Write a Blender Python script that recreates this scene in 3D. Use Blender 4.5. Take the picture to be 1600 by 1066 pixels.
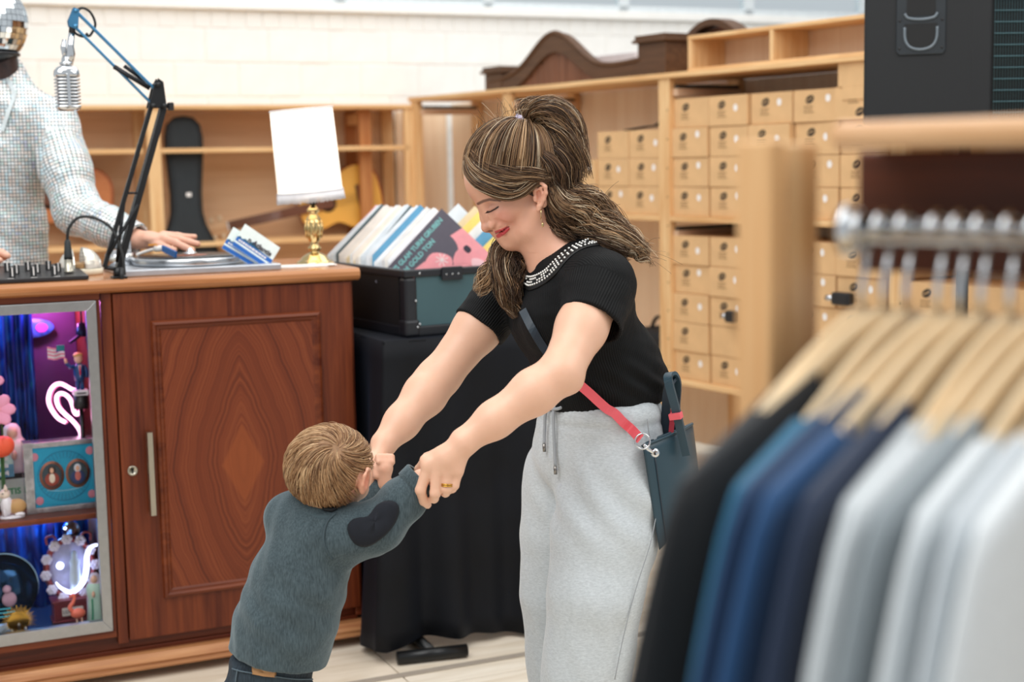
import bpy, bmesh, math, random
import numpy as np
from mathutils import Vector, Matrix, Quaternion
for o in list(bpy.data.objects): bpy.data.objects.remove(o, do_unlink=True)
SC = bpy.context.scene
COL = SC.collection
R = math.radians
# ---------------------------------------------------------------- camera
EYE = 1.43; PITCH = R(6.94); ROLL = R(1.08); FPX = 2300.0
_r0 = Vector((1, 0, 0)); _f = Vector((0, math.cos(PITCH), -math.sin(PITCH))); _u0 = Vector((0, math.sin(PITCH), math.cos(PITCH)))
_X = math.cos(ROLL)*_r0 - math.sin(ROLL)*_u0; _U = math.sin(ROLL)*_r0 + math.cos(ROLL)*_u0
camd = bpy.data.cameras.new('camera'); cam = bpy.data.objects.new('camera', camd); COL.objects.link(cam)
cam.matrix_world = Matrix(((_X.x, _U.x, -_f.x, 0), (_X.y, _U.y, -_f.y, 0), (_X.z, _U.z, -_f.z, EYE), (0, 0, 0, 1)))
camd.sensor_width = 36; camd.lens = 36*FPX/1600; camd.clip_start = .05
camd.dof.use_dof = True; camd.dof.focus_distance = 3.0; camd.dof.aperture_fstop = 3.2
SC.camera = cam
# ---------------------------------------------------------------- world, lights, exposure
W = bpy.data.worlds.new('hall_daylight'); SC.world = W; W.use_nodes = True
_bg = W.node_tree.nodes['Background']; _bg.inputs[0].default_value = (.93, .97, 1, 1); _bg.inputs[1].default_value = .60
SC.view_settings.view_transform = 'Standard'; SC.view_settings.look = 'None'
SC.view_settings.exposure = 0.10; SC.view_settings.gamma = 1; SC.view_settings.use_curve_mapping = False
def area(name, loc, target, size, power, color=(1, 1, 1), sy=None):
    d = bpy.data.lights.new(name, 'AREA'); d.energy = power; d.color = color; d.shape = 'RECTANGLE'; d.size = size; d.size_y = sy or size
    o = bpy.data.objects.new(name, d); COL.objects.link(o); o.location = loc
    o.rotation_euler = (Vector(target)-Vector(loc)).to_track_quat('-Z', 'Y').to_euler(); return o
area('skylight_front', (-1.5, 1.0, 4.6), (0.0, 3.6, .8), 3.6, 150, (1, .985, .96))
area('skylight_back', (0.5, 6.0, 4.8), (0.3, 6.6, .8), 5.0, 170, (1, .98, .95))
area('skylight_right', (2.8, 1.8, 4.0), (0.9, 2.6, .8), 2.4, 60, (1, .985, .96))
def P(px, py, Y):
    d = _f + _X*((px-800)/FPX) - _U*((py-533)/FPX); return Vector((0, 0, EYE)) + d*(Y/d.y)
# ---------------------------------------------------------------- frames (a level frame turned about the vertical)
class Fr:
    def __init__(s, az, o):
        s.az = R(az); s.o = Vector(o); s.ex = Vector((math.cos(s.az), math.sin(s.az), 0)); s.ey = Vector((-math.sin(s.az), math.cos(s.az), 0))
    def w(s, a, b, z): return s.o + s.ex*a + s.ey*b + Vector((0, 0, z))
    def l(s, q):
        q = Vector(q)-s.o; return Vector((q.dot(s.ex), q.dot(s.ey), q.z))
FC = Fr(24.3, (-.464, 4.30, 0))        # the counter: origin under its front right corner
FS = Fr(33.0, (.687, 6.60, 0))         # the long shelf: origin under its post, +b runs into the distance
FB = Fr(24.3, (-.539, 8.488, 0))       # the back shelf and the brick wall
# ---------------------------------------------------------------- colours, materials
def srgb(h):
    if isinstance(h, str): h = tuple(int(h[i:i+2], 16)/255 for i in (0, 2, 4))
    return tuple((c/12.92 if c <= .04045 else ((c+.055)/1.055)**2.4) for c in h) + (1,)
class NT:
    def __init__(s, name):
        s.m = bpy.data.materials.new(name); s.m.use_nodes = True; s.t = s.m.node_tree; s.b = s.t.nodes['Principled BSDF']
    def n(s, ty, **kw):
        x = s.t.nodes.new('ShaderNode'+ty)
        for k, v in kw.items():
            if k.startswith('i_'): x.inputs[k[2:].replace('_', ' ')].default_value = v
            else: setattr(x, k, v)
        return x
    def l(s, a, b): s.t.links.new(a, b)
    def math(s, op, a, b=None, c=None):
        x = s.n('Math', operation=op)
        for i, v in enumerate((a, b, c)):
            if v is None: continue
            if isinstance(v, (int, float)): x.inputs[i].default_value = v
            else: s.l(v, x.inputs[i])
        return x.outputs[0]
    def ramp(s, fac, stops, interp='LINEAR'):
        x = s.n('ValToRGB'); e = x.color_ramp.elements; x.color_ramp.interpolation = interp
        while len(e) < len(stops): e.new(.5)
        for el, (p, c) in zip(e, stops): el.position = p; el.color = c
        s.l(fac, x.inputs[0]); return x.outputs[0]
    def obj(s, scale=(1, 1, 1), rot=(0, 0, 0), loc=(0, 0, 0), coord='Object'):
        tc = s.n('TexCoord'); mp = s.n('Mapping'); mp.inputs['Scale'].default_value = scale; mp.inputs['Rotation'].default_value = rot; mp.inputs['Location'].default_value = loc
        s.l(tc.outputs[coord], mp.inputs[0]); return mp.outputs[0]
    def noise(s, vec=None, scale=5, detail=3, rough=.5, dist=0, dim='3D', w=None):
        x = s.n('TexNoise', noise_dimensions=dim); x.inputs['Scale'].default_value = scale; x.inputs['Detail'].default_value = detail
        x.inputs['Roughness'].default_value = rough; x.inputs['Distortion'].default_value = dist
        if vec is not None: s.l(vec, x.inputs['Vector'])
        if w is not None: s.l(w, x.inputs['W'])
        return x.outputs[0]
    def bump(s, h, strength=.2, dist=.002):
        x = s.n('Bump'); x.inputs['Strength'].default_value = strength; x.inputs['Distance'].default_value = dist
        s.l(h, x.inputs['Height']); s.l(x.outputs[0], s.b.inputs['Normal']); return x
    def mix(s, fac, a, b, blend='MIX'):
        x = s.n('Mix', data_type='RGBA', blend_type=blend)
        for i, v in ((0, fac), (6, a), (7, b)):
            if isinstance(v, (int, float, tuple)): x.inputs[i].default_value = v
            else: s.l(v, x.inputs[i])
        return x.outputs[2]
    def set(s, **kw):
        for k, v in kw.items(): s.b.inputs[k.replace('_', ' ')].default_value = v
    def base(s, c): s.l(c, s.b.inputs['Base Color'])
_mats = {}
def plain(name, color, rough=.5, metal=0, var=.06, nscale=30, bump=0, bscale=200, **kw):
    if name in _mats: return _mats[name]
    t = NT(name); c = srgb(color) if isinstance(color, str) else color
    v = t.obj(); nz = t.noise(v, nscale, 3)
    lo = tuple(x*(1-var) for x in c[:3])+(1,); hi = tuple(min(1, x*(1+var)) for x in c[:3])+(1,)
    t.base(t.ramp(nz, [(.3, lo), (.7, hi)])); t.set(Roughness=rough, Metallic=metal)
    if bump: t.bump(t.noise(v, bscale, 2), bump, .001)
    for k, x in kw.items(): t.b.inputs[k.replace('_', ' ')].default_value = x
    _mats[name] = t.m; return t.m
def emit(name, color, strength):
    if name in _mats: return _mats[name]
    t = NT(name); c = srgb(color) if isinstance(color, str) else color; t.set(Base_Color=c, Emission_Color=c, Emission_Strength=strength); _mats[name] = t.m; return t.m
def wood(name, dark, light, along='X', scale=1.0, rough=.5, contrast=1.0, bump=.05, knots=0):
    if name in _mats: return _mats[name]
    t = NT(name); i = 'XYZ'.index(along); sc = [22*scale]*3; sc[i] = 1.3*scale
    v = t.obj(tuple(sc)); n1 = t.noise(v, 1.6, 5, .6, .6); sc2 = [160*scale]*3; sc2[i] = 4*scale
    n2 = t.noise(t.obj(tuple(sc2)), 1, 3)
    a = t.math('ADD', t.math('MULTIPLY', n1, .75), t.math('MULTIPLY', n2, .25))
    D, L = srgb(dark), srgb(light); w_ = .16/contrast
    t.base(t.ramp(a, [(.5-w_, D), (.5+w_, L)])); t.set(Roughness=rough, Specular_IOR_Level=.35); t.bump(n2, bump, .001)
    _mats[name] = t.m; return t.m
# ---------------------------------------------------------------- mesh builder
class MB:
    def __init__(s): s.v = []; s.f = []; s.sm = []; s.mi = []
    def add(s, vs, fs, smooth=False, mi=0, xf=None):
        k = len(s.v)
        if xf is not None: vs = [xf @ Vector(v) for v in vs]
        s.v += [tuple(v) for v in vs]; s.f += [tuple(i+k for i in f) for f in fs]; s.sm += [smooth]*len(fs); s.mi += [mi]*len(fs); return s
    def box(s, x0, x1, y0, y1, z0, z1, c=0.0, mi=0, xf=None):
        if c <= 0:
            vs = [(x, y, z) for z in (z0, z1) for y in (y0, y1) for x in (x0, x1)]
            fs = [(0, 2, 3, 1), (4, 5, 7, 6), (0, 1, 5, 4), (2, 6, 7, 3), (0, 4, 6, 2), (1, 3, 7, 5)]
            return s.add(vs, fs, False, mi, xf)
        bm = bmesh.new(); bmesh.ops.create_cube(bm, size=1)
        bmesh.ops.transform(bm, matrix=Matrix.Translation(((x0+x1)/2, (y0+y1)/2, (z0+z1)/2)) @ Matrix.Diagonal((x1-x0, y1-y0, z1-z0, 1)), verts=bm.verts)
        bmesh.ops.bevel(bm, geom=bm.edges[:], offset=c, segments=2, profile=.5, affect='EDGES')
        bm.verts.index_update(); vs = [v.co.copy() for v in bm.verts]; fs = [tuple(v.index for v in f.verts) for f in bm.faces]; bm.free()
        return s.add(vs, fs, False, mi, xf)
    def lathe(s, prof, n=24, xf=None, mi=0, smooth=True):
        vs = []; fs = []; m = len(prof)
        for r, z in prof:
            for i in range(n): a = 2*math.pi*i/n; vs.append((r*math.cos(a), r*math.sin(a), z))
        for j in range(m-1):
            for i in range(n): k = (i+1) % n; fs.append((j*n+i, j*n+k, (j+1)*n+k, (j+1)*n+i))
        if prof[0][0] > 1e-6: fs.append(tuple(range(n-1, -1, -1)))
        if prof[-1][0] > 1e-6: fs.append(tuple((m-1)*n+i for i in range(n)))
        return s.add(vs, fs, smooth, mi, xf)
    def cyl(s, a, b, r, r2=None, n=16, mi=0, smooth=True):
        return s.tube([a, b], [r, r if r2 is None else r2], n, mi=mi, smooth=smooth)
    def tube(s, pts, rad, n=10, cap=True, mi=0, smooth=True, flat=None, up=None, closed=False):
        pts = [Vector(p) for p in pts]; m = len(pts)
        if isinstance(rad, (int, float)): rad = [rad]*m
        vs = []; fs = []; prev = None
        for i, p in enumerate(pts):
            if closed: t = pts[(i+1) % m]-pts[i-1]
            else: t = pts[min(i+1, m-1)]-pts[max(i-1, 0)]
            t = t.normalized() if t.length > 1e-9 else Vector((0, 0, 1))
            if prev is None:
                u = Vector(up) if up is not None else (Vector((0, 0, 1)) if abs(t.z) < .9 else Vector((1, 0, 0)))
            else: u = prev
            u = (u-t*u.dot(t)); u = u.normalized() if u.length > 1e-6 else t.orthogonal().normalized()
            prev = u; w = t.cross(u); fl = flat or 1
            for k in range(n):
                a = 2*math.pi*k/n; vs.append(p+(u*math.cos(a)*fl+w*math.sin(a))*rad[i])
        for i in range(m if closed else m-1):
            j = (i+1) % m
            for k in range(n): q = (k+1) % n; fs.append((i*n+k, i*n+q, j*n+q, j*n+k))
        if cap and not closed:
            fs.append(tuple(range(n-1, -1, -1))); fs.append(tuple((m-1)*n+k for k in range(n)))
        return s.add(vs, fs, smooth, mi)
    def strap(s, pts, width, thick, wdir=(0, 0, 1), mi=0):   # flat band along a path
        pts = [Vector(p) for p in pts]; m = len(pts); vs = []; fs = []
        for i, p in enumerate(pts):
            t = (pts[min(i+1, m-1)]-pts[max(i-1, 0)]).normalized(); w = wdir[i] if isinstance(wdir, list) else Vector(wdir)
            w = (Vector(w)-t*Vector(w).dot(t)).normalized(); n = t.cross(w)
            for a, b in ((-1, -1), (1, -1), (1, 1), (-1, 1)): vs.append(p+w*a*width/2+n*b*thick/2)
        for i in range(m-1):
            for k in range(4): q = (k+1) % 4; fs.append((i*4+k, i*4+q, i*4+4+q, i*4+4+k))
        fs += [(3, 2, 1, 0), tuple((m-1)*4+k for k in range(4))]
        return s.add(vs, fs, False, mi)
    def prism(s, poly, d0, d1, axis='y', mi=0, xf=None, smooth=False):    # polygon in the two other axes, extruded along axis
        n = len(poly)
        def mk(p, d): return {'x': (d, p[0], p[1]), 'y': (p[0], d, p[1]), 'z': (p[0], p[1], d)}[axis]
        vs = [mk(p, d0) for p in poly]+[mk(p, d1) for p in poly]
        fs = [tuple(range(n)), tuple(range(2*n-1, n-1, -1))]+[(i, i+n, (i+1) % n+n, (i+1) % n) for i in range(n)]
        return s.add(vs, fs, smooth, mi, xf)
    def ball(s, c, r, n=16, m=10, mi=0, xf=None):
        if isinstance(r, (int, float)): r = (r, r, r)
        vs = [(c[0], c[1], c[2]-r[2])]; fs = []
        for j in range(1, m):
            t = math.pi*j/m-math.pi/2
            for i in range(n):
                a = 2*math.pi*i/n; vs.append((c[0]+r[0]*math.cos(t)*math.cos(a), c[1]+r[1]*math.cos(t)*math.sin(a), c[2]+r[2]*math.sin(t)))
        vs.append((c[0], c[1], c[2]+r[2])); L = len(vs)-1
        for i in range(n): fs.append((0, 1+(i+1) % n, 1+i)); fs.append((L, 1+(m-2)*n+i, 1+(m-2)*n+(i+1) % n))
        for j in range(m-2):
            for i in range(n): k = (i+1) % n; fs.append((1+j*n+i, 1+j*n+k, 1+(j+1)*n+k, 1+(j+1)*n+i))
        return s.add(vs, fs, True, mi, xf)
    def mesh(s, name, mats):
        me = bpy.data.meshes.new(name); me.from_pydata(s.v, [], s.f); me.polygons.foreach_set('use_smooth', s.sm); me.polygons.foreach_set('material_index', s.mi)
        for m in (mats if isinstance(mats, (list, tuple)) else [mats]): me.materials.append(m)
        bm = bmesh.new(); bm.from_mesh(me); bmesh.ops.recalc_face_normals(bm, faces=bm.faces[:]); bm.to_mesh(me); bm.free(); me.update(); return me
def put(name, mesh, parent=None, loc=None, rot=None):
    o = bpy.data.objects.new(name, mesh); COL.objects.link(o)
    if parent is not None: o.parent = parent
    if loc is not None: o.location = loc
    if rot is not None: o.rotation_euler = rot
    return o
def obj(name, mb, mats, parent=None, loc=None, rot=None, bevel=0, subsurf=0):
    o = put(name, mb.mesh(name, mats), parent, loc, rot)
    if bevel: m = o.modifiers.new('bevel', 'BEVEL'); m.width = bevel; m.segments = 2; m.limit_method = 'ANGLE'; m.angle_limit = R(40)
    if subsurf: m = o.modifiers.new('subsurf', 'SUBSURF'); m.levels = m.render_levels = subsurf
    return o
def tag(o, label, cat, group=None):
    o['label'] = label; o['category'] = cat
    if group: o['group'] = group
    return o
def thing(name, label, cat, loc=(0, 0, 0), rz=0, group=None):
    o = bpy.data.objects.new(name, None); COL.objects.link(o); o.location = loc; o.rotation_euler = (0, 0, rz); o.empty_display_size = .05
    return tag(o, label, cat, group)
def structure(o): o['kind'] = 'structure'; return o
def stuff(o): o['kind'] = 'stuff'; return o
def dup(o, loc=None, rz=None, label=None, group=None, parent=None, rot=None):
    c = o.copy(); COL.objects.link(c)
    if parent is not None: c.parent = parent
    if loc is not None: c.location = loc
    if rz is not None: c.rotation_euler = (0, 0, rz)
    if rot is not None: c.rotation_euler = rot
    if label: c['label'] = label
    if group: c['group'] = group
    for ch in list(o.children): dup(ch, parent=c)
    return c
def text_mesh(s, size, depth=.0006, align='CENTER', bold=0.0, xscale=1.0):   # lettering as a flat mesh in the xz plane facing -y
    cu = bpy.data.curves.new('lettering', 'FONT'); cu.body = s; cu.size = size; cu.extrude = depth; cu.align_x = align; cu.align_y = 'CENTER'; cu.offset = bold; cu.resolution_u = 3
    t = bpy.data.objects.new('lettering', cu); COL.objects.link(t); dg = bpy.context.evaluated_depsgraph_get(); dg.update()
    me = bpy.data.meshes.new_from_object(t.evaluated_get(dg)); bpy.data.objects.remove(t); bpy.data.curves.remove(cu)
    me.transform(Matrix.Diagonal((xscale, 1, 1, 1))); me.transform(Matrix.Rotation(R(90), 4, 'X')); return me
def lettering(name, s, size, mat_, parent, loc, rot=None, **kw):
    me = text_mesh(s, size, **kw); me.materials.clear(); me.materials.append(mat_); return put(name, me, parent, loc, rot)
def catmull(pts, n=8, closed=False):
    pts = [Vector(p) for p in pts]; m = len(pts); out = []
    for i in range(m if closed else m-1):
        if closed: p0, p1, p2, p3 = pts[i-1], pts[i], pts[(i+1) % m], pts[(i+2) % m]
        else: p0, p1, p2, p3 = pts[max(i-1, 0)], pts[i], pts[i+1], pts[min(i+2, m-1)]
        for k in range(n):
            t = k/n; out.append(.5*((2*p1)+(p2-p0)*t+(2*p0-5*p1+4*p2-p3)*t*t+(3*p1-p0-3*p2+p3)*t**3))
    if not closed: out.append(pts[-1])
    return out
rnd = random.Random(7)
def on(F, px, py, b):      # the point of frame F's plane y = b that lies in a given direction from the eye
    d = _f + _X*((px-800)/FPX) - _U*((py-533)/FPX); e = Vector((0, 0, EYE)); return F.l(e + d*((b-(e-F.o).dot(F.ey))/d.dot(F.ey)))
def onz(F, px, py, z):
    d = _f + _X*((px-800)/FPX) - _U*((py-533)/FPX); e = Vector((0, 0, EYE)); return F.l(e + d*((z-EYE)/d.z))
def ona(F, px, py, a):
    d = _f + _X*((px-800)/FPX) - _U*((py-533)/FPX); e = Vector((0, 0, EYE)); return F.l(e + d*((a-(e-F.o).dot(F.ex))/d.dot(F.ex)))
def ordinal(k): return ('first', 'second', 'third', 'fourth', 'fifth', 'sixth', 'seventh')[k]
# ================================================================ the setting
pine = wood('pine', 'd29c63', 'efcb98', 'X', 1.0, .55)
pine_z = wood('pine_upright', 'd39d65', 'efcd9b', 'Z', 1.0, .55)
pine_y = wood('pine_along_y', 'd29c63', 'efcb98', 'Y', 1.0, .55)
ply = wood('plywood', 'e4c4a2', 'f0d8ba', 'Z', .5, .6)
def floor_mat():
    t = NT('pale_floor'); v = t.obj((1.2, 8, 1), (0, 0, R(24))); n = t.noise(v, 2.2, 5, .55, .8)
    t.base(t.ramp(n, [(.3, srgb('cdbda6')), (.72, srgb('ece2d2'))])); t.set(Roughness=.42); t.bump(n, .05, .002); return t.m
fm = floor_mat()
fl = MB(); fl.box(-4.2, 3.0, -5.2, 6.0, -.12, -.012); floor = structure(obj('floor', fl, plain('floor_joint', '8a7d6c', .8), None, FC.w(0, 0, 0), (0, 0, FC.az)))
pw = .62; k = 0     # floor boards laid along the counter
for j in range(-8, 10):
    off = (j*.83) % 1.9
    for i in range(-3, 2):
        m = MB(); x0 = i*1.9+off; m.box(max(x0+.002, -4.2), min(x0+1.898, 3.0), j*pw-.44+.003, j*pw-.44+pw-.003, -.012, 0, .0015)
        if x0 < 2.9 and x0+1.9 > -4.1: obj('floor_board', m, fm, floor)
strip = MB(); strip.box(-.62, 1.6, -.345, -.315, 0, .003); obj('floor_seam_strip', strip, plain('grey_floor_tape', '9c9184', .6), floor)
# brick wall behind everything: backing plus single painted blocks
wallpaint = plain('white_wall_paint', 'f1f0ec', .7, 0, .03, 9, .25, 60)
wf = structure(bpy.data.objects.new('wall_back', MB().box(-3.2, 6.2, .005, .25, 0, 2.315).mesh('wall_back', plain('white_mortar', 'e9e7e2', .85))))
COL.objects.link(wf); wf.location = FB.w(0, .45, 0); wf.rotation_euler = (0, 0, FB.az)
def block_mesh(L, h):
    return MB().box(0, L, 0, .03, 0, h, .006).mesh('brick', wallpaint)
bl = block_mesh(.361, .1875); so = block_mesh(.094, .099)
rng = random.Random(3)
for r_ in range(4):
    z = 2.214-.192*(r_+1); off = -.18*(r_ % 2)
    for i in range(19):
        x = -2.9+off+i*.366
        if r_ == 3 and x > .2: continue
        put('brick', bl, wf, (x, rng.uniform(-.0025, .0025), z))
for i in range(66):
    put('brick', so, wf, (-2.9+i*.0985, rng.uniform(-.003, .003), 2.214))
sill = MB(); sill.box(-3.2, 6.2, -.05, .25, 2.315, 2.365, .006); structure(obj('trim_1', sill, wallpaint, None, FB.w(0, .45, 0), (0, 0, FB.az)))
for i in range(9):
    x0 = -3.1+i*.95; wn = structure(bpy.data.objects.new('window_%d' % (i+1), None)); COL.objects.link(wn); wn.location = FB.w(x0, .5, 2.365); wn.rotation_euler = (0, 0, FB.az)
    m = MB()
    for a in ((0, .95, 0, .045), (0, .95, .85, .9), (0, .035, 0, .9), (.915, .95, 0, .9)): m.box(a[0], a[1], 0, .06, a[2], a[3])
    obj('window_frame', m, plain('pale_window_frame', 'd3dadd', .5), wn)
    g = MB(); g.box(.03, .92, .025, .031, .04, .86); gm = _mats.get('frosted_glass')
    if not gm:
        t = NT('frosted_glass'); t.set(Base_Color=srgb('eef5f8'), Roughness=.6, Transmission_Weight=1.0, IOR=1.1); gm = t.m; _mats['frosted_glass'] = gm
    obj('pane', g, gm, wn)
# ================================================================ long shelf on the right (three bays seen), open frames of pine with plywood backs
shelf = thing('shelf_unit', 'long pine shelf unit of open bays holding rows of cardboard boxes', 'shelf', FS.w(0, 0, 0), FS.az)
def sbox(name, x0, x1, y0, y1, z0, z1, mt, par, c=.002): m = MB(); m.box(x0, x1, y0, y1, z0, z1, c); return obj(name, m, mt, par)
posts = [2.25, 1.277, 0, -1.36, -2.6]; D = .44; TOP = 1.805
for b in posts:
    sbox('post', 0, .035, b-.045, b+.03, 0, TOP-.022, pine_z, shelf)
    sbox('post', D-.035, D, b-.045, b+.03, 0, TOP-.022, pine_z, shelf)
    for zz in (1.0, .44): sbox('side_batten', .04, D-.036, b-.02, b+.002, zz-.03, zz+.03, pine, shelf)
for i in range(4):
    b1, b0 = posts[i]-.046, posts[i+1]+.031
    sbox('top_board', -.012, D+.01, posts[i+1], posts[i]-.001 if i else posts[i]+.04, TOP-.022, TOP, pine_y, shelf)
    sbox('back_panel', D+.001, D+.008, b0-.05, b1+.05, .05, TOP-.023, ply, shelf)
    if i == 0: sbox('back_panel', D+.001, D+.008, b1+.051, b1+.36, .05, TOP-.023, ply, shelf)
    levels = [1.178, .45] if i >= 1 else [.98, .45]
    for z in levels: sbox('shelf_board', 0, D-.002, b0, b1, z-.024, z, pine_y, shelf)
for i, b in enumerate(posts):
    for z in ([TOP-.1] if i < 2 else [TOP-.1, 1.08]):
        sbox('dark_rail', .03, D-.05, b-.068, b-.046, z+.034, z+.05, plain('dark_steel', '33302e', .5), shelf)
        sbox('light_batten', .02, D-.04, b-.078, b-.046, z, z+.032, wood('pale_batten', 'cfa887', 'dfc0a4', 'X'), shelf)
# plug holes down the middle post
m = MB()
for b in (0, -1.36):
    for k in range(10):
        z = .5+k*.127; m.cyl((-.0008, b-.032, z), (.0005, b-.032, z), .004, n=8, smooth=False)
obj('peg_hole', m, plain('dark_hole', '5b3b22', .8), shelf)['kind'] = 'stuff'
# tray on top: shallow pine box lying on its side
tray = thing('pine_tray', 'shallow pine tray on its side atop the long shelf, in two compartments', 'tray', FS.w(.01, -.16, TOP), FS.az)
sbox('back_board', .2, .208, -1.55, 0, 0, .148, ply, tray); sbox('rail', 0, .2, -1.55, 0, .134, .15, pine_y, tray); sbox('rail', 0, .2, -1.55, 0, 0, .012, pine_y, tray)
for b in (0, -.51, -1.535): sbox('divider', 0, .199, b-.022, b-.002, .0125, .1335, pine_z, tray)
# ---------------------------------------------------------------- back shelf
bshelf = thing('back_shelf', 'low open pine shelf along the white brick wall holding guitars', 'shelf', FB.w(0, 0, 0), FB.az)
T2 = 1.765
for a in (-.02, -1.47, -3.0):
    sbox('post', a-.035, a+.035, 0, .035, 0, T2-.022, pine_z, bshelf); sbox('post', a-.035, a+.035, .38, .415, 0, T2-.022, pine_z, bshelf)
for a in (-.26,):
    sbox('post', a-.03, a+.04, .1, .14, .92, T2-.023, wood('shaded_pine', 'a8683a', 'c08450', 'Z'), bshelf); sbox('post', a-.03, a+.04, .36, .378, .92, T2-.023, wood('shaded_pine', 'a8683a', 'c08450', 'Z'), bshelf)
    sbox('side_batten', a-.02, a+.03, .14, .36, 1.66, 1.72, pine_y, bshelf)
for i, (x0, x1) in enumerate(((-2.98, -1.47), (-1.47, .04))):
    sbox('top_board', x0, x1-.001, -.01, .43, T2-.022, T2, pine, bshelf); sbox('back_panel', x0+.02, x1-.02, .416, .424, .05, T2-.023, wood('plywood_warm', 'dcb48c', 'ebc9a4', 'X', .5, .6), bshelf)
    for z in (1.535, 1.03, .45): sbox('shelf_board', x0+.036, x1-.061, 0, .378, z-.024, z, pine, bshelf)

sbox('corner_panel', .045, .375, .425, .433, .05, T2-.023, ply, bshelf)
# ================================================================ cardboard boxes on the long shelf
card = plain('brown_cardboard', 'dcb382', .8, 0, .05, 14, .08, 300)
ink = plain('black_print', '2a221b', .8); inklight = plain('faint_print', '8d6b45', .85); whitedot = plain('white_sticker', 'f3eeea', .6)
BW, BH, BD = .243, .127, .3
def carton_mesh(flap=False):
    m = MB(); m.box(0, BD, 0, BW, 0, BH-.0015, .003); return m.mesh('cardboard_box', card)
def lid_mesh():   # the top flaps, standing a hair proud
    m = MB(); m.box(.002, BD-.002, .002, BW/2-.001, BH-.0015, BH); m.box(.002, BD-.002, BW/2+.001, BW-.002, BH-.0015, BH); return m.mesh('top_flap', card)
def logo_mesh():
    m = MB(); n = 20; th = R(22)
    def ell(rx, rz, cx, cz, d):
        vs = []
        for k in range(n):
            a = 2*math.pi*k/n; x = rx*math.cos(a); z = rz*math.sin(a); vs.append((d, -(cx+x*math.cos(th)-z*math.sin(th)), cz+x*math.sin(th)+z*math.cos(th)))
        m.add(vs, [tuple(range(n))])
        return vs
    ell(.0235, .0155, 0, 0, -.0006)
    # pale wordmark strokes inside the oval
    for x, w_ in ((-.013, .006), (-.004, .005), (.004, .006), (.012, .004)):
        z = x*.4; m.add([(-.001, -(x-w_/2), z-.003), (-.001, -(x+w_/2), z-.001), (-.001, -(x+w_/2), z+.005), (-.001, -(x-w_/2), z+.003)], [(0, 1, 2, 3)], mi=1)
    return m.mesh('printed_oval', [ink, card])
def lines_mesh():
    m = MB(); q = random.Random(5)
    for r_, L in enumerate((.046, .038, .052)):
        y = 0
        while y < L:
            w_ = q.uniform(.003, .009); m.add([(-.0006, -y, -.011*r_), (-.0006, -(y+w_), -.011*r_), (-.0006, -(y+w_), -.011*r_+.005), (-.0006, -y, -.011*r_+.005)], [(0, 1, 2, 3)]); y += w_+.0025
    return m.mesh('printed_lines', inklight)
def dot_mesh():
    m = MB(); n = 14; m.add([(-.0007, .0135*math.cos(2*math.pi*k/n), .015*math.sin(2*math.pi*k/n)) for k in range(n)], [tuple(range(n))]); return m.mesh('round_sticker', whitedot)
MC, ML, MO, MP, MD = carton_mesh(), lid_mesh(), logo_mesh(), lines_mesh(), dot_mesh()
GB = 'cardboard boxes on the long shelf'
bq = random.Random(11)
def carton(b_near, z, label, dot=True, out=.012, prints=True, tilt=0, dz=0):
    """b_near: the end nearer the camera; the printed end faces the open side of the shelf"""
    o = put('cardboard_box', MC); tag(o, label, 'box', GB); a = out+bq.uniform(0, .018)
    o.location = FS.w(a, b_near, z+.0005); o.rotation_euler = (0, 0, FS.az+tilt+R(bq.uniform(-1, 1)))
    put('top_flap', ML, o)
    if prints:
        put('printed_oval', MO, o, (0, BW*.64+bq.uniform(-.004, .004), BH*.70)); put('printed_lines', MP, o, (0, BW*.76, BH*.46))
    if dot: put('round_sticker', MD, o, (0, BW*(.30+bq.uniform(-.1, .02)), BH*(.62+bq.uniform(-.12, .16))))
    return o
rown = lambda k, n: 'top' if k == n-1 else ('bottom' if k == 0 else ordinal(n-1-k)+' from the top')
b0s = [-.283-i*.2505 for i in range(5)]
for r_ in range(4):
    for c_ in range(5):
        if c_ == 4 and r_ == 3: continue
        carton(b0s[c_], 1.178+r_*.1285, 'cardboard box, %s row, %s right of the post, upper shelf' % (rown(r_, 4), ordinal(c_)), dot=not (r_ == 3 and c_ == 0), out=.012+(.02 if c_ > 2 else 0))
o = carton(b0s[4]+.008, 1.178+3*.1285, 'brown cardboard box with its front flap standing open under the shelf top', dot=True, out=.004, prints=False)
m = MB(); m.box(-.004, 0, .01, .222, BH, BH+.125, .001); obj('open_flap', m, card, o)
m = MB(); m.box(-.0045, -.0005, .004, .2, BH-.05, BH, .001); obj('torn_flap', m, card, o)
put('printed_oval', MO, o, (0, .11, .03)); put('printed_lines', MP, o, (0, .17, .085))
for r_ in range(5):
    for c_ in range(5):
        pr = not (r_ == 1 and c_ == 1); d_ = pr and not (r_ == 1 and c_ == 0)
        carton(b0s[c_], .45+r_*.1285, 'cardboard box, %s row, %s right of the post, lower shelf' % (rown(r_, 5), ordinal(c_)) if pr else 'plain brown cardboard box without print or sticker, lower bay near the post', dot=d_, prints=pr)
for r_, cols in ((0, 3), (1, 3), (2, 2)):
    for c_ in range(cols):
        lab = 'cardboard box, %s row, %s left of the post, behind the woman' % (('bottom', 'middle', 'top')[r_], ordinal(c_))
        carton(.035+c_*.247, 1.178+r_*.1285, lab, dot=not (r_ == 2 and c_ == 1), out=.015)
# far bay on the right behind the clothes
for r_ in range(4):
    for c_ in range(3):
        carton(-1.36-.29-c_*.2505, .45+r_*.1285, 'cardboard box, %s row, %s past the second post, behind shirts' % (rown(r_, 4), ordinal(c_)), dot=False, prints=c_ == 0)
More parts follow.
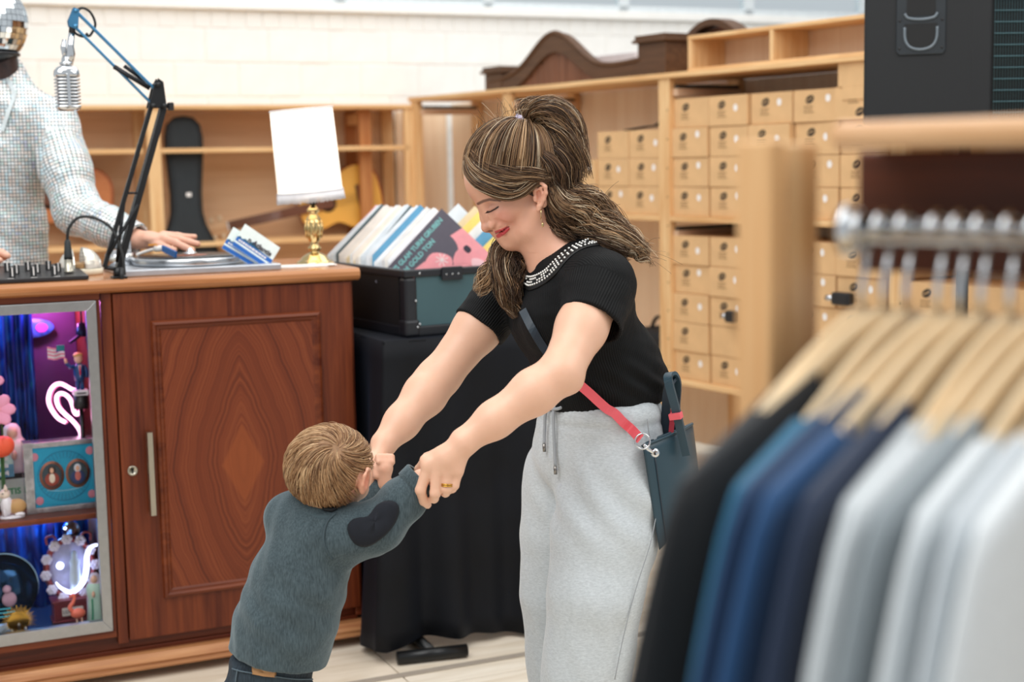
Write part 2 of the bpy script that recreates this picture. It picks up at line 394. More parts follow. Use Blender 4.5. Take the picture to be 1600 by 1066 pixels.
# black gadget on a box edge, dark folded strap on the boxes, black bag on the lower shelf
k = thing('black_clip', 'small black clip lamp with a silver end stuck on a box front', 'clip', FS.w(-.03, -.44, .45+2*.1285+.03), FS.az)
m = MB(); m.box(0, .036, -.06, 0, 0, .05, .008); obj('body', m, plain('black_plastic', '1c1c1e', .45), k); m = MB(); m.cyl((.01, 0, .025), (.01, .018, .025), .012); obj('silver_end', m, plain('silver', 'c9ccd0', .25, 1), k)
k2 = dup(k, FS.w(-.03, -1.06, .45+3*.1285+.02), label='longer black clip lamp with a silver end on a box beside the shirts')
k2.scale = (1, 1.6, 1)
m = MB(); m.strap(catmull([(0, .34, 0), (.0, .2, .012), (0, .1, .02), (0, .06, .06), (0, .03, .11)], 6), .05, .004, (1, 0, 0))
tag(obj('black_strap', m, plain('black_webbing', '211d1c', .8), None, FS.w(.09, .03, 1.178+3*.1285+.003), (0, 0, FS.az)), 'black strap curling up off the cardboard boxes behind the woman', 'strap')
bag = thing('black_bag', 'small black bag on the lower shelf beside the woman', 'bag', FS.w(.05, .06, .45), FS.az)
m = MB(); m.box(0, .25, 0, .3, .001, .19, .03); obj('body', m, plain('black_fabric', '17171a', .8, bump=.2), bag); m = MB(); m.tube(catmull([(.1, .07, .185), (.1, .1, .24), (.1, .18, .24), (.1, .22, .185)], 6), .009); obj('handle', m, plain('black_fabric', '17171a', .8), bag)
gs = MB(); gs.cyl((0, 0, 0), (0, .003, 0), .045, n=28, smooth=False)
q = on(FB, 889, 212, 0); 
tag(obj('green_sticker', gs, plain('green_sticker', '3fb05c', .6), None, FS.w(.437, 1.03, 1.50), (0, 0, FS.az+R(90))), 'round green sticker on the shelf back behind the ponytail', 'sticker')
# ---------------------------------------------------------------- carved wardrobe pediment lying on the shelf top
dk = wood('dark_walnut', '47301f', '63452f', 'Y', 1.2, .5); dkp = wood('dark_walnut_planks', '5d3a26', '845740', 'Z', 1.2, .5)
def pediment(loc, L, Hm, label, rz):
    t = thing('wardrobe_pediment', label, 'pediment', loc, rz)
    def outer(x): s_ = x/L; return .052+.0*s_+Hm*math.exp(-((s_-.47)/.20)**2)+.03*max(0, s_-.72)/.28
    n = 40; up = [(L*i/n, outer(L*i/n)) for i in range(n+1)]
    dn = [(x, max(0.0, z-.075-.02*math.exp(-((x/L-.47)/.2)**2)) if .12 < x/L < .86 else 0.0) for x, z in up]
    m = MB()   # carved scroll frame, as a strip with depth
    for i in range(n):
        (x0, z0), (x1, z1) = up[i], up[i+1]; a0, a1 = dn[i][1], dn[i+1][1]
        m.prism([(x0, a0), (x1, a1), (x1, z1), (x0, z0)], -.03, .02, 'x', xf=Matrix(((1, 0, 0, 0), (0, -1, 0, 0), (0, 0, 1, 0), (0, 0, 0, 1))))
    obj('scroll_frame', m, dk, t)
    m = MB(); m.tube([(-.03, -x, z) for x, z in up], .011, 8); obj('edge_moulding', m, dk, t)
    for i in range(9):
        x0 = L*(.14+i*.08); x1 = x0+L*.078; h = min(outer(x0), outer(x1))-.04
        m = MB(); m.box(-.012, .005, -x1, -x0, 0, max(h, .03), .002); obj('plank', m, dkp, t)
    for x0, h, w_ in ((-.02, .125, .16), (L-.02, .185, .2)):
        m = MB(); m.box(-.035, .3, -(x0+w_), -x0, 0, h-.035, .004); m.box(-.055, .32, -(x0+w_+.02), -x0+.02, h-.0345, h-.02, .004); m.box(-.045, .31, -(x0+w_+.01), -x0+.01, h-.0195, h, .003)
        obj('cornice_block', m, dk, t)
    return t
pediment(FS.w(.10, 1.56, TOP), 1.32, .205, 'dark carved wardrobe pediment with a high curved crest on the shelf', FS.az)
m = MB(); n = 24; L = .62
pts = [(0, -L*i/n, .05+.19*math.sin(math.pi*i/n)) for i in range(n+1)]
t = thing('arched_pediment', 'second dark arched pediment behind the pine tray on the shelf', 'pediment', FS.w(.36, .36, TOP), FS.az)
m.strap(pts, .09, .03, (1, 0, 0)); obj('arch', m, dk, t)
m = MB(); m.prism([(p[1], p[2]-.02) for p in pts]+[(-L, 0), (0, 0)], .01, .03, 'x'); obj('infill', m, dkp, t)
m = MB(); m.box(0, .06, -.62, 0, 0, .14, .004)
tag(obj('wrapped_board', m, plain('pale_wrap', 'd8d0d2', .35), None, FS.w(.26, 1.15, TOP), (0, 0, FS.az)), 'pale wrapped board lying behind the carved pediment', 'board')
# ---------------------------------------------------------------- guitars on the back shelf
gb = thing('guitar_bag', 'tall black guitar bag with a small white tag leaning on the back shelf', 'guitar bag', FB.w(-1.31, .05, .43), FB.az)
prof = [(.0, .62), (.05, .63), (.13, .60), (.19, .50), (.2, .38), (.17, .25), (.19, .12), (.17, 0)]
# outline in (x,z): a wide body below, narrow neck cover, rounded head pocket on top
half = [(0, 1.28), (.05, 1.272), (.085, 1.235), (.098, 1.17), (.097, 1.08), (.088, .97), (.08, .86), (.082, .76), (.1, .69), (.14, .61), (.17, .52), (.18, .4), (.17, .28), (.19, .16), (.17, .03), (.1, .0)]
out = [(x, z) for x, z in half]+[(-x, z) for x, z in reversed(half[1:])]
m = MB(); m.prism(out, -.05, .05, 'y'); gbk = plain('black_nylon', '20262a', .75, 0, .1, 20, .3, 90)
o = obj('body', m, gbk, gb, bevel=.03); m = MB(); m.tube([(x*.97, -.05, z*.995+.003) for x, z in out], .004, 6, closed=True); obj('zip', m, plain('black_zip', '111315', .5), gb)
m = MB(); m.box(-.004, .022, -.0545, -.0505, .845, .865, .001); obj('white_tag', m, whitedot, gb)
gb.rotation_euler = (R(-4), R(1), FB.az)
gold = plain('amber_guitar_top', 'eab04e', .3, 0, .08, 6); dkw = plain('guitar_neck', '6b3f2a', .45, 0, .12, 40)
def guitar(name, label, loc, rot, top, side):
    t = thing(name, label, 'guitar', loc); t.rotation_euler = rot
    hl = [(0, 0), (.11, .01), (.17, .06), (.19, .13), (.17, .2), (.13, .26), (.12, .3), (.135, .36), (.14, .41), (.12, .46), (.07, .49), (0, .5)]
    hp = catmull([(x, z, 0) for x, z in hl], 3); ol = [(p.x, p.y) for p in hp]+[(-p.x, p.y) for p in reversed(hp[1:-1])]
    m = MB(); m.prism(ol, -.04, .05, 'y'); obj('body', m, side, t, bevel=.006)
    m = MB(); m.prism([(x*.97, .015+z*.97-.0005) for x, z in ol], -.0425, -.0402, 'y'); obj('top_plate', m, top, t)
    m = MB(); m.cyl((0, -.0432, .33), (0, -.0427, .33), .05, n=24, smooth=False); obj('sound_hole', m, plain('dark_inside', '2a160e', .8), t)
    m = MB(); m.box(-.07, .07, -.052, -.043, .13, .155, .003); obj('bridge', m, dkw, t)
    m = MB(); m.box(-.027, .027, -.062, -.044, .3, .92, .004); obj('neck', m, dkw, t)
    m = MB(); m.box(-.026, .026, -.066, -.0623, .912, .92, .001); obj('nut', m, whitedot, t)
    m = MB(); m.box(-.036, .036, -.06, -.046, .922, 1.1, .004); obj('headstock', m, wood('pale_headstock', 'b98e66', 'd6b48f', 'Z'), t)
    for s_ in (-1, 1):
        for k_ in range(3):
            m = MB(); m.cyl((s_*.037, -.053, .95+k_*.05), (s_*.066, -.053, .95+k_*.05), .011); obj('tuning_peg', m, plain('pearl_peg', 'd9c3a3', .3), t)
    for k_ in range(6):
        m = MB(); m.cyl((-.02+k_*.008, -.067, .92), (-.024+k_*.0096, -.053, .15), .0008, n=4); obj('string', m, plain('silver', 'c9ccd0', .25, 1), t)
    return t
guitar('acoustic_guitar', 'amber acoustic guitar lying on its side behind the white lamp', FB.w(-.13, .22, 1.275), (R(-6), R(-101), FB.az), gold, plain('red_guitar_side', '9a4a22', .3))
guitar('orange_guitar', 'orange guitar leaning in the back shelf behind the checked jacket', FB.w(-1.66, .24, 1.24), (R(-6), R(-84), FB.az), plain('orange_guitar_top', 'c47a48', .35), plain('orange_guitar_side', 'a85a30', .35))
m = MB(); m.box(0, .2, 0, .26, 0, .012, .001); tag(obj('paper_pile', m, plain('paper_pile', 'e4dfe3', .7), None, FS.w(.05, 1.62, .98), (0, 0, FS.az)), 'thin pile of white paper on the shelf left of the woman', 'paper')
# ================================================================ walnut counter (sideboard on castors)
def walnut_figure():
    t = NT('bookmatched_walnut'); tc = t.n('TexCoord'); sp = t.n('SeparateXYZ'); t.l(tc.outputs['Object'], sp.inputs[0])
    ax = t.math('ABSOLUTE', sp.outputs[0]); az = t.math('ABSOLUTE', t.math('ADD', sp.outputs[2], .03))
    cb = t.n('CombineXYZ'); t.l(ax, cb.inputs[0]); t.l(sp.outputs[2], cb.inputs[2])
    n1 = t.noise(cb.outputs[0], 5, 3, .5)
    q = t.math('ADD', t.math('POWER', t.math('DIVIDE', ax, .20), 1.25), t.math('POWER', t.math('DIVIDE', az, .52), 1.5))
    q = t.math('ADD', q, t.math('MULTIPLY', n1, .26))
    fine = t.noise(None, 30, 4, .7, 0, '1D', t.math('ADD', q, 0)); broad = t.noise(None, 5.0, 2, .5, 0, '1D', q)
    s_ = t.math('ADD', t.math('MULTIPLY', fine, .6), t.math('MULTIPLY', broad, .4))
    c = t.ramp(s_, [(.28, srgb('4a1c0d')), (.5, srgb('6e3118')), (.70, srgb('874525'))])
    heart = t.ramp(t.math('ADD', t.math('DIVIDE', ax, .066), t.math('DIVIDE', az, .125)), [(.86, (1, 1, 1, 1)), (1.0, (0, 0, 0, 1))])
    c2 = t.mix(t.math('MULTIPLY', heart, .6), c, srgb('8e4822'))
    t.base(c2); t.set(Roughness=.4, Specular_IOR_Level=.35); return t.m
wal = wood('walnut', '4a1807', '78381a', 'Z', 1.0, .42); walx = wood('walnut_across', '4c1a08', '793a1b', 'X', 1.0, .42); wald = wood('walnut_dark', '44180b', '6e3018', 'X', 1, .4)
edgew = wood('worn_walnut_edge', '8f5430', 'c08a5c', 'X', 1.2, .35)
CT = 1.132; CD = .52; CL = -1.98
counter = thing('counter', 'walnut sideboard counter with a glazed display door and a figured panel door', 'counter', FC.w(0, 0, 0), FC.az)
def cb(name, x0, x1, y0, y1, z0, z1, mt, c=.002, par=counter): m = MB(); m.box(x0, x1, y0, y1, z0, z1, c); return obj(name, m, mt, par)
prof = [(-.022, CT-.03), (-.027, CT-.022), (-.026, CT-.01), (-.018, CT-.001), (-.008, CT), (CD+.02, CT), (CD+.02, CT-.036), (-.010, CT-.036), (-.016, CT-.033)]
m = MB(); m.prism(prof, CL-.02, .016, 'x'); obj('counter_top', m, wood('counter_top_wood', '9a5f38', 'bd8557', 'X', 1, .22), counter)
cb('side_panel', -.02, 0, .004, CD, .085, CT-.037, wal); cb('side_panel', CL, CL+.02, .004, CD, .085, CT-.037, wal)
cb('back_panel', CL+.021, -.021, CD-.012, CD, .085, CT-.037, wald)
cb('bottom_board', CL+.021, -.021, .02, CD-.013, .085, .125, wald)
cb('top_rail', CL+.021, -.7215, .004, .03, CT-.058, CT-.038, walx); cb('top_rail', -.6915, -.021, .02, .04, CT-.06, CT-.038, walx)
cb('plinth', CL+.03, -.012, .015, .04, .045, .0845, wald)
m = MB(); pr = [(-.03, .062), (-.036, .052), (-.03, .045), (-.034, .036), (-.026, .028), (.05, .028), (.05, .072), (-.018, .072)]
m.prism(pr, CL-.01, .022, 'x'); obj('base_moulding', m, edgew, counter)
cb('stile', -.7205, -.692, .0, .05, .105, CT-.0375, wal)
cb('inner_side', -.7345, -.7215, .05, CD-.013, .1255, CT-.06, wald)
cb('stile', -1.40, -1.37, 0, .05, .105, CT-.0375, wal); cb('inner_side', -1.369, -1.355, .05, CD-.013, .1255, CT-.06, wald)
# panel door
door = cb('door', -.689, -.008, -.006, .014, .113, CT-.04, wal, .0025)
m = MB(); m.box(-.23, .23, -.0025, 0, -.385, .385, 0); obj('figured_panel', m, walnut_figure(), door, (-.347, -.0062, .616))
def frame_moulding(x0, x1, z0, z1, par, mt, w_=.03, y=-.006):
    p = [(0, 0), (.004, .011), (.011, .014), (.016, .008), (.022, .007), (.027, .003), (w_, 0)]
    for a, b, u in (((x0, z0), (x1, z0), (0, 1)), ((x1, z0), (x1, z1), (-1, 0)), ((x1, z1), (x0, z1), (0, -1)), ((x0, z1), (x0, z0), (1, 0))):
        m = MB(); vs = []; d = Vector((b[0]-a[0], b[1]-a[1])).normalized()
        for e, s_ in ((a, 1), (b, -1)):
            for t_, h in p: vs.append((e[0]+u[0]*t_+d.x*s_*t_, y-h, e[1]+u[1]*t_+d.y*s_*t_))
        n = len(p); m.add(vs, [(i, i+1, n+i+1, n+i) for i in range(n-1)]+[(n-1, 0, n, 2*n-1)]); obj('panel_moulding', m, mt, par)
frame_moulding(-.591, -.103, .222, 1.012, door, walx)
brass = plain('nickel', 'b9b3a4', .28, 1, .03)
m = MB(); m.prism([(-.009, -.014), (-.007, -.020), (.007, -.020), (.009, -.014), (.009, 0), (-.009, 0)], .47, .705, 'z'); 
h = obj('handle', m, brass, door, (-.612, -.0185, 0)); m = MB(); m.box(-.005, .005, -.014, 0, .50, .52); m.box(-.005, .005, -.014, 0, .655, .675); obj('standoff', m, brass, h, (0, .0125, 0))
m = MB(); m.lathe([(.0135, 0), (.0145, .002), (.013, .004), (.010, .0035), (.0085, .0015), (.0, .001)], 24, xf=Matrix.Translation((-.659, -.0062, .597)) @ Matrix.Rotation(R(90), 4, 'X')); e = obj('keyhole_plate', m, brass, door)
m = MB(); m.cyl((-.659, -.0085, .6), (-.659, -.0105, .6), .0035, n=10); m.box(-.6605, -.6575, -.0105, -.0085, .5905, .599); obj('keyhole', m, plain('black_hole', '0a0a0a', .9), e)
# left door (mostly out of the frame)
cb('door', CL+.008, -1.372, -.006, .014, .113, CT-.04, wal, .0025)
# glazed door: wood frame, steel frame, pane
gx0, gx1, gz0, gz1 = -1.366, -.7235, .128, 1.098
for (a0, a1, c0, c1) in ((gx0, gx1, gz0, gz0+.02), (gx0, gx1, gz1-.02, gz1), (gx0, gx0+.018, gz0+.02, gz1-.02), (gx1-.010, gx1, gz0+.02, gz1-.02)):
    cb('door_frame_rail', a0, a1, -.004, .02, c0, c1, walx if a1-a0 > .1 else wal)
steel = plain('brushed_steel', 'aeb0b2', .36, 1, .05, 60)
sx0, sx1, sz0, sz1 = gx0+.019, gx1-.011, gz0+.021, gz1-.021; SW = .027
for poly in ([(sx0, sz0), (sx1, sz0), (sx1-SW, sz0+SW+.006), (sx0+SW, sz0+SW+.006)], [(sx0, sz1), (sx1, sz1), (sx1-SW, sz1-SW), (sx0+SW, sz1-SW)], [(sx0, sz0), (sx0, sz1), (sx0+SW, sz1-SW), (sx0+SW, sz0+SW+.006)], [(sx1, sz0), (sx1, sz1), (sx1-SW, sz1-SW), (sx1-SW, sz0+SW+.006)]):
    m = MB(); m.prism(poly, -.010, .012, 'y'); obj('steel_frame', m, steel, counter, bevel=.0015)
t = NT('display_glass'); t.set(Base_Color=(1, 1, 1, 1), Roughness=.0, Transmission_Weight=1.0, IOR=1.12); glassm = t.m
cb('pane', sx0+SW, sx1-SW, .002, .004, sz0+SW+.006, sz1-SW, glassm, 0)
cb('display_shelf', -1.354, -.735, .045, .40, .462, .478, walx)
cb('display_floor', -1.354, -.735, .045, CD-.014, .1255, .136, plain('dark_blue_board', '20304c', .3))
vel = plain('violet_velvet', '43204e', .8, 0, .2, 6)
cb('display_back', -1.354, -.735, .40, .42, .1365, CT-.061, vel)
for x in (-.09, -1.86):
    for y in (.08, CD-.08):
        m = MB(); m.box(x-.03, x+.03, y-.035, y+.035, .0455, .065); m.prism([(y-.028, .046), (y+.028, .046), (y+.02, .012), (y-.02, .012)], x-.02, x+.02, 'x')
        k = obj('castor', m, plain('cream_castor', 'd9d2c4', .5), counter); m = MB(); m.cyl((x-.0245, y, .022), (x+.0245, y, .022), .0215, n=20); obj('castor_wheel', m, plain('black_rubber', '15181a', .6), k)
# ---------------------------------------------------------------- lights of the display (small lamps fixed inside the case)
def point(name, F, p, power, color, rad=.015):
    d = bpy.data.lights.new(name, 'POINT'); d.energy = power; d.color = color; d.shadow_soft_size = rad; o = bpy.data.objects.new(name, d); COL.objects.link(o); o.location = F.w(*p); return o
point('display_lamp_pink', FC, (-.84, .31, 1.052), 3.0, (1, .25, .85)); point('display_lamp_blue', FC, (-1.04, .32, 1.052), 2.6, (.1, .3, 1))
point('display_lamp_cyan', FC, (-.86, .34, .445), 2.2, (.12, .45, 1)); point('display_lamp_violet', FC, (-1.04, .35, .445), 1.6, (.2, .5, 1)); point('display_lamp_front', FC, (-.95, .20, 1.056), .6, (.75, .8, 1)); point('display_lamp_front_low', FC, (-.94, .27, .448), .3, (.7, .85, 1))
GD = 'things in the display cabinet'
def D_(name, label, cat, px, py, b, z=None):
    q = on(FC, px, py, b); return thing(name, label, cat, FC.w(q.x, b, q.z if z is None else z), FC.az)
SH, FLR = .4785, .1365
white_p = plain('white_plastic', 'eeeaf0', .35); pinkp = plain('pink_petal', 'f4a3c4', .6); gold_ = plain('gold', 'd0a24a', .25, 1)
def sub(o, name, mb, mt, **k): return obj(name, mb, mt, o, **k)
# neon flamingo
nt = D_('neon_flamingo', 'glowing pink neon flamingo tube lamp behind the turquoise picture block', 'lamp', 110, 690, .22, SH)
pm = [(780,610),(690,560),(620,470),(580,380),(578,300),(605,220),(655,165),(720,150),(790,180),(850,215),(900,228)]
pn = [(985,395),(960,470),(915,515),(880,480),(865,420),(835,340),(785,285),(725,265),(680,290),(672,350),(700,430),(770,510),(850,580),(920,660),(958,740),(960,850)]
ne = emit('neon_pink', (1, .50, .74, 1), 2.6); nb_ = plain('neon_tube_pink', 'f29abf', .2)
for k, pl in enumerate((pm, pn)):
    pts = []
    for x, y in pl: q = on(FC, x/7.61, 580+y/7.61, .20); pts.append(Vector((q.x, .20, q.z))-FC.l(nt.location))
    m = MB(); m.tube(catmull(pts, 6), .0058, 10); sub(nt, 'neon_tube', m, ne)
    m = MB(); m.tube(catmull([p+Vector((.006, .01, -.004)) for p in pts], 4), .005, 8); sub(nt, 'tube_backing', m, nb_)
m = MB(); m.box(-.05, .06, .0, .05, .0, .02, .004); sub(nt, 'base', m, plain('black_plastic', '1c1c1e', .45))
# picture block
pb = D_('picture_block', 'turquoise picture block with two oval portraits and a silver spine', 'picture', 104, 800, .11, SH+.0005)
m = MB(); m.box(-.082, .082, 0, .05, .016, .185, .002); sub(pb, 'block', m, plain('turquoise_print', '1590b4', .4))
silv = plain('silver_foil', 'c8c8cf', .25, .9, .2, 50)
for z0, z1 in ((0, .0155), (.1855, .2)): m = MB(); m.box(-.082, .082, -.003, .052, z0, z1, .001); sub(pb, 'foil_band', m, silv)
for k in range(6): m = MB(); m.box(-.106+k*.004, -.1025+k*.004, -.004, .052, 0, .202, .0005); sub(pb, 'page_edge', m, silv)
m = MB()
for k in range(40):
    a = 2*math.pi*k/40
    if abs(math.sin(a)) < .12: continue
    p = lambda r: Vector((r*math.cos(a), -.0006, .1+r*.98*math.sin(a))); m.strap([p(.052), p(.071)], .0009, .0008, (-math.sin(a), 0, math.cos(a)))
m.tube([(.072*math.cos(2*math.pi*k/40), -.0004, .1+.0705*math.sin(2*math.pi*k/40)) for k in range(40)], .0006, 5, closed=True); sub(pb, 'sun_rays', m, plain('deep_blue_print', '0d3f6e', .5))['kind'] = 'stuff'
PS = 1.22
for cx, cloak, robe, hair in ((-.034, '8f3d30', 'd8cbb8', '33190f'), (.036, '263a66', 'c06a5e', 'cfd3dc')):
    m = MB(); m.lathe([(.0, .0), (.039, .0), (.041, .0012), (.0, .0015)], 28, xf=Matrix.Translation((cx, -.0002, .104)) @ Matrix.Diagonal((.82, 1, 1, 1)) @ Matrix.Rotation(R(90), 4, 'X')); f_ = sub(pb, 'oval_frame', m, plain('rose_gold', 'c98a72', .35, .6))
    m = MB(); m.ball((cx, -.0018, .104), (.0268, .0006, .034), 20, 10); obj('portrait_ground', m, plain('dusk_print', '33424a', .6), f_)
    m = MB(); m.ball((cx, -.0024, .093), (.020, .0012, .020), 16, 8); obj('portrait_cloak', m, plain('print_'+cloak, cloak, .6), f_)
    m = MB(); m.ball((cx, -.0030, .096), (.009, .0012, .014), 12, 8); obj('portrait_robe', m, plain('print_'+robe, robe, .6), f_)
    m = MB(); m.ball((cx, -.0028, .119), (.0098, .0012, .012), 14, 8); obj('portrait_hair', m, plain('print_'+hair, hair, .6), f_)
    m = MB(); m.ball((cx, -.0036, .1185), (.0056, .001, .0078), 12, 8); obj('portrait_face', m, plain('print_face', 'd9a88a', .6), f_)
for x, z in ((-.078, .16), (.078, .165), (-.07, .035), (.078, .04)):
    m = MB(); m.ball((x if x < 0 else x-.006, -.0008, z), (.011, .0008, .012), 16, 6); sub(pb, 'round_portrait', m, plain('round_print', 'c0788a', .6))
m = MB(); m.tube([(-.05+.0022*i, -.0006, .058+.0012*math.sin(i*2.1)+.00012*(i-22)**2*.1) for i in range(45)], .0006, 5); sub(pb, 'script_squiggle', m, plain('pale_print', 'bfe4ec', .6))
# figurine of a man in a dark suit with a flag, on a slotted white base
fg = D_('suited_figurine', 'small figurine in blue suit and red tie raising a striped flag', 'figurine', 126, 622, .14)
suit = plain('figurine_blue', '1d4a86', .35); skinp = plain('figurine_skin', 'f0c0a4', .5); 
m = MB(); m.box(-.02, .022, -.018, .022, .008, .024, .004); sub(fg, 'base', m, white_p); m = MB(); m.box(-.012, .013, -.0192, -.0178, .014, .0175); sub(fg, 'slot', m, plain('black_plastic', '1c1c1e', .45))
m = MB(); m.lathe([(.02, -.03), (.022, -.02), (.02, .0075)], 20); m.cyl((0, 0, -.03), (0, 0, SH-fg.location.z), .006, n=12); sub(fg, 'base_drum', m, plain('black_plastic', '1c1c1e', .45))
m = MB()
for s_ in (-1, 1): m.tube([(s_*.006, 0, .024), (s_*.006, 0, .055)], [.0055, .006], 10)
sub(fg, 'trousers', m, suit)
m = MB(); m.tube([(0, 0, .05), (0, 0, .07), (0, 0, .09), (0, 0, .098)], [.0135, .0155, .0165, .008], 14); m.tube([(.013, 0, .092), (.02, -.002, .075), (.019, -.004, .058)], [.006, .0055, .005], 8); m.tube([(-.013, 0, .092), (-.024, -.002, .09), (-.034, -.002, .102)], [.006, .006, .005], 8); sub(fg, 'jacket', m, suit)
m = MB(); m.prism([(-.0045, .096), (.0045, .096), (0, .06)], -.017, -.0145, 'y'); sub(fg, 'shirt', m, white_p); m = MB(); m.prism([(-.0018, .094), (.0018, .094), (.0022, .07), (0, .066), (-.0022, .07)], -.0182, -.0172, 'y'); sub(fg, 'tie', m, plain('red_tie', 'd8324a', .4))
m = MB(); m.ball((0, 0, .112), (.0125, .012, .0145)); m.tube([(-.034, -.002, .102), (-.037, -.002, .115)], [.005, .004], 8); sub(fg, 'head_and_hand', m, skinp); m = MB(); m.ball((-.001, .002, .122), (.0135, .0125, .008)); m.ball((-.009, -.004, .1225), (.006, .006, .004)); sub(fg, 'hair', m, plain('figurine_blond', 'e7bb74', .5))
for k in range(7):
    m = MB(); pts = [(-.037-.046*i/8, -.002+.003*math.sin(i*.9), .117+.005*k+.002*math.sin(i*.9+.5)) for i in range(9)]; m.strap(pts if k < 4 else pts[4:], .005, .0012, (0, 0, 1)); sub(fg, 'flag_stripe', m, plain('flag_pink', 'e88aa8', .5) if k % 2 == 0 else white_p)
m = MB(); m.box(-.058, -.037, -.004, -.0005, .138, .154); sub(fg, 'flag_canton', m, plain('flag_teal', '1e8f9a', .5))
fg.rotation_euler = (0, 0, FC.az)
# dog figurine
dg_ = D_('dog_figurine', 'white and tan sitting dog figurine on the display shelf', 'figurine', 19, 812, .10, SH)
m = MB(); m.lathe([(.0, 0), (.034, 0), (.034, .003), (.03, .006), (0, .006)], 20, xf=Matrix.Diagonal((1, .7, 1, 1))); sub(dg_, 'base', m, white_p)
m = MB(); m.ball((.014, 0, .03), (.026, .017, .022)); sub(dg_, 'rump', m, plain('tan_coat', 'c69a62', .5)); m = MB(); m.ball((-.012, 0, .034), (.017, .016, .028)); m.cyl((-.018, -.008, .03), (-.02, -.008, .005), .0055); m.cyl((-.018, .008, .03), (-.02, .008, .005), .0055); m.ball((.02, -.014, .01), (.014, .006, .006)); sub(dg_, 'chest_and_legs', m, white_p)
hd = MB(); hd.ball((-.016, 0, .068), (.015, .0135, .014)); hd.ball((-.029, 0, .064), (.009, .0075, .0065)); hd.lathe([(.0055, 0), (.0035, .009), (0, .017)], 8, xf=Matrix.Translation((-.013, -.008, .077))); hd.lathe([(.0055, 0), (.0035, .009), (0, .017)], 8, xf=Matrix.Translation((-.013, .008, .077))); ho = sub(dg_, 'head', hd, plain('pale_coat', 'ead7c6', .5))
m = MB(); m.ball((-.038, 0, .066), .003); m.ball((-.022, -.0125, .071), .0022); obj('nose_and_eye', m, plain('black_plastic', '1c1c1e', .45), ho)
# lettered cards and the little dome
cd_ = D_('lettered_card', 'pale green card lettered in green behind the dog figurine', 'card', 12, 790, .19, SH)
m = MB(); m.box(-.11, .045, 0, .003, 0, .016); m.box(-.11, .045, -.0, .003, .09, .105); sub(cd_, 'dark_band', m, plain('black_card', '14100f', .7)); m = MB(); m.box(-.11, .045, 0, .003, .016, .09); sub(cd_, 'card', m, plain('mint_paper', 'cfdccf', .7))
lettering('green_word', 'ATLANTIS', .024, plain('green_print', '2f9a5c', .7), cd_, (.038, -.0006, .054), align='RIGHT', bold=.0006); lettering('small_words', '1973', .011, plain('grey_print', '7c8a80', .7), cd_, (.038, -.0006, .029), align='RIGHT')
sd = D_('poster_card', 'small domed blue card with white words above the green lettering', 'card', 5, 745, .15); sd.location = FC.w(on(FC, 4, 750, .15).x, .15, SH+.104)
m = MB(); m.prism([(-.1, 0), (.032, 0), (.032, .045), (.022, .062), (0, .07), (-.1, .07)], 0, .006, 'y'); sub(sd, 'card', m, plain('sea_print', '4a7fa0', .5, 0, .4, 18)); m = MB(); m.prism([(-.1, .036), (.031, .036), (.031, .045), (.021, .061), (0, .069), (-.1, .069)], -.0006, 0, 'y'); sub(sd, 'sky_patch', m, plain('sky_print', 'a9c4c4', .6))
for s_, z_, sz in (('dan', .053, .016), ('lantis', .034, .018), ('ge dj', .013, .014)): lettering('white_words', s_, sz, white_p, sd, (.018, -.0012, z_), align='RIGHT', bold=.0005)
# flowers
def petals(o, c, r, n, mt, tilt=.5, depth=.006):
    for k in range(n):
        a = 2*math.pi*k/n; m = MB(); m.ball((r*.55, 0, 0), (r*.5, r*.36, depth), 10, 6)
        sub(o, 'petal', m, mt, loc=c).rotation_euler = (Matrix.Rotation(R(90), 3, 'X') @ Matrix.Rotation(a, 3, 'Z') @ Matrix.Rotation(-tilt*.5, 3, 'Y')).to_euler()
fl1 = D_('pink_flower', 'pair of big pink artificial blossoms at the left of the display', 'flower', 0, 640, .09)
petals(fl1, (-.01, 0, 0), .050, 7, pinkp); petals(fl1, (-.03, .01, .08), .045, 6, pinkp); m = MB(); m.ball((-.01, -.01, 0), .008); sub(fl1, 'flower_centre', m, plain('yellow_centre', 'e8c35a', .6)); m = MB(); m.tube([(0, .012, 0), (.005, .03, -.06), (.0, .03, fl1.location.z*-1+SH)], .003, 6); sub(fl1, 'stalk', m, plain('green_stalk', '3d6b3a', .6))
fl2 = D_('orange_flower', 'orange artificial tulip below the pink blossoms in the display', 'flower', 2, 698, .10)
m = MB(); m.ball((0, 0, 0), (.034, .03, .03)); sub(fl2, 'petal', m, plain('orange_petal', 'ee5a38', .5)); m = MB(); m.ball((.012, -.012, .004), (.022, .02, .026)); sub(fl2, 'petal', m, plain('orange_petal', 'ee5a38', .5)); m = MB(); m.tube([(0, .02, -.02), (0, .03, -.12), (0, .03, SH-fl2.location.z)], .003, 6); sub(fl2, 'stalk', m, plain('green_stalk', '3d6b3a', .6))
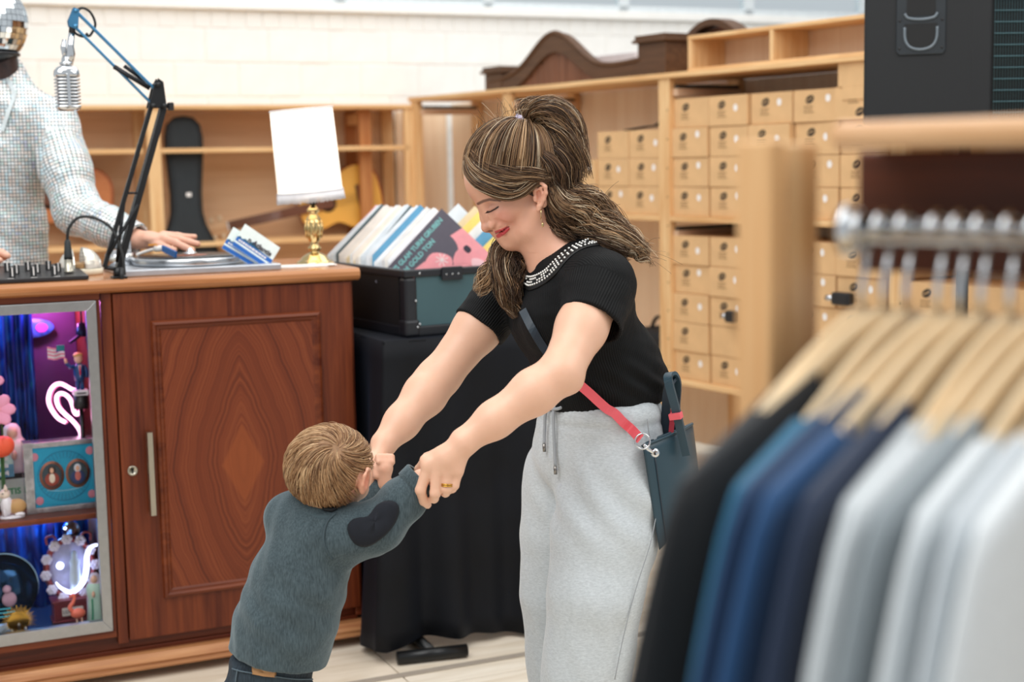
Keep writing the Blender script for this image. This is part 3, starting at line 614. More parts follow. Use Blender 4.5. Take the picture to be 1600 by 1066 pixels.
# robed figures
def robed(name, label, px, py, b, z, H_, mants, rz=0):
    t = D_(name, label, 'figurine', px, py, b, z); t.rotation_euler = (0, 0, FC.az+rz); u = H_
    m = MB(); m.lathe([(0, 0), (.17*u, 0), (.18*u, .04*u), (.15*u, .3*u), (.14*u, .55*u), (.16*u, .72*u), (.13*u, .8*u), (.06*u, .83*u), (0, .84*u)], 18, xf=Matrix.Diagonal((1, .8, 1, 1))); sub(t, 'robe', m, mants[0])
    m = MB(); m.lathe([(.185*u, .02*u), (.165*u, .3*u), (.16*u, .6*u), (.17*u, .74*u), (.11*u, .84*u), (.1*u, .93*u), (.06*u, .99*u), (0, 1.0*u)], 18, xf=Matrix.Translation((0, .035*u, 0)) @ Matrix.Diagonal((1, .85, 1, 1))); sub(t, 'veil', m, mants[1])
    m = MB(); m.ball((0, -.04*u, .895*u), (.062*u, .06*u, .075*u)); m.ball((0, -.14*u, .64*u), (.03*u, .03*u, .06*u)); sub(t, 'face_and_hands', m, skinp)
    m = MB(); m.strap([(-.03*u, -.13*u, .55*u), (-.03*u, -.142*u, .3*u), (-.04*u, -.146*u, .12*u)], .03*u, .006*u, (1, 0, 0)); sub(t, 'sash', m, mants[2]); return t
wht = plain('cream_robe', 'efe6da', .45); blu = plain('pale_blue_veil', 'c6d2ea', .45)
robed('robed_figurine', 'white robed figurine beside the orange flower in the display', 26, 800, .24, SH, .24, (wht, wht, plain('brown_line', '7a4a3a', .5)))
robed('green_sash_figurine', 'white and green robed figurine at the lower right corner of the display', 151, 972, .10, FLR, .155, (plain('mint_robe', 'bcdccb', .45), plain('pearl_veil', 'dccfe0', .4), plain('sash_green', '3f9f78', .5)), R(-20))
# glowing grotto
gr = D_('glowing_grotto', 'glowing oval shrine ringed with white flowers on a plaque base', 'shrine', 117, 970, .17, FLR)
m = MB(); m.box(-.06, .06, 0, .07, 0, .008, .002); m.box(-.055, .055, .004, .066, .0085, .058, .002); m.box(-.06, .06, 0, .07, .0585, .066, .002); sub(gr, 'base', m, plain('rosewood_plastic', '7c2f38', .35))
m = MB(); m.box(-.034, .026, -.0, .0035, .02, .044, .003); sub(gr, 'plaque', m, plain('cream_plaque', 'e2d8cf', .5)); lettering('plaque_word', 'LOURDES', .013, plain('dark_print', '332a35', .6), gr, (-.004, -.0008, .032), depth=.0003)
m = MB(); n = 36; m.tube([(.066*math.cos(2*math.pi*k/n), .04, .15+.085*math.sin(2*math.pi*k/n)) for k in range(n)], .009, 8, closed=True); sub(gr, 'oval_rim', m, plain('copper_rim', '9a4a4a', .3, .6))
m = MB(); m.ball((0, .06, .15), (.062, .02, .08), 24, 14); sub(gr, 'cave_wall', m, plain('pale_cave', 'c3c6e6', .5, 0, .2, 40, .6, 80))
for k in range(11):
    a = R(-60+k*31); x, z = .07*math.cos(a), .15+.088*math.sin(a); fw = []
    for j in range(6): 
        b_ = 2*math.pi*j/6; m = MB() if j == 0 else m; m.ball((x+.009*math.cos(b_), .03, z+.009*math.sin(b_)), (.0075, .004, .0075), 8, 5)
    m.ball((x, .026, z), (.005, .004, .005), 8, 5); sub(gr, 'white_blossom', m, plain('white_blossom', 'f2eefc', .6))
m = MB(); m.tube(catmull([(.082, .012, .215), (.06, .012, .212), (.046, .012, .19), (.042, .012, .15), (.03, .012, .11), (.0, .012, .085), (-.03, .012, .1), (-.045, .012, .12)], 6), [.002+.006*math.sin(math.pi*min(1, (i+2)/44)) for i in range(43)], 8); sub(gr, 'light_crescent', m, emit('crescent_light', (.62, .68, 1, 1), 3))
m = MB(); m.ball((-.03, .02, .165), .011); sub(gr, 'light_bulb', m, emit('crescent_light', (.62, .68, 1, 1), 3))
robe_in = MB(); robe_in.lathe([(0, 0), (.017, 0), (.018, .03), (.014, .065), (.016, .082), (.009, .09), (.0095, .1), (.006, .11), (0, .113)], 16, xf=Matrix.Translation((.012, .028, .09))); sub(gr, 'shrine_figure', robe_in, plain('glow_robe', 'd6e6ee', .4))
for s_ in (-1, 1):
    m = MB(); m.tube(catmull([(s_*.06, .04, .225), (s_*.062, .04, .245), (s_*.045, .04, .25), (s_*.035, .04, .238), (s_*.045, .04, .232)], 5), .0035, 7); sub(gr, 'scroll_ornament', m, plain('copper_rim', '9a4a4a', .3, .6))
# mirror-helmet doll behind the grotto
hb = D_('helmet_doll', 'small doll wearing a mirrored helmet above the glowing shrine', 'doll', 112, 850, .28); dz = hb.location.z-FLR
m = MB(); m.lathe([(.04, -dz), (.04, -.03), (.032, .01), (.012, .022)], 16); sub(hb, 'checked_jacket', m, plain('grey_check', 'a7adb8', .4, 0, .5, 160)); m = MB(); m.ball((0, -.004, .03), (.016, .015, .02)); sub(hb, 'face', m, skinp)
mir = plain('mirror', 'e8eef2', .04, 1, .02)
def mirror_tiles(r, rows, zmin, gap=.08, flat=True, sz=(1, 1, 1)):
    m = MB()
    for j in range(rows):
        t0 = math.pi*(j+gap/2)/rows-math.pi/2; t1 = math.pi*(j+1-gap/2)/rows-math.pi/2
        if math.sin((t0+t1)/2) < zmin: continue
        n = max(4, int(2*rows*math.cos((t0+t1)/2)))
        for i in range(n):
            a0 = 2*math.pi*(i+gap/2)/n; a1 = 2*math.pi*(i+1-gap/2)/n
            vs = [(r*sz[0]*math.cos(t)*math.cos(a), r*sz[1]*math.cos(t)*math.sin(a), r*sz[2]*math.sin(t)) for t, a in ((t0, a0), (t0, a1), (t1, a1), (t1, a0))]; m.add(vs, [(0, 1, 2, 3)])
    return m
m = mirror_tiles(.026, 12, -.2); sub(hb, 'mirror_helmet', m, mir, loc=(0, .002, .042)); m = MB(); m.ball((0, .002, .042), .0252); sub(hb, 'helmet_shell', m, plain('black_plastic', '1c1c1e', .45))
# plastic flamingo, gold sunburst, disc with doll print, red lamp, blue drape, hanging lamp
ff = D_('flamingo_figurine', 'small orange pink flamingo figurine standing in front of the shrine', 'figurine', 123, 974, .075, FLR); fp = plain('flamingo_plastic', 'f47a62', .4)
m = MB(); m.ball((0, 0, .052), (.021, .012, .015)); sub(ff, 'body', m, fp); m = MB(); m.tube(catmull([(-.014, 0, .058), (-.022, 0, .072), (-.012, 0, .086), (-.008, 0, .1), (-.013, 0, .108), (-.02, 0, .1)], 5), [.006]*10+[.005]*10+[.003]*6, 8); sub(ff, 'neck', m, fp)
for x in (-.005, .009): m = MB(); m.tube([(x, 0, .042), (x+.001, -.001, .022), (x, 0, 0)], [.003, .0022, .003], 7); sub(ff, 'leg', m, plain('pale_leg', 'f0c9b0', .5))
sb = D_('sunburst_ornament', 'spiky golden sunburst ornament at the lower left of the display', 'ornament', 30, 990, .075, FLR)
for k in range(30):
    a = R(-25+k*230/29); m = MB(); L = .05 if k % 2 else .043; c_, s_ = math.cos(a), math.sin(a); m.tube([(.012*c_, 0, .05+.012*s_), (L*c_, 0, .05+L*s_)], [.0022, .0005], 5); sub(sb, 'ray', m, gold_)
m = MB(); m.ball((0, 0, .05), (.03, .003, .03), 20, 8); m.box(-.03, .03, -.01, .012, 0, .012, .002); sub(sb, 'disc_and_base', m, gold_)
for x, h_ in ((-.018, .035), (0, .05), (.018, .038)): m = MB(); m.lathe([(0, .012), (.006, .012), (.004, h_-.01), (.005, h_-.004), (0, h_)], 10, xf=Matrix.Translation((x, -.008, 0))); sub(sb, 'little_figure', m, plain('pewter', '8c8a86', .3, 1))
cdm = D_('printed_disc', 'large dark blue disc with a printed doll, lower left of the display', 'disc', 5, 968, .16, FLR+.03)
m = MB(); m.lathe([(0, 0), (.1, 0), (.1, .002), (0, .002)], 48, xf=Matrix.Translation((0, 0, .1)) @ Matrix.Rotation(R(80), 4, 'X')); sub(cdm, 'disc', m, plain('iridescent_disc', '173a5c', .12, .8)); m = MB(); m.tube([(.1*math.cos(2*math.pi*k/48), -.0, .1+.098*math.sin(2*math.pi*k/48)) for k in range(48)], .0016, 6, closed=True); sub(cdm, 'rim', m, plain('clear_rim', '9fc6da', .1))
m = MB(); m.box(-.1, .05, -.02, .02, -.03, .0, .01); sub(cdm, 'stand', m, plain('pale_stand', 'b9c8d6', .5)); m = MB(); m.ball((.018, -.02, .07), (.02, .006, .022)); m.ball((.013, -.022, .1), .012); sub(cdm, 'printed_doll', m, plain('doll_print', 'b893a8', .5))
m = MB(); m.box(-.06, .04, -.0215, -.02, .02, .024); m.box(-.06, .03, -.0215, -.02, .032, .035); m.box(-.06, .02, -.0215, -.02, .043, .046); sub(cdm, 'cyan_lines', m, plain('cyan_print', '5fd6f0', .5)); sub(cdm, 'black_dots', MB().box(.0, .01, -.0215, -.02, .01, .016), plain('black_plastic', '1c1c1e', .45))
rl = D_('red_lamp', 'small glowing red bulb among dark glitter at the left of the lower display', 'lamp', 3, 878, .22)
m = MB(); m.ball((0, 0, 0), .012); sub(rl, 'bulb', m, emit('red_glow', (1, .25, .12, 1), 9)); m = MB(); m.tube([(0, .0, -.012), (0, .01, -.06), (0, .012, FLR-rl.location.z)], .004, 8); sub(rl, 'stem', m, plain('black_plastic', '1c1c1e', .45))
dr = D_('blue_drape', 'shiny blue and turquoise cloth hanging at the back of the upper display', 'cloth', 28, 600, .34)
def iri():
    t = NT('iridescent_blue'); v = t.obj((14, 1, 3)); n = t.noise(v, 3, 3, .5, 1.0); t.base(t.ramp(n, [(.3, srgb('070d33')), (.5, srgb('0d2a70')), (.66, srgb('1458a8')), (.8, srgb('2a9aa0'))])); t.set(Roughness=.25, Metallic=.4); return t.m
irim = iri()
def fold_cloth(w_, z0, z1, nf, amp, name, par, mt):
    m = MB(); nx, nz = 40, 6; vs = []
    for j in range(nz+1):
        for i in range(nx+1): u = i/nx; v = j/nz; vs.append((w_*(u-.5), amp*math.sin(u*nf*6.283+.8*v)*(.4+.6*(1-v)), z0+(z1-z0)*v))
    fs = [(j*(nx+1)+i, j*(nx+1)+i+1, (j+1)*(nx+1)+i+1, (j+1)*(nx+1)+i) for j in range(nz) for i in range(nx)]; m.add(vs, fs, True); return sub(par, name, m, mt)
fold_cloth(.10, SH-dr.location.z, 1.06-dr.location.z, 4, .014, 'cloth', dr, irim)
dr2 = D_('peacock_cloth', 'dark blue peacock coloured cloth behind the lower display figures', 'cloth', 70, 900, .37); fold_cloth(.34, FLR-dr2.location.z, .455-dr2.location.z, 6, .012, 'cloth', dr2, irim)
td = D_('glitter_dish', 'turquoise glittering round dish standing behind the pink blossoms', 'dish', 28, 665, .28, SH)
t = NT('glitter'); v = t.n('TexVoronoi'); v.inputs['Scale'].default_value = 130; t.base(t.ramp(v.outputs[0], [(.12, srgb('d6fff0')), (.3, srgb('12a8a8')), (1, srgb('0a6f86'))])); t.set(Roughness=.2, Metallic=.3)
m = MB(); m.lathe([(0, 0), (.04, .004), (.075, .018), (.08, .024), (.074, .022), (.04, .008), (0, .005)], 36, xf=Matrix.Translation((0, 0, .082)) @ Matrix.Rotation(R(82), 4, 'X')); sub(td, 'dish', m, t.m)
hl = D_('hanging_lamp', 'small dark reading lamp hanging in the top right of the display', 'lamp', 128, 520, .22); m = MB(); m.lathe([(.004, .03), (.012, .026), (.018, .0), (.016, -.01)], 18); sub(hl, 'shade', m, plain('navy_metal', '14204a', .3, .5)); m = MB(); m.tube([(0, 0, .03), (.0, 0, CT-.061-hl.location.z)], .003, 8); sub(hl, 'stem', m, plain('black_plastic', '1c1c1e', .45)); m = MB(); m.box(-.045, -.012, -.02, .0, -.004, .004, .001); o = sub(hl, 'flap', m, plain('navy_metal', '14204a', .3, .5)); o.rotation_euler = (0, R(-35), 0)
ov = D_('blue_oval_reflection', 'blue oval disc standing in for a reflection high at the back of the display', 'plate', 48, 513, .385); m = MB(); m.lathe([(0, 0), (.05, .001), (.06, .006), (.058, .008), (0, .004)], 36, xf=Matrix.Diagonal((1.1, 1, .48, 1)) @ Matrix.Rotation(R(90), 4, 'X')); sub(ov, 'plate', m, plain('blue_reflection', '3a6fd0', .35, 0, .5, 60)); m = MB(); m.ball((.03, -.008, 0), (.018, .002, .014)); sub(ov, 'pink_patch', m, plain('reflected_pink', 'b05ab8', .4))  # solid coloured disc modelled in place of a reflected plate
# ================================================================ on the counter
blackp = plain('black_plastic', '1c1c1e', .45); chrome = plain('chrome', 'd9dcdf', .08, 1, .02); blackm = plain('black_metal', '1d1e20', .35, .3)
# mixer
mx = thing('mixer', 'black audio mixer with rows of fader knobs at the left end of the counter', 'mixer', FC.w(-.745, .02, CT), FC.az)
m = MB(); m.prism([(.0, .001), (.3, .001), (.3, .03), (0, .012)], -.48, 0, 'x'); sub(mx, 'panel', m, plain('mixer_panel', '2c2b2d', .4, .2), bevel=.002)
for i in range(7):
    for j in range(3):
        x = -.085-i*.055+(.018 if j == 1 else 0); y = .04+j*.062; z = .012+.06*y
        m = MB(); m.prism([(-.009, 0), (.009, 0), (.007, .024), (-.007, .024)], -.0075, .0075, 'x'); k = sub(mx, 'fader_knob', m, blackp, loc=(x, y, z+.0005))
        m = MB(); m.box(-.0015, .0015, -.0095, -.0075, .002, .0245); m.box(-.0012, .0012, -.007, .007, .0242, .0248); obj('white_line', m, whitedot, k)
for i in range(6): m = MB(); m.box(0, .016, 0, .005, 0, .0006); sub(mx, 'panel_mark', m, whitedot, loc=(-.09-i*.06, .008, .0126))
# plug and cable
pl = thing('cable_plug', 'silver and black plug standing in the mixer with a looping black cable', 'plug', FC.w(-.787, .09, CT+.0185), FC.az)
m = MB(); m.lathe([(.014, 0), (.0145, .004), (.012, .005), (.012, .034), (.0115, .036)], 20); sub(pl, 'metal_shell', m, plain('nickel', 'b9b3a4', .28, 1, .03)); m = MB(); m.lathe([(.0125, .0362), (.0115, .045), (.008, .085), (.005, .09)], 18); sub(pl, 'boot', m, plain('rubber_boot', '22282a', .6))
def fcl(pts, org): return [Vector((a, b, z))-FC.l(org) for a, b, z in pts]
m = MB(); m.tube(catmull(fcl([(-.787, .09, CT+.105), (-.782, .085, CT+.14), (-.755, .08, CT+.168), (-.715, .06, CT+.166), (-.675, .03, CT+.135), (-.655, .01, CT+.07), (-.653, .0, CT+.01)], pl.location), 8), .0042, 8); sub(pl, 'cable', m, plain('black_cable', '18191a', .5))
# pearly dome with a slot (a bell shaped shell on a base)
dm = thing('pearl_dome', 'small pearly white domed box with a cut slot beside the mixer', 'box', FC.w(-.735, .24, CT), FC.az)
m = MB(); m.lathe([(0, 0), (.06, 0), (.063, .004), (.062, .018), (.058, .0195), (0, .0195)], 32); sub(dm, 'base', m, plain('cream_plastic', 'e6dcc4', .35))
pearl = plain('pearl_shell', 'e9e4d8', .15, .35, .12, 20, Coat_Weight=.6)
def dome(x0, x1, nm):
    m = MB(); vs = []; n, k = 14, 10
    for i in range(k+1):
        x = x0+(x1-x0)*i/k; r = math.sqrt(max(.0, .0605**2-x*x))
        for j in range(n+1): a = math.pi*j/n; vs.append((x, -r*math.cos(a), .02+r*math.sin(a)*.98))
    fs = [(i*(n+1)+j, i*(n+1)+j+1, (i+1)*(n+1)+j+1, (i+1)*(n+1)+j) for i in range(k) for j in range(n)]+[tuple(range(n+1)), tuple(k*(n+1)+j for j in range(n, -1, -1))]
    m.add(vs, fs, False); sub(dm, nm, m, pearl)
dome(-.0605, -.022, 'shell_half'); dome(.006, .0605, 'shell_half'); m = MB(); m.box(-.021, .005, -.045, .05, .02, .035, .003); sub(dm, 'slot_floor', m, plain('warm_brown', 'b08a5e', .5))
# ---------------------------------------------------------------- microphone on a sprung arm
arm = thing('microphone_stand', 'black sprung microphone stand clamped to the counter edge', 'microphone stand', FC.w(-.664, .0, CT), FC.az)
O_ = FC.l(arm.location)
def AP(px, py, b=.03): q = on(FC, px, py, b); return Vector((q.x, b, q.z))-O_
J0a, J0b = AP(163, 418), AP(186, 420); J1a, J1b = AP(236, 166), AP(256, 168)
m = MB(); m.cyl((0, .03, .0), (0, .03, .03), .014); m.box(-.02, .02, -.0, .05, .0, .006, .002); m.cyl((0.002, -.012, -.02), (.002, -.012, .03), .006); sub(arm, 'clamp', m, blackm)
def bar(a, b, w_, nm, mt=blackm): m = MB(); m.strap([a, b], w_, .013, (1, 0, 0)); return sub(arm, nm, m, mt, bevel=.002)
bar(J0b, J1b, .017, 'lower_bar'); bar(J0a, J1a, .012, 'lower_bar'); bar(J0b+Vector((0, .035, .0)), J1b+Vector((0, .035, .0)), .012, 'lower_bar')
m = MB(); m.tube([J0a, J0a+Vector((.03, 0, -.006)), J0b], .006, 8); sub(arm, 'foot_link', m, blackm)
m = MB(); m.tube([J0a.lerp(J1a, .46), J0b.lerp(J1b, .47)], .003, 8); m.tube([J0a.lerp(J1a, .42), J0b.lerp(J1b, .04)+Vector((-.01, 0, 0))], .005, 8); m.tube([J0b.lerp(J1b, .40)+Vector((0, -.012, 0)), J0a.lerp(J1a, .08)+Vector((0, -.012, 0))], .0045, 8); sub(arm, 'spring', m, plain('dark_spring', '242528', .4, .6))
m = MB(); K = AP(246, 140); m.prism([(K.x-.03, K.z-.05), (K.x+.02, K.z-.05), (K.x+.014, K.z+.02), (K.x, K.z+.03), (K.x-.014, K.z+.005)], .012, .016, 'y'); m.prism([(K.x-.03, K.z-.05), (K.x+.02, K.z-.05), (K.x+.014, K.z+.02), (K.x, K.z+.03), (K.x-.014, K.z+.005)], .045, .049, 'y'); m.cyl((K.x-.018, .0, K.z-.045), (K.x-.018, .06, K.z-.045), .007); m.cyl((K.x+.013, .0, K.z-.045), (K.x+.013, .06, K.z-.045), .007); m.cyl((K.x-.002, .0, K.z+.012), (K.x-.002, .06, K.z+.012), .007); j = sub(arm, 'elbow_joint', m, blackm)
m = MB(); m.cyl((K.x+.013, .062, K.z-.042), (K.x+.045, .055, K.z-.045), .006); m.box(K.x+.03, K.x+.046, .04, .06, K.z-.056, K.z-.034, .003); obj('elbow_knob', m, blackp, j)
U0a, U0b = AP(240, 138), AP(237, 162); U1a, U1b = AP(119, 18), AP(117, 42)
bluem = plain('blue_lit_metal', '4b9fd0', .3, .5)
bar(U0a, U1a, .008, 'upper_bar', plain('steel_blue_bar', '4d88b0', .3, .7)); bar(U0b, U1b, .007, 'upper_bar', plain('steel_blue_bar', '4d88b0', .3, .7))
m = MB(); m.cyl(AP(178, 104, .018), AP(234, 138, .018), .0065); m.cyl(AP(194, 103, .045), AP(238, 135, .045), .0055); sub(arm, 'spring_cover', m, plain('dark_spring', '242528', .4, .6))
m = MB(); h0 = AP(117, 15); m.prism([(h0.x-.004, h0.z+.005), (h0.x+.01, h0.z), (h0.x+.004, h0.z-.055), (h0.x-.018, h0.z-.045), (h0.x-.02, h0.z-.03)], .02, .024, 'y'); m.prism([(h0.x-.004, h0.z+.005), (h0.x+.01, h0.z), (h0.x+.004, h0.z-.055), (h0.x-.018, h0.z-.045), (h0.x-.02, h0.z-.03)], .04, .044, 'y'); m.cyl((h0.x, .012, h0.z-.004), (h0.x, .05, h0.z-.004), .005); m.cyl((h0.x-.003, .012, h0.z-.045), (h0.x-.003, .05, h0.z-.045), .006); sub(arm, 'head_bracket', m, plain('steel_blue_bar', '4d88b0', .3, .7))
m = MB(); m.tube(catmull([AP(113, 40), AP(124, 14), AP(140, 18), AP(149, 38), AP(141, 55), AP(136, 55)], 6), .0035, 8); m.tube(catmull([AP(113, 42), AP(118, 52), AP(130, 57), AP(137, 52)], 6), .0035, 8); sub(arm, 'looped_cable', m, plain('black_cable', '18191a', .5))
mic = thing('microphone', 'vintage chrome ribbed microphone hanging from the sprung arm', 'microphone', FC.w(*(on(FC, 107, 172, .03).x, .03, on(FC, 107, 172, .03).z)), FC.az); MO_ = FC.l(mic.location)
def MP_(px, py, b=.03): q = on(FC, px, py, b); return Vector((q.x, b, q.z))-MO_
m = MB(); m.tube([MP_(113, 38), MP_(112, 52)], .008, 14); sub(mic, 'mount', m, blackp)
m = MB(); m.tube([MP_(112, 52), MP_(110, 72), MP_(111, 84), MP_(108, 100)], [.0085, .0095, .0115, .010], 16); sub(mic, 'stem', m, chrome); m = MB(); m.tube([MP_(101, 62, .04), MP_(99, 74, .04), MP_(103, 98, .035)], [.006, .008, .006], 12); sub(mic, 'switch_arm', m, chrome)
m = MB(); m.lathe([(.012, .118), (.017, .12), (.017, .126), (.012, .128), (.011, .14)], 20); sub(mic, 'collar', m, chrome)
def capsule_sec(w_, d_, prof, n=28):
    m = MB(); vs = []; k = len(prof)
    for s_, z in prof:
        for i in range(n):
            a = 2*math.pi*i/n; c_, s2 = math.cos(a), math.sin(a); e = .6
            vs.append((w_*s_*math.copysign(abs(c_)**e, c_), d_*s_*math.copysign(abs(s2)**e, s2), z))
    fs = [(j*n+i, j*n+(i+1) % n, (j+1)*n+(i+1) % n, (j+1)*n+i) for j in range(k-1) for i in range(n)]+[tuple(range(n-1, -1, -1)), tuple((k-1)*n+i for i in range(n))]
    m.add(vs, fs, True); return m
sub(mic, 'core', capsule_sec(.026, .022, [(.85, .0), (1, .01), (1, .08), (.9, .1)]), plain('mic_dark', '50545a', .3, .9))
sub(mic, 'cap', capsule_sec(.032, .026, [(1.02, .088), (1.05, .094), (1.0, .104), (.82, .113), (.5, .117), (.2, .118)]), chrome)
sub(mic, 'bottom_cap', capsule_sec(.032, .026, [(.5, -.004), (.85, -.002), (1.02, .006), (1.05, .012)]), chrome)
for k in range(8): sub(mic, 'rib', capsule_sec(.032, .026, [(.98, .0155+k*.009), (1.06, .0175+k*.009), (1.06, .019+k*.009), (.98, .021+k*.009)]), chrome)
m = MB(); m.box(-.0045, .0045, -.031, -.022, .008, .096, .002); sub(mic, 'centre_bar', m, chrome)
# ---------------------------------------------------------------- turntable
tt = thing('turntable', 'silver turntable with a dotted platter rim and a chrome tone arm', 'turntable', FC.w(-.425, .215, CT), FC.az)
m = MB(); m.box(-.225, .225, -.175, .18, .0005, .019, .003); sub(tt, 'deck', m, plain('silver_deck', 'c6cad0', .3, .7))
al = plain('aluminium', 'd4d7da', .22, 1, .03)
m = MB(); m.lathe([(0, .0195), (.158, .0195), (.161, .0205), (.161, .022), (.165, .023), (.1665, .026), (.1665, .039), (.164, .0415), (.150, .042), (0, .042)], 64); sub(tt, 'platter', m, al)
m = MB()
for k in range(150):
    a = 2*math.pi*k/150
    for z in (.0285, .0325, .0365): m.box(.1655, .1675, -.0016, .0016, z-.0011, z+.0011, 0, xf=Matrix.Rotation(a, 4, 'Z'))
sub(tt, 'strobe_dots', m, plain('strobe_dark', '8a8f96', .3, .8))['kind'] = 'stuff'
m = MB(); m.lathe([(.028, 0), (.045, 0), (.045, .032), (.04, .035), (0, .036)], 24); ta = sub(tt, 'tone_arm_base', m, al, loc=(-.185, .09, .0195))
m = MB(); m.box(-.03, -.024, -.035, .03, .03, .085, .002); m.box(.02, .026, -.035, .03, .03, .085, .002); m.box(-.03, .026, -.036, -.03, .03, .045, .002); obj('gimbal', m, plain('clear_grey', 'b9bdc2', .15, .4), ta); m = MB(); m.cyl((-.02, 0, .06), (.018, 0, .06), .014); m.cyl((0, .01, .06), (-.0, .06, .06), .016); obj('counterweight', m, al, ta)
TT = lambda px, py, b: (lambda q: Vector((q.x, b, q.z))-FC.l(tt.location))(on(FC, px, py, b))
tp = [TT(214, 398, .27), TT(235, 391, .23), TT(248, 389, .2), TT(252, 388, .19)]; m = MB(); m.tube(catmull(tp, 6), .0045, 10); m.tube([TT(243, 389, .21), TT(254, 388, .185)], .009, 12); sub(tt, 'tone_arm', m, whitedot)
m = MB(); m.strap([TT(254, 388, .185), TT(275, 398, .12)], .018, .006, (0, 0, 1)); sub(tt, 'headshell', m, plain('blue_headshell', '1c62a8', .35)); m = MB(); m.strap([TT(248, 387, .2), TT(244, 382, .2), TT(232, 383, .21)], .005, .003, (0, 0, 1)); sub(tt, 'finger_lift', m, plain('orange_tip', 'e89a3a', .4))
rec = thing('vinyl_record', 'dark vinyl record with grooves on the turntable platter', 'record', FC.w(-.425, .215, CT+.0425), FC.az)
t = NT('vinyl'); sp = t.n('SeparateXYZ'); t.l(t.obj(), sp.inputs[0]); r_ = t.math('SQRT', t.math('ADD', t.math('POWER', sp.outputs[0], 2), t.math('POWER', sp.outputs[1], 2))); g_ = t.math('SINE', t.math('MULTIPLY', r_, 2600)); t.set(Base_Color=srgb('16181a'), Roughness=.22); t.bump(g_, .25, .0006)
m = MB(); m.lathe([(0, 0), (.150, 0), (.151, .001), (.150, .002), (0, .002)], 64); sub(rec, 'disc', m, t.m); m = MB(); m.lathe([(0, .0021), (.05, .0021), (.05, .0025), (0, .0025)], 40); sub(rec, 'paper_label', m, plain('rust_label', 'a4664f', .5)); m = MB(); m.lathe([(.02, .0026), (.022, .008), (.014, .012), (.006, .022), (0, .023)], 20); sub(rec, 'centre_adapter', m, chrome)
# flyer cards and slips of paper
blueprint = plain('blue_print', '1f63b5', .5); paleprint = plain('pale_card', 'e6f0ee', .5)
def flyer(px, py, b, w_, h_, roll, lab, words_):
    q = on(FC, px, py, b); t = thing('flyer_card', lab, 'card', FC.w(q.x, b, CT+.001), FC.az); t.rotation_euler = (R(-6), R(roll), FC.az)
    m = MB(); m.box(-w_, 0, 0, .0012, 0, h_); sub(t, 'card', m, paleprint); m = MB(); m.box(-w_, 0, -.0006, 0, h_*.26, h_*.42); m.box(-w_, 0, -.0006, 0, .001, h_*.18); sub(t, 'blue_band', m, blueprint)
    m = MB(); m.prism([(-w_, h_*.42), (-w_*.94, h_*.5), (-w_*.88, h_*.44), (-w_*.8, h_*.52), (-w_*.7, h_*.46), (-w_*.6, h_*.6), (-w_*.5, h_*.5), (-w_*.4, h_*.45), (-w_*.2, h_*.43), (0, h_*.42)], -.0006, 0, 'y'); sub(t, 'skyline', m, plain('teal_skyline', '1d5a78', .5))
    if words_: lettering('dark_words', 'n Atlantis', .021, plain('dark_print', '332a35', .6), t, (-w_*.42, -.0012, h_*.56), bold=.0006); 
    m = MB(); q_ = random.Random(4); x = -w_*.93
    while x < -w_*.2: l_ = q_.uniform(.004, .011); m.box(x, x+l_, -.0012, -.0007, h_*.3, h_*.37); x += l_+.002
    sub(t, 'white_print', m, whitedot); return t
flyer(417, 414, .085, .125, .075, 36, 'front blue and white flyer card leaning on the turntable edge', True)
flyer(401, 413, .095, .120, .072, 33, 'rear blue and white flyer card, mostly hidden by the front one', False)
m = MB(); m.box(-.09, .09, -.03, .06, 0, .002); m.box(-.07, .12, -.02, .05, .0022, .004); tag(obj('paper_slip', m, plain('white_paper', 'efece8', .6), None, FC.w(-.13, .13, CT+.0005), (0, 0, FC.az+R(-6))), 'white paper slips lying flat beside the brass lamp', 'paper')
# ---------------------------------------------------------------- brass table lamp
lp = thing('table_lamp', 'brass table lamp with a glowing white fringed shade on the counter end', 'lamp', FC.w(-.045, .22, CT), FC.az)
bra = plain('polished_brass', 'd6bc86', .13, 1, .05)
m = MB(); m.lathe([(0, 0), (.058, 0), (.059, .004), (.05, .012), (.044, .014), (.040, .022), (.024, .032), (.014, .036), (.0135, .04), (.02, .045), (.021, .051), (.014, .056), (.011, .062), (.018, .074), (.024, .092), (.026, .11), (.0255, .126), (.021, .14), (.013, .15), (.011, .154), (.018, .158), (.020, .165), (.013, .172), (.009, .176), (.009, .185), (0, .185)], 32)
sub(lp, 'stem', m, bra); m = MB()
for k in range(10): a = 2*math.pi*k/10; m.tube([(.0235*math.cos(a), .0235*math.sin(a), .08), (.0268*math.cos(a), .0268*math.sin(a), .108), (.024*math.cos(a), .024*math.sin(a), .134)], [.002, .0035, .002], 6)
sub(lp, 'fluting', m, bra)['kind'] = 'stuff'
m = MB(); m.lathe([(.02, .185), (.012, .19), (.012, .2), (.01, .22), (.01, .25), (0, .25)], 16); sub(lp, 'socket', m, blackp)
sm = MB(); n = 48; TL = Matrix.Translation((-.006, 0, .205)) @ Matrix.Rotation(R(-4.5), 4, 'Y')
sm.lathe([(.098, .0), (.0935, .262)], n, xf=TL); sm.f = sm.f[:n]; sm.sm = sm.sm[:n]; sm.mi = sm.mi[:n]
t = NT('lit_lamp_shade'); t.set(Base_Color=srgb('fff6e8'), Roughness=.8, Emission_Color=srgb('fff4e2'), Emission_Strength=.85); shm = t.m
so_ = sub(lp, 'shade', sm, shm); mo = so_.modifiers.new('solid', 'SOLIDIFY'); mo.thickness = .002
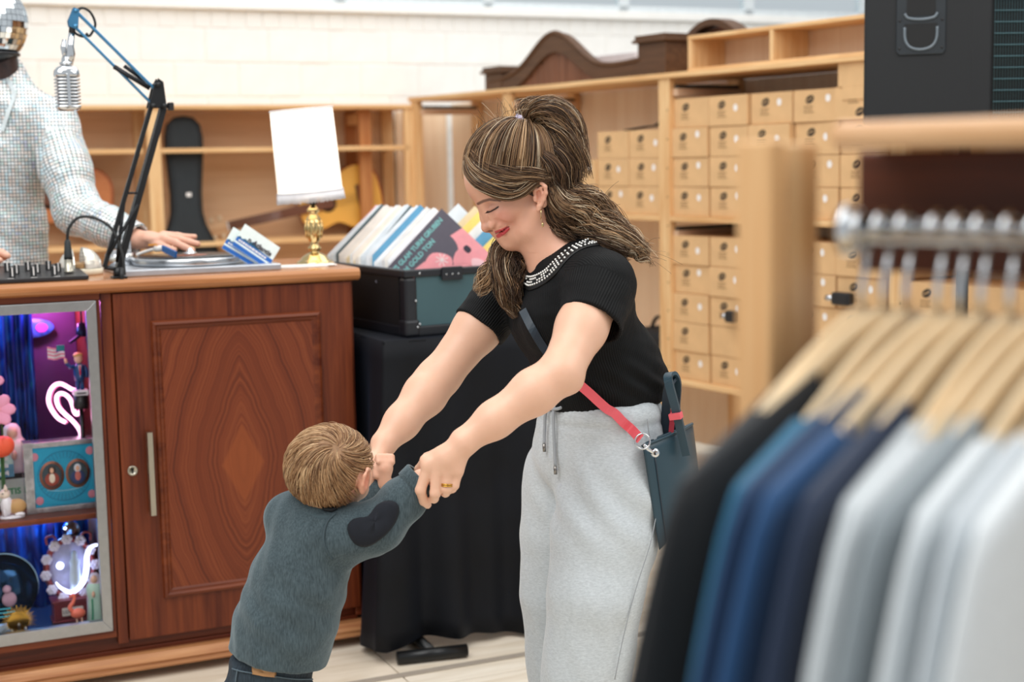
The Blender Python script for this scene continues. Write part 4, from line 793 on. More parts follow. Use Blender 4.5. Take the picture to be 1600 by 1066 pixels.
m = MB(); m.tube([TL @ Vector((.0945*math.cos(a), .0945*math.sin(a), .262)) for a in [2*math.pi*k/n for k in range(n)]], .0025, 6, closed=True); obj('trim_braid', m, plain('white_braid', 'e4e2e4', .8), so_); m = MB(); m.tube([TL @ Vector((.0985*math.cos(a), .0985*math.sin(a), .016)) for a in [2*math.pi*k/n for k in range(n)]], .003, 6, closed=True); obj('trim_braid', m, plain('white_braid', 'e4e2e4', .8), so_)
m = MB(); q_ = random.Random(8)
for k in range(150): a = 2*math.pi*k/150; r_ = .0985; m.tube([TL @ Vector((r_*math.cos(a), r_*math.sin(a), .014)), TL @ Vector(((r_+.004)*math.cos(a), (r_+.004)*math.sin(a), -.012-q_.uniform(0, .004)))], [.0022, .0016], 5)
obj('fringe', m, plain('white_braid', 'e4e2e4', .8), so_)['kind'] = 'stuff'
m = MB(); m.ball((0, 0, .29), .025); sub(lp, 'bulb', m, emit('warm_bulb', (1, .86, .66, 1), 4))
# ================================================================ table under a black cloth, crate of records
TZ = .93; tb = thing('draped_table', 'table hidden under a floor length black cloth beside the counter', 'table', FC.w(.035, -.165, 0), FC.az)
def black_cloth():
    t = NT('black_cloth'); v = t.obj(); n = t.noise(v, 300, 2); n2 = t.noise(v, 6, 3); t.base(t.ramp(n2, [(.3, srgb('040509')), (.7, srgb('0a0d14'))])); t.set(Roughness=.7, Specular_IOR_Level=.25, Sheen_Weight=.06, Sheen_Roughness=.4, Sheen_Tint=srgb('3a5f9a')); t.bump(n, .2, .0006); return t.m
bc = black_cloth(); TWd, TDp = .74, .75
m = MB(); per = [(0, TDp), (0, 0), (TWd, 0), (TWd, TDp)]; path = []; NS = 220; tot = TDp+TWd+TDp
for i in range(NS+1):
    s_ = tot*i/NS
    if s_ < TDp: p = (0, TDp-s_, -1, 0)
    elif s_ < TDp+TWd: p = (s_-TDp, 0, 0, -1)
    else: p = (TWd, s_-TDp-TWd, 1, 0)
    cx = 0
    path.append((p[0], p[1], p[2], p[3], s_))
NZ = 16; vs = []
for j in range(NZ+1):
    v = j/NZ
    for x, y, nx, ny, s_ in path:
        dc = min(abs(s_-TDp), abs(s_-TDp-TWd)); f_ = math.exp(-(dc/.06)**2)
        off = .004+v*(.022+.028*math.sin(s_*21+.6*math.sin(s_*7)+.5*v)+.016*math.sin(s_*47+2))+.05*f_*v**1.2
        dx, dy = nx, ny
        if f_ > .02:
            w_ = .7*f_; (dx, dy) = (nx-w_ if s_ < TDp+.5 and ny != 0 else (nx+w_ if ny != 0 else nx), ny-w_ if nx != 0 else ny)
        vs.append((x+dx*off, y+dy*off, TZ-.001-(TZ-.03-.018*math.sin(s_*9))*v))
w1 = NS+1; m.add(vs, [(j*w1+i, j*w1+i+1, (j+1)*w1+i+1, (j+1)*w1+i) for j in range(NZ) for i in range(NS)], True)
o = sub(tb, 'cloth_skirt', m, bc); mo = o.modifiers.new('solid', 'SOLIDIFY'); mo.thickness = .003
m = MB(); m.box(-.004, TWd+.004, -.004, TDp, TZ-.012, TZ, .004); sub(tb, 'cloth_top', m, bc); m = MB(); m.box(.01, TWd-.01, .01, TDp-.01, TZ-.04, TZ-.0125); sub(tb, 'table_board', m, plain('grey_board', '77736c', .6))
m = MB(); m.cyl((-.015, -.075, .021), (.19, -.105, .021), .019, n=18); m.cyl((.09, -.085, .021), (.12, .5, .021), .017, n=14); q_ = sub(tb, 'trestle_foot', m, plain('black_tube', '1b1c1d', .3, .4))
for x in (.12, TWd-.12): m = MB(); m.cyl((x, .1, .05), (x, .1, TZ-.041), .018); m.cyl((x, TDp-.1, .05), (x, TDp-.1, TZ-.041), .018); sub(tb, 'leg', m, plain('black_tube', '1b1c1d', .3, .4))
# crate
CZ = TZ+.001; CW, CDp, CH = .58, .62, .195
cr = thing('record_crate', 'black folding crate with slate panels full of records on the draped table', 'crate', FC.w(.112, -.135, CZ), FC.az+R(6.5))
cf = plain('crate_black', '14161c', .4); cp = plain('crate_slate', '39565c', .5, 0, .06, 8, .1, 120); cpb = plain('crate_dark_panel', '151517', .45)
def cbx(nm, *a, mt=cf, c=.004): m = MB(); m.box(*a, c); return sub(cr, nm, m, mt)
cbx('floor_panel', .01, CW-.01, .01, CDp-.01, .004, .012)
for y0, y1, s_ in ((0, .022, 1), (CDp-.022, CDp, -1)):
    cbx('rim', 0, CW, y0, y1, CH-.022, CH); cbx('bottom_rail', 0.008, CW-.008, y0+.004, y1-.004, 0, .03); cbx('slate_panel', .04, CW-.04, y0+.007, y1-.008, .0305, CH-.0225, mt=cp, c=0)
for x0, x1 in ((0, .022), (CW-.022, CW)):
    cbx('rim', x0, x1, .0225, CDp-.0225, CH-.022, CH); cbx('bottom_rail', x0+.004, x1-.004, .0225, CDp-.0225, 0, .03); cbx('end_panel', x0+.006, x1-.006, .05, CDp-.05, .0305, CH-.0225, mt=cpb, c=0)
for x0 in (.0035, CW-.0435):
    for y0 in (.0035, CDp-.0435): cbx('corner_post', x0, x0+.04, y0, y0+.04, .001, CH-.0228, c=.008)
    cbx('corner_guard', x0-.004, x0+.044, -.001, .0462, -.0005, .05, c=.008)
cbx('latch', CW*.5-.17, CW*.5-.10, -.006, .0, CH-.036, CH+.004, c=.003); cbx('latch', CW*.5+.10, CW*.5+.17, -.006, 0, CH-.036, CH+.004, c=.003)
m = MB()
for x, z in ((.05, CH-.011), (.036, .105), (.047, .036), (.04, .028), (CW-.05, CH-.011), (CW-.036, .105)): m.ball((x, -.0005, z), (.0035, .0015, .0035), 8, 5)
for k in range(3): m.ball((CW*.5-.155+k*.02, -.0065, CH-.018), (.0025, .001, .0025), 8, 5)
sub(cr, 'rivet', m, al)
# records standing cornerwise in the crate
GR = 'records standing in the crate'; S_ = .302
def sleeve(pk, colour, lab, yaw, roll, grp=GR, art=None, thick=.0045):
    """pk: the upper corner in the counter's frame; the sleeve is a square standing on its lower corner"""
    t = thing('record_sleeve', lab, 'record', FC.w(*pk), FC.az, grp); t.rotation_euler = (R(-9), R(roll), FC.az+R(yaw))
    d = S_*.7071; q = S_
    # local axes: e1 down-left edge, e2 down-right edge, corner at the origin
    P_ = lambda u, v: (-.7071*u+.7071*v, -.7071*u-.7071*v)
    cut = .235
    poly = [P_(0, 0), P_(0, q), P_(q-cut, q), P_(q, q-cut), P_(q, .085), P_(q-.085, 0)]
    m = MB(); m.prism(poly, 0, thick, 'y'); o = sub(t, 'sleeve', m, colour)
    return t, P_
whites = [plain('sleeve_'+c, c, .35) for c in ('eef0f2', 'e3e6ea', 'f3efe8', 'dfe7ee', 'e9e2dc')]
cols = {'yellow': plain('sleeve_yellow', 'f0d676', .4), 'slate': plain('sleeve_slate', '46585e', .4), 'blue': plain('sleeve_blue', '5f9cc0', .4), 'pink': plain('sleeve_pink', 'e7b9b9', .4), 'cream': plain('sleeve_cream', 'e6d3ad', .4)}
cp0, cp1 = on(FC, 690, 326, .05), on(FC, 560, 322, .40)
A0 = Vector((cp0.x, .05, cp0.z)); A1 = Vector((cp1.x+.045, .40, cp1.z)); NR = 44; q_ = random.Random(21)
spec = {6: 'slate', 13: 'blue', 19: 'slate', 25: 'yellow', 30: 'cream', 37: 'slate', 41: 'pink'}
labs = {6: 'slate grey record sleeve just behind the pink cover', 13: 'pale blue record sleeve in the middle of the crate', 19: 'slate record sleeve with white edges left of the blue one', 25: 'yellow record sleeve standing among white sleeves', 30: 'cream record sleeve left of the yellow one', 37: 'slate record sleeve near the brass lamp', 41: 'pale pink record sleeve behind the brass lamp'}
for i in range(1, NR):
    p = A0.lerp(A1, i/NR)+Vector((0, 0, q_.uniform(-.012, .01)))
    c = cols[spec[i]] if i in spec else q_.choice(whites)
    t, P_ = sleeve(p, c, labs.get(i, 'whitish record sleeve, number %d counted back from the pink cover' % i), -12+q_.uniform(-2.0, 2.0), q_.uniform(-3, 2), GR)
    if i not in spec and q_.random() < .6:
        m = MB(); u0 = q_.uniform(.0, .05); pp = [P_(0.012, .012), P_(.012, .26), P_(.05, .29), P_(.29, .05), P_(.29, .012)]; m.prism([P_(.004, .012+u0), P_(.004, .2), P_(.02, .2), P_(.02, .012+u0)], -.0005, 0, 'y'); sub(t, 'edge_print', m, q_.choice([cols['blue'], cols['slate'], cols['cream']]))
t, P_ = sleeve(A0, plain('cover_pink_base', 'ee9ca2', .4), 'record with a pink and plum cover and teal lettering, front of the crate', -12, 0)
pinkpr = plain('cover_pink', 'ef9aa0', .4, 0, .12, 12); palepk = plain('cover_pale_pink', 'f6c6ca', .4); tealpr = plain('cover_teal', '7fb9b8', .4); plum = plain('cover_plum_dark', '352f3d', .4)
def blob(pts, y): m.prism([P_(*p) for p in catmull([(a, b, 0) for a, b in pts], 4, True) for p in [(p.x, p.y)]], y, 0, 'y')
m = MB(); m.prism([P_(0, 0), P_(.302, 0), P_(.302, .055), P_(.2, .062), P_(.12, .075), P_(.06, .07), P_(0, .085)], -.0004, 0, 'y'); blob([(.05, .06), (.12, .05), (.17, .09), (.15, .13), (.09, .14), (.05, .11)], -.0005); blob([(.22, .05), (.28, .05), (.28, .1), (.23, .1)], -.0005); sub(t, 'dark_ground', m, plain('sleeve_plum', '5a5560', .4))
m = MB(); blob([(.09, .29), (.06, .24), (.07, .17), (.1, .14), (.06, .12), (.03, .16), (.02, .22), (.01, .28)], -.0006); blob([(.12, .07), (.09, .12), (.13, .15), (.18, .12), (.17, .08)], -.0008); sub(t, 'cover_shapes', m, pinkpr)
m = MB(); blob([(.1, .22), (.13, .17), (.18, .18), (.17, .24), (.12, .26)], -.001); blob([(.03, .2), (.05, .17), (.07, .2), (.05, .24)], -.001); sub(t, 'cover_highlights', m, palepk)
m = MB(); blob([(.21, .12), (.24, .12), (.24, .16), (.21, .16)], -.0011); blob([(.03, .13), (.045, .13), (.045, .15), (.03, .15)], -.0011); sub(t, 'cover_dark_spots', m, plum)
m = MB(); 
for k in range(4):
    a = math.pi*k/4+.3; c0 = P_(.115, .105); m.strap([(c0[0]-.02*math.cos(a), -.0012, c0[1]-.02*math.sin(a)), (c0[0]+.02*math.cos(a), -.0012, c0[1]+.02*math.sin(a))], .002, .0006, (-math.sin(a), 0, math.cos(a)))
sub(t, 'white_star', m, whitedot)
for s_, off, st, sz in (("DJ'S GLAM TURM GRUBEN", .021, .138, .0205), ("IM GOLD TON", .047, .155, .0215)):
    p = P_(st, off); lettering('cover_lettering', s_, sz, tealpr, t, (p[0], -.0009, p[1]), (0, R(-45), 0), bold=.0008, xscale=.95)
p = P_(.27, .028); m = MB(); m.lathe([(.009, 0), (.0135, 0), (.0135, .001), (.009, .001)], 18, xf=Matrix.Translation((p[0], -.0002, p[1])) @ Matrix.Rotation(R(90), 4, 'X')); p = P_(.26, .062); m.lathe([(.01, 0), (.016, 0), (.016, .001), (.01, .001)], 18, xf=Matrix.Translation((p[0], -.0002, p[1])) @ Matrix.Rotation(R(90), 4, 'X')); sub(t, 'cover_roundels', m, tealpr)
# second row to the right, further back
B0 = on(FC, 790, 345, .0); 
for i, (px, py, b, c, lab) in enumerate(((742, 322, .16, 'cream', 'cream record sleeve in the right row of the crate'), (752, 326, .12, 'yellow', 'orange yellow record sleeve beside the woman in the crate'), (764, 332, .09, None, 'white record sleeve just left of the woman in the crate'), (716, 318, .2, None, 'white record sleeve at the back of the right row'), (776, 340, .05, 'blue', 'pale blue record sleeve half hidden by the woman'), (790, 350, .02, 'yellow', 'yellow record sleeve under the woman\'s chin'))):
    q = on(FC, px, py, b); sleeve(Vector((q.x, b, q.z)), cols[c] if c else whites[i % 5], lab, -12, 2)
# ================================================================ loudspeaker on a stand
sp_ = thing('loudspeaker', 'black loudspeaker with a recessed handle and a mesh grille, top right', 'speaker', (1.335, 4.42, 1.515), R(-4))
sk = plain('speaker_black', '090c10', .6, 0, .08, 40, .15, 260)
plan = [(-.275, .0), (.025, -.06), (.07, -.085), (.48, -.02), (.46, .32), (-.2, .34)]
m = MB(); m.prism(plan, 0, .78, 'z'); sub(sp_, 'cabinet', m, sk, bevel=.008)
def onface(p, q, t): return Vector((p[0]+(q[0]-p[0])*t, p[1]+(q[1]-p[1])*t, 0))
a0, a1 = plan[0], plan[1]; d_ = (Vector(a1)-Vector(a0)).normalized(); rot = math.atan2(d_.y, d_.x)
m = MB(); z0 = .205
m.prism([(-.062, z0), (.062, z0), (.07, z0+.01), (.07, .43), (-.07, .43), (-.07, z0+.01)], -.006, 0, 'y'); hpl = sub(sp_, 'handle_plate', m, plain('handle_black', '1e2429', .4), loc=(onface(a0, a1, .53)), rot=(0, 0, rot), bevel=.003)
m = MB(); m.prism([(-.046, .295), (-.044, .25), (-.03, .228), (0, .22), (.03, .228), (.044, .25), (.046, .295)], -.0075, -.0055, 'y'); m.prism([(-.042, .318), (.042, .318), (.038, .42), (-.038, .42)], -.0075, -.0055, 'y'); obj('handle_recess', m, plain('handle_hollow', '0a0b0d', .7), hpl)
m = MB(); m.tube(catmull([(-.046, -.008, .285), (-.044, -.008, .25), (-.03, -.008, .228), (0, -.008, .22), (.03, -.008, .228), (.044, -.008, .25), (.046, -.008, .285)], 4), .004, 8); m.tube(catmull([(-.046, -.009, .325), (-.036, -.009, .312), (0, -.009, .307), (.036, -.009, .312), (.046, -.009, .325)], 4), .004, 8); obj('handle_lip', m, plain('handle_sheen', '6a747c', .3), hpl)
m = MB()
for x in (-.06, .06):
    for z in (.225, .305): m.cyl((x, -.0065, z), (x, -.008, z), .004, n=8)
stuff(obj('plate_screw', m, blackp, hpl))
g0, g1 = plan[2], plan[3]; gd = (Vector(g1)-Vector(g0)); gl = gd.length; rot2 = math.atan2(gd.y, gd.x)
m = MB(); m.box(.008, gl-.01, -.004, -.0005, .012, .77); gp = sub(sp_, 'grille_backing', m, plain('grille_dark', '0c0f11', .8), loc=(g0[0], g0[1], 0), rot=(0, 0, rot2))
m = MB()
for k in range(23): z = .03+k*.0325; m.tube([(.01, -.007, z), (gl-.012, -.007, z)], .0022, 5)
for k in range(44): x = .012+k*.0083; m.tube([(x, -.0065, .014), (x, -.0065, .768)], .0012, 4)
o = obj('grille_wire', m, plain('grille_teal', '3f5a60', .4, .5), gp); o['kind'] = 'stuff'
m = MB(); m.ball((.075, -.074, .235), .004, 8, 6); sub(sp_, 'small_screw', m, al)
ss = thing('speaker_stand', 'black tripod stand under the loudspeaker, behind the clothes rack', 'stand', (1.40, 4.55, 0))
m = MB(); m.cyl((0, 0, .12), (0, 0, 1.514), .0175); sub(ss, 'pole', m, blackm)
for k in range(3): a = R(40+120*k); m = MB(); m.cyl((.0, 0, .62), (.5*math.cos(a), .5*math.sin(a), .012), .011); sub(ss, 'leg', m, blackm)
# ================================================================ clothes rack in the foreground
FK = Fr(-41.0, (.256, 1.07, 0)); RZ = 1.376
rk = thing('clothes_rack', 'pine clothes rack with a steel rail close to the camera on the right', 'clothes rack', FK.w(0, 0, 0), FK.az)
warm = wood('rack_pine', 'd29a62', 'ecc592', 'Z', 1.0, .5); warmx = wood('rack_pine_shelf', 'c9925f', 'e6bd91', 'X', 1.0, .3)
RT = 1.442
def rb(nm, *a, mt=warm, c=.003): m = MB(); m.box(*a, c); return sub(rk, nm, m, mt)
rb('post', -.075, -.045, -.052, -.030, .0, RT); rb('end_panel', -.070, -.050, -.020, .026, .02, RT-.002); rb('inset_strip', -.068, -.058, -.0295, -.0205, .02, RT-.008, mt=wood('reddish_pine', 'a85f38', 'c0774a', 'Z'))

rb('top_shelf', -.03, 1.1, .0, .36, 1.4345, 1.4545, mt=warmx, c=.008)
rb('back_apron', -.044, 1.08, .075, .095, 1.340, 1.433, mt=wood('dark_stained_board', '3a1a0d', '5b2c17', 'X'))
rb('bracket', .15, .19, .0, .074, 1.405, 1.434); rb('post', 1.05, 1.085, -.03, .03, 0, 1.434)
m = MB(); m.cyl((-.014, 0, RZ), (1.05, 0, RZ), .0095, n=20); sub(rk, 'rail', m, chrome); m = MB(); m.lathe([(.0, 0), (.019, 0), (.019, .006), (.013, .012), (.0, .012)], 20, xf=Matrix.Translation((-.014, 0, RZ)) @ Matrix.Rotation(R(90), 4, 'Y')); sub(rk, 'rail_flange', m, chrome)
hw = plain('hanger_wood', 'f0d6ae', .45, 0, .07, 25)
HK = .068       # rail to crest
def hanger_meshes():
    m = MB(); pts = catmull([(0, -.230, -.093), (0, -.18, -.067), (0, -.10, -.030), (0, -.04, -.008), (0, 0, 0), (0, .04, -.008), (0, .10, -.030), (0, .18, -.067), (0, .230, -.093)], 4)
    m.tube(pts, [.0085+.004*math.sin(math.pi*i/(len(pts)-1)) for i in range(len(pts))], 10, flat=.34, up=(1, 0, 0)); a = m.mesh('wooden_arms', hw)
    m = MB(); pts = [(0, 0, .005), (0, 0, .03), (0, .006, .042)]+[(0, .0155*math.sin(t_), HK-.0025+.0155*-math.cos(t_)) for t_ in [R(40+25*k) for k in range(10)]]
    m.tube(pts, .0026, 8); return a, m.mesh('hook', chrome)
HA, HH = hanger_meshes()
def shirt_mesh(seed, th, yn):
    q = random.Random(seed); ph = [q.uniform(0, 6.28) for _ in range(6)]; NU, NV = 44, 30; vs = []; fs = []
    def top(y, front):
        ay = abs(y); s_ = .004-.36*max(0, ay-.02)
        if ay < yn: s_ = .004-.36*(yn-.02)-(.085 if front else .012)*math.sqrt(max(0, 1-(ay/yn)**2))
        return s_
    for sd in (1, -1):
        for j in range(NV+1):
            v = j/NV
            for i in range(NU+1):
                u = -1+2*i/NU; wv = .246+.105*min(1, v*2.6)**.8-.03*v; y = u*wv; t_ = top(u*.242, sd > 0); 
                zt = t_; z = zt*(1-v)+(-.70)*v
                edge = math.sqrt(max(0, 1-u**4)); fold = .0028*math.sin(u*9+ph[0]+1.5*v)*v**.5+.002*math.sin(u*17+ph[1]-2*v)*min(1, v*2)
                x = sd*(.0012+th*edge**.5*(.75+.25*min(1, v*4)))+fold*edge*(1 if sd > 0 else .9); vs.append((x, y, z))
    w1 = NU+1; off = w1*(NV+1)
    for j in range(NV):
        for i in range(NU): k = j*w1+i; fs += [(k, k+1, k+w1+1, k+w1), (off+k, off+k+w1, off+k+w1+1, off+k+1)]
    for j in range(NV):
        for i in (0, NU): k = j*w1+i; fs.append((k, k+w1, off+k+w1, off+k))
    for i in range(NU):
        if abs(-1+2*(i+.5)/NU)*.242 > yn: fs.append((i, i+1, off+i+1, off+i))
    return MB().add(vs, fs, True)
def cloth(name, c, rough=.85):
    t = NT(name); v = t.obj(); n = t.noise(v, 260, 2); b = srgb(c); t.base(t.ramp(n, [(.3, tuple(x*.88 for x in b[:3])+(1,)), (.7, b)])); t.set(Roughness=rough, Sheen_Weight=.15); t.bump(n, .15, .0004); return t.m
SHIRTS = [(0.0, '0c0f13', 'black'), (.0165, '10151b', 'charcoal black'), (.034, '1a6486', 'teal blue'), (.058, '12355a', 'navy'), (.074, '1d4a78', 'royal blue'), (.090, '1b2b45', 'dark navy'), (.110, 'b9bfc2', 'light grey'), (.128, 'c9cfd2', 'pale grey'), (.145, '8f989d', 'mid grey'), (.162, 'd5dbde', 'whitish grey'), (.18, 'c3cacf', 'silver grey'), (.197, 'dfe4e6', 'off white')]
for i, (s_, c, nm) in enumerate(SHIRTS):
    yaw = R(random.Random(i).uniform(-3, 3)); dy = random.Random(40+i).uniform(-.012, .012)
    pos = FK.w(s_, 0, RZ-HK); YN = (.08, .095, .15, .11, .155, .12, .14, .16, .13, .15, .14, .12)[i]
    h = thing('clothes_hanger', 'wooden clothes hanger with a steel hook holding the %s shirt' % nm, 'hanger', pos, FK.az+yaw, 'wooden hangers on the rail'); put('wooden_arms', HA, h); put('hook', HH, h)
    t = thing('shirt', '%s t-shirt, %s from the left on the rail' % (nm, ('first', 'second', 'third', 'fourth', 'fifth', 'sixth', 'seventh', 'eighth', 'ninth', 'tenth', 'eleventh', 'twelfth')[i]), 'shirt', pos, FK.az+yaw, 'shirts hanging on the rail')
    o = sub(t, 'body', shirt_mesh(i, .0066, YN), cloth('shirt_'+nm.replace(' ', '_'), c))
    c0 = .004-.36*(YN-.02); m = MB(); m.tube([(.0015+.004*math.sin(math.pi*k/12), YN*math.cos(math.pi*k/12), c0-.085*math.sin(math.pi*k/12)) for k in range(13)], .0042, 6); sub(t, 'collar_band', m, cloth('collar_'+nm.replace(' ', '_'), c))
    if nm == 'dark navy': m = MB(); m.box(.008, .0095, -.282, -.262, -.38, -.335, .001); sub(t, 'care_label', m, whitedot)
# ================================================================ implicit surfaces for people and clothes
def npv(*a): return np.array(a, float)
def PP(px, py, Y): return np.array(P(px, py, Y))
class Prim:
    def __init__(s, f, lo, hi, k=.01, op='u'): s.f, s.lo, s.hi, s.k, s.op = f, np.asarray(lo, float), np.asarray(hi, float), k, op
def cap_(a, b, ra, rb=None, k=.015, op='u', cut=None):
    a, b = np.asarray(a, float), np.asarray(b, float); rb = ra if rb is None else rb; ab = b-a; L2 = max(ab @ ab, 1e-12)
    def f(p):
        q = p-a; t = np.clip((q @ ab)/L2, 0, 1); d = np.linalg.norm(q-t[..., None]*ab, axis=-1)-(ra+(rb-ra)*t)
        if cut is not None:
            for c, n in cut: d = np.maximum(d, (p-c) @ n)
        return d
    r = max(ra, rb); return Prim(f, np.minimum(a, b)-r, np.maximum(a, b)+r, k, op)
def ell_(c, r, axes=None, k=.02, op='u'):
    c = np.asarray(c, float); r = np.asarray(r, float); A = np.eye(3) if axes is None else np.asarray(axes, float)   # rows are axes
    def f(p):
        q = (p-c) @ A.T; k0 = np.linalg.norm(q/r, axis=-1); k1 = np.linalg.norm(q/(r*r), axis=-1); return k0*(k0-1)/np.maximum(k1, 1e-9)
    e = np.sqrt(((A*r[:, None])**2).sum(0)); return Prim(f, c-e, c+e, k, op)
def chain_(pts, rad, k=.015, op='u'): return [cap_(pts[i], pts[i+1], rad[i], rad[i+1], k, op) for i in range(len(pts)-1)]
def comb(d, p, k, op):
    if op == 'u': h = np.maximum(k-np.abs(d-p), 0)/k; return np.minimum(d, p)-h*h*k*.25
    if op == 's': p = -p      # 'i' keeps p: intersection
    h = np.maximum(k-np.abs(d-p), 0)/k; return np.maximum(d, p)+h*h*k*.25
def flat(l):
    o = []
    for x in l: o += flat(x) if isinstance(x, (list, tuple)) else [x]
    return o
def sdf_at(prims, pts):
    d = np.full(len(pts), 1.0)
    for p in flat(prims): d = comb(d, p.f(pts), p.k, p.op)
    return d
def march(prims, h, zcut=None, post=None):
    prims = flat(prims); us = [p for p in prims if p.op == 'u']
    lo = np.min([p.lo for p in us], 0)-4*h; hi = np.max([p.hi for p in us], 0)+4*h
    if zcut is not None: lo[2] = zcut
    n = np.ceil((hi-lo)/h).astype(int)+1; D = np.full(n, 1.0, np.float32); ax = [lo[i]+h*np.arange(n[i]) for i in range(3)]
    for p in prims:
        m = p.k+3*h; i0 = np.clip(np.floor((p.lo-m-lo)/h).astype(int), 0, n); i1 = np.clip(np.ceil((p.hi+m-lo)/h).astype(int)+1, 0, n)
        if (i1 <= i0).any(): continue
        sl = tuple(slice(a, b) for a, b in zip(i0, i1)); g = np.stack(np.meshgrid(*[ax[i][i0[i]:i1[i]] for i in range(3)], indexing='ij'), -1)
        D[sl] = comb(D[sl], p.f(g).astype(np.float32), p.k, p.op)
    if zcut is not None: D[:, :, 0] = 1.0
    S = D < 0; c = np.zeros(np.array(n)-1, np.int8)
    for a in (0, 1):
        for b in (0, 1):
            for e in (0, 1): c += S[a:n[0]-1+a, b:n[1]-1+b, e:n[2]-1+e]
    I, J, K = np.nonzero((c > 0) & (c < 8)); N = len(I); m1, m2 = n[1]-1, n[2]-1
    key = (I.astype(np.int64)*m1+J)*m2+K
    cor = {}
    for a in (0, 1):
        for b in (0, 1):
            for e in (0, 1): cor[a, b, e] = D[I+a, J+b, K+e].astype(float)
    acc = np.zeros((N, 3)); cnt = np.zeros(N)
    def edge(p, q):
        d0, d1 = cor[p], cor[q]; ok = (d0 < 0) != (d1 < 0); t = np.where(ok, d0/np.where(ok, d0-d1, 1), 0)
        v = np.array(p)[None]+t[:, None]*(np.array(q)-np.array(p))[None]; acc[ok] += v[ok]; cnt[ok] += 1
    for a in (0, 1):
        for b in (0, 1): edge((0, a, b), (1, a, b)); edge((a, 0, b), (a, 1, b)); edge((a, b, 0), (a, b, 1))
    V = lo+h*(np.stack([I, J, K], 1)+acc/cnt[:, None]); F_ = []
    look = lambda i, j, k: np.searchsorted(key, (i.astype(np.int64)*m1+j)*m2+k)
    for axis in range(3):
        A = S; B = np.roll(S, -1, axis); sl = [slice(1, n[i]-1) for i in range(3)]; sl = tuple(sl)
        for flip in (0, 1):
            M = (A[sl] & ~B[sl]) if not flip else (~A[sl] & B[sl]); e = [x+1 for x in np.nonzero(M)]
            if len(e[0]) == 0: continue
            u, v = (axis+1) % 3, (axis+2) % 3; q = []
            for du, dv in ((-1, -1), (0, -1), (0, 0), (-1, 0)):
                c_ = list(e); c_[u] = e[u]+du; c_[v] = e[v]+dv; q.append(look(*c_))
            q = np.stack(q, 1); F_.append(q[:, ::-1] if flip else q)
    return V, np.concatenate(F_)
def grad(prims, pts, e=.0008):
    g = np.stack([sdf_at(prims, pts+e*np.eye(3)[i])-sdf_at(prims, pts-e*np.eye(3)[i]) for i in range(3)], 1); return g/np.maximum(np.linalg.norm(g, axis=1, keepdims=True), 1e-9)
def near_prims(prims, lo, hi): return [p for p in flat(prims) if ((p.lo-p.k-.01) < hi).all() and ((p.hi+p.k+.01) > lo).all()]
def smooth_mesh(V, Q, it=1, w=.5):
    for _ in range(it):
        acc = np.zeros_like(V); cnt = np.zeros(len(V))
        for a in range(4):
            b = (a+1) % 4; np.add.at(acc, Q[:, a], V[Q[:, b]]); np.add.at(acc, Q[:, b], V[Q[:, a]]); np.add.at(cnt, Q[:, a], 1); np.add.at(cnt, Q[:, b], 1)
        V = V*(1-w)+w*acc/np.maximum(cnt, 1)[:, None]
    return V
def normals(V, Q):
    n = np.cross(V[Q[:, 2]]-V[Q[:, 0]], V[Q[:, 3]]-V[Q[:, 1]]); o = np.zeros_like(V)
    for a in range(4): np.add.at(o, Q[:, a], n)
    return o/np.maximum(np.linalg.norm(o, axis=1, keepdims=True), 1e-12)
def np_mesh(name, V, Q, mats, cols=None, attrs=None):
    me = bpy.data.meshes.new(name); nv, nq, k = len(V), len(Q), Q.shape[1]; me.vertices.add(nv); me.vertices.foreach_set('co', np.asarray(V, np.float32).ravel())
    me.loops.add(nq*k); me.loops.foreach_set('vertex_index', np.asarray(Q, np.int32).ravel()); me.polygons.add(nq); me.polygons.foreach_set('loop_start', np.arange(0, nq*k, k, dtype=np.int32))
    me.polygons.foreach_set('use_smooth', np.ones(nq, bool))
    for m in (mats if isinstance(mats, (list, tuple)) else [mats]): me.materials.append(m)
    if cols is not None: a = me.attributes.new('Col', 'FLOAT_COLOR', 'POINT'); a.data.foreach_set('color', np.asarray(cols, np.float32).ravel())
    for nm, v in (attrs or {}).items(): a = me.attributes.new(nm, 'FLOAT', 'POINT'); a.data.foreach_set('value', np.asarray(v, np.float32).ravel())
    me.update(); me.validate(); return me
def put_world(name, me, parent):     # the mesh holds world coordinates; keep them while parenting to a thing
    o = bpy.data.objects.new(name, me); COL.objects.link(o); o.parent = parent; o.matrix_parent_inverse = parent_inv(parent); return o
def parent_inv(p):
    m = Matrix.Translation(p.location) @ p.rotation_euler.to_matrix().to_4x4()
    q = p.parent
    return m.inverted() if q is None else (m_of(p)).inverted()
def m_of(p):
    m = Matrix.Translation(p.location) @ p.rotation_euler.to_matrix().to_4x4()
    return m if p.parent is None else m_of(p.parent) @ p.matrix_parent_inverse @ m
def hit(prims, px, py, y0, y1=None, off=0.0):    # first surface met looking from the eye; returns point and outward normal
    d = np.array(_f + _X*((px-800)/FPX) - _U*((py-533)/FPX)); d = d/d[1]; e = npv(0, 0, EYE); ys = np.linspace(y0, y1 or y0+.6, 400); pts = e+ys[:, None]*d
    pr = near_prims(prims, pts.min(0)-.02, pts.max(0)+.02); s = sdf_at(pr, pts); i = np.nonzero(s < 0)[0]
    i = i[0] if len(i) else int(np.argmin(s)); y = ys[i]
    if i > 0 and s[i] < 0: y = ys[i-1]+(ys[i]-ys[i-1])*s[i-1]/(s[i-1]-s[i])
    p = (e+y*d)[None]; n = grad(pr, p)[0]; return Vector(p[0]+n*off), Vector(n)
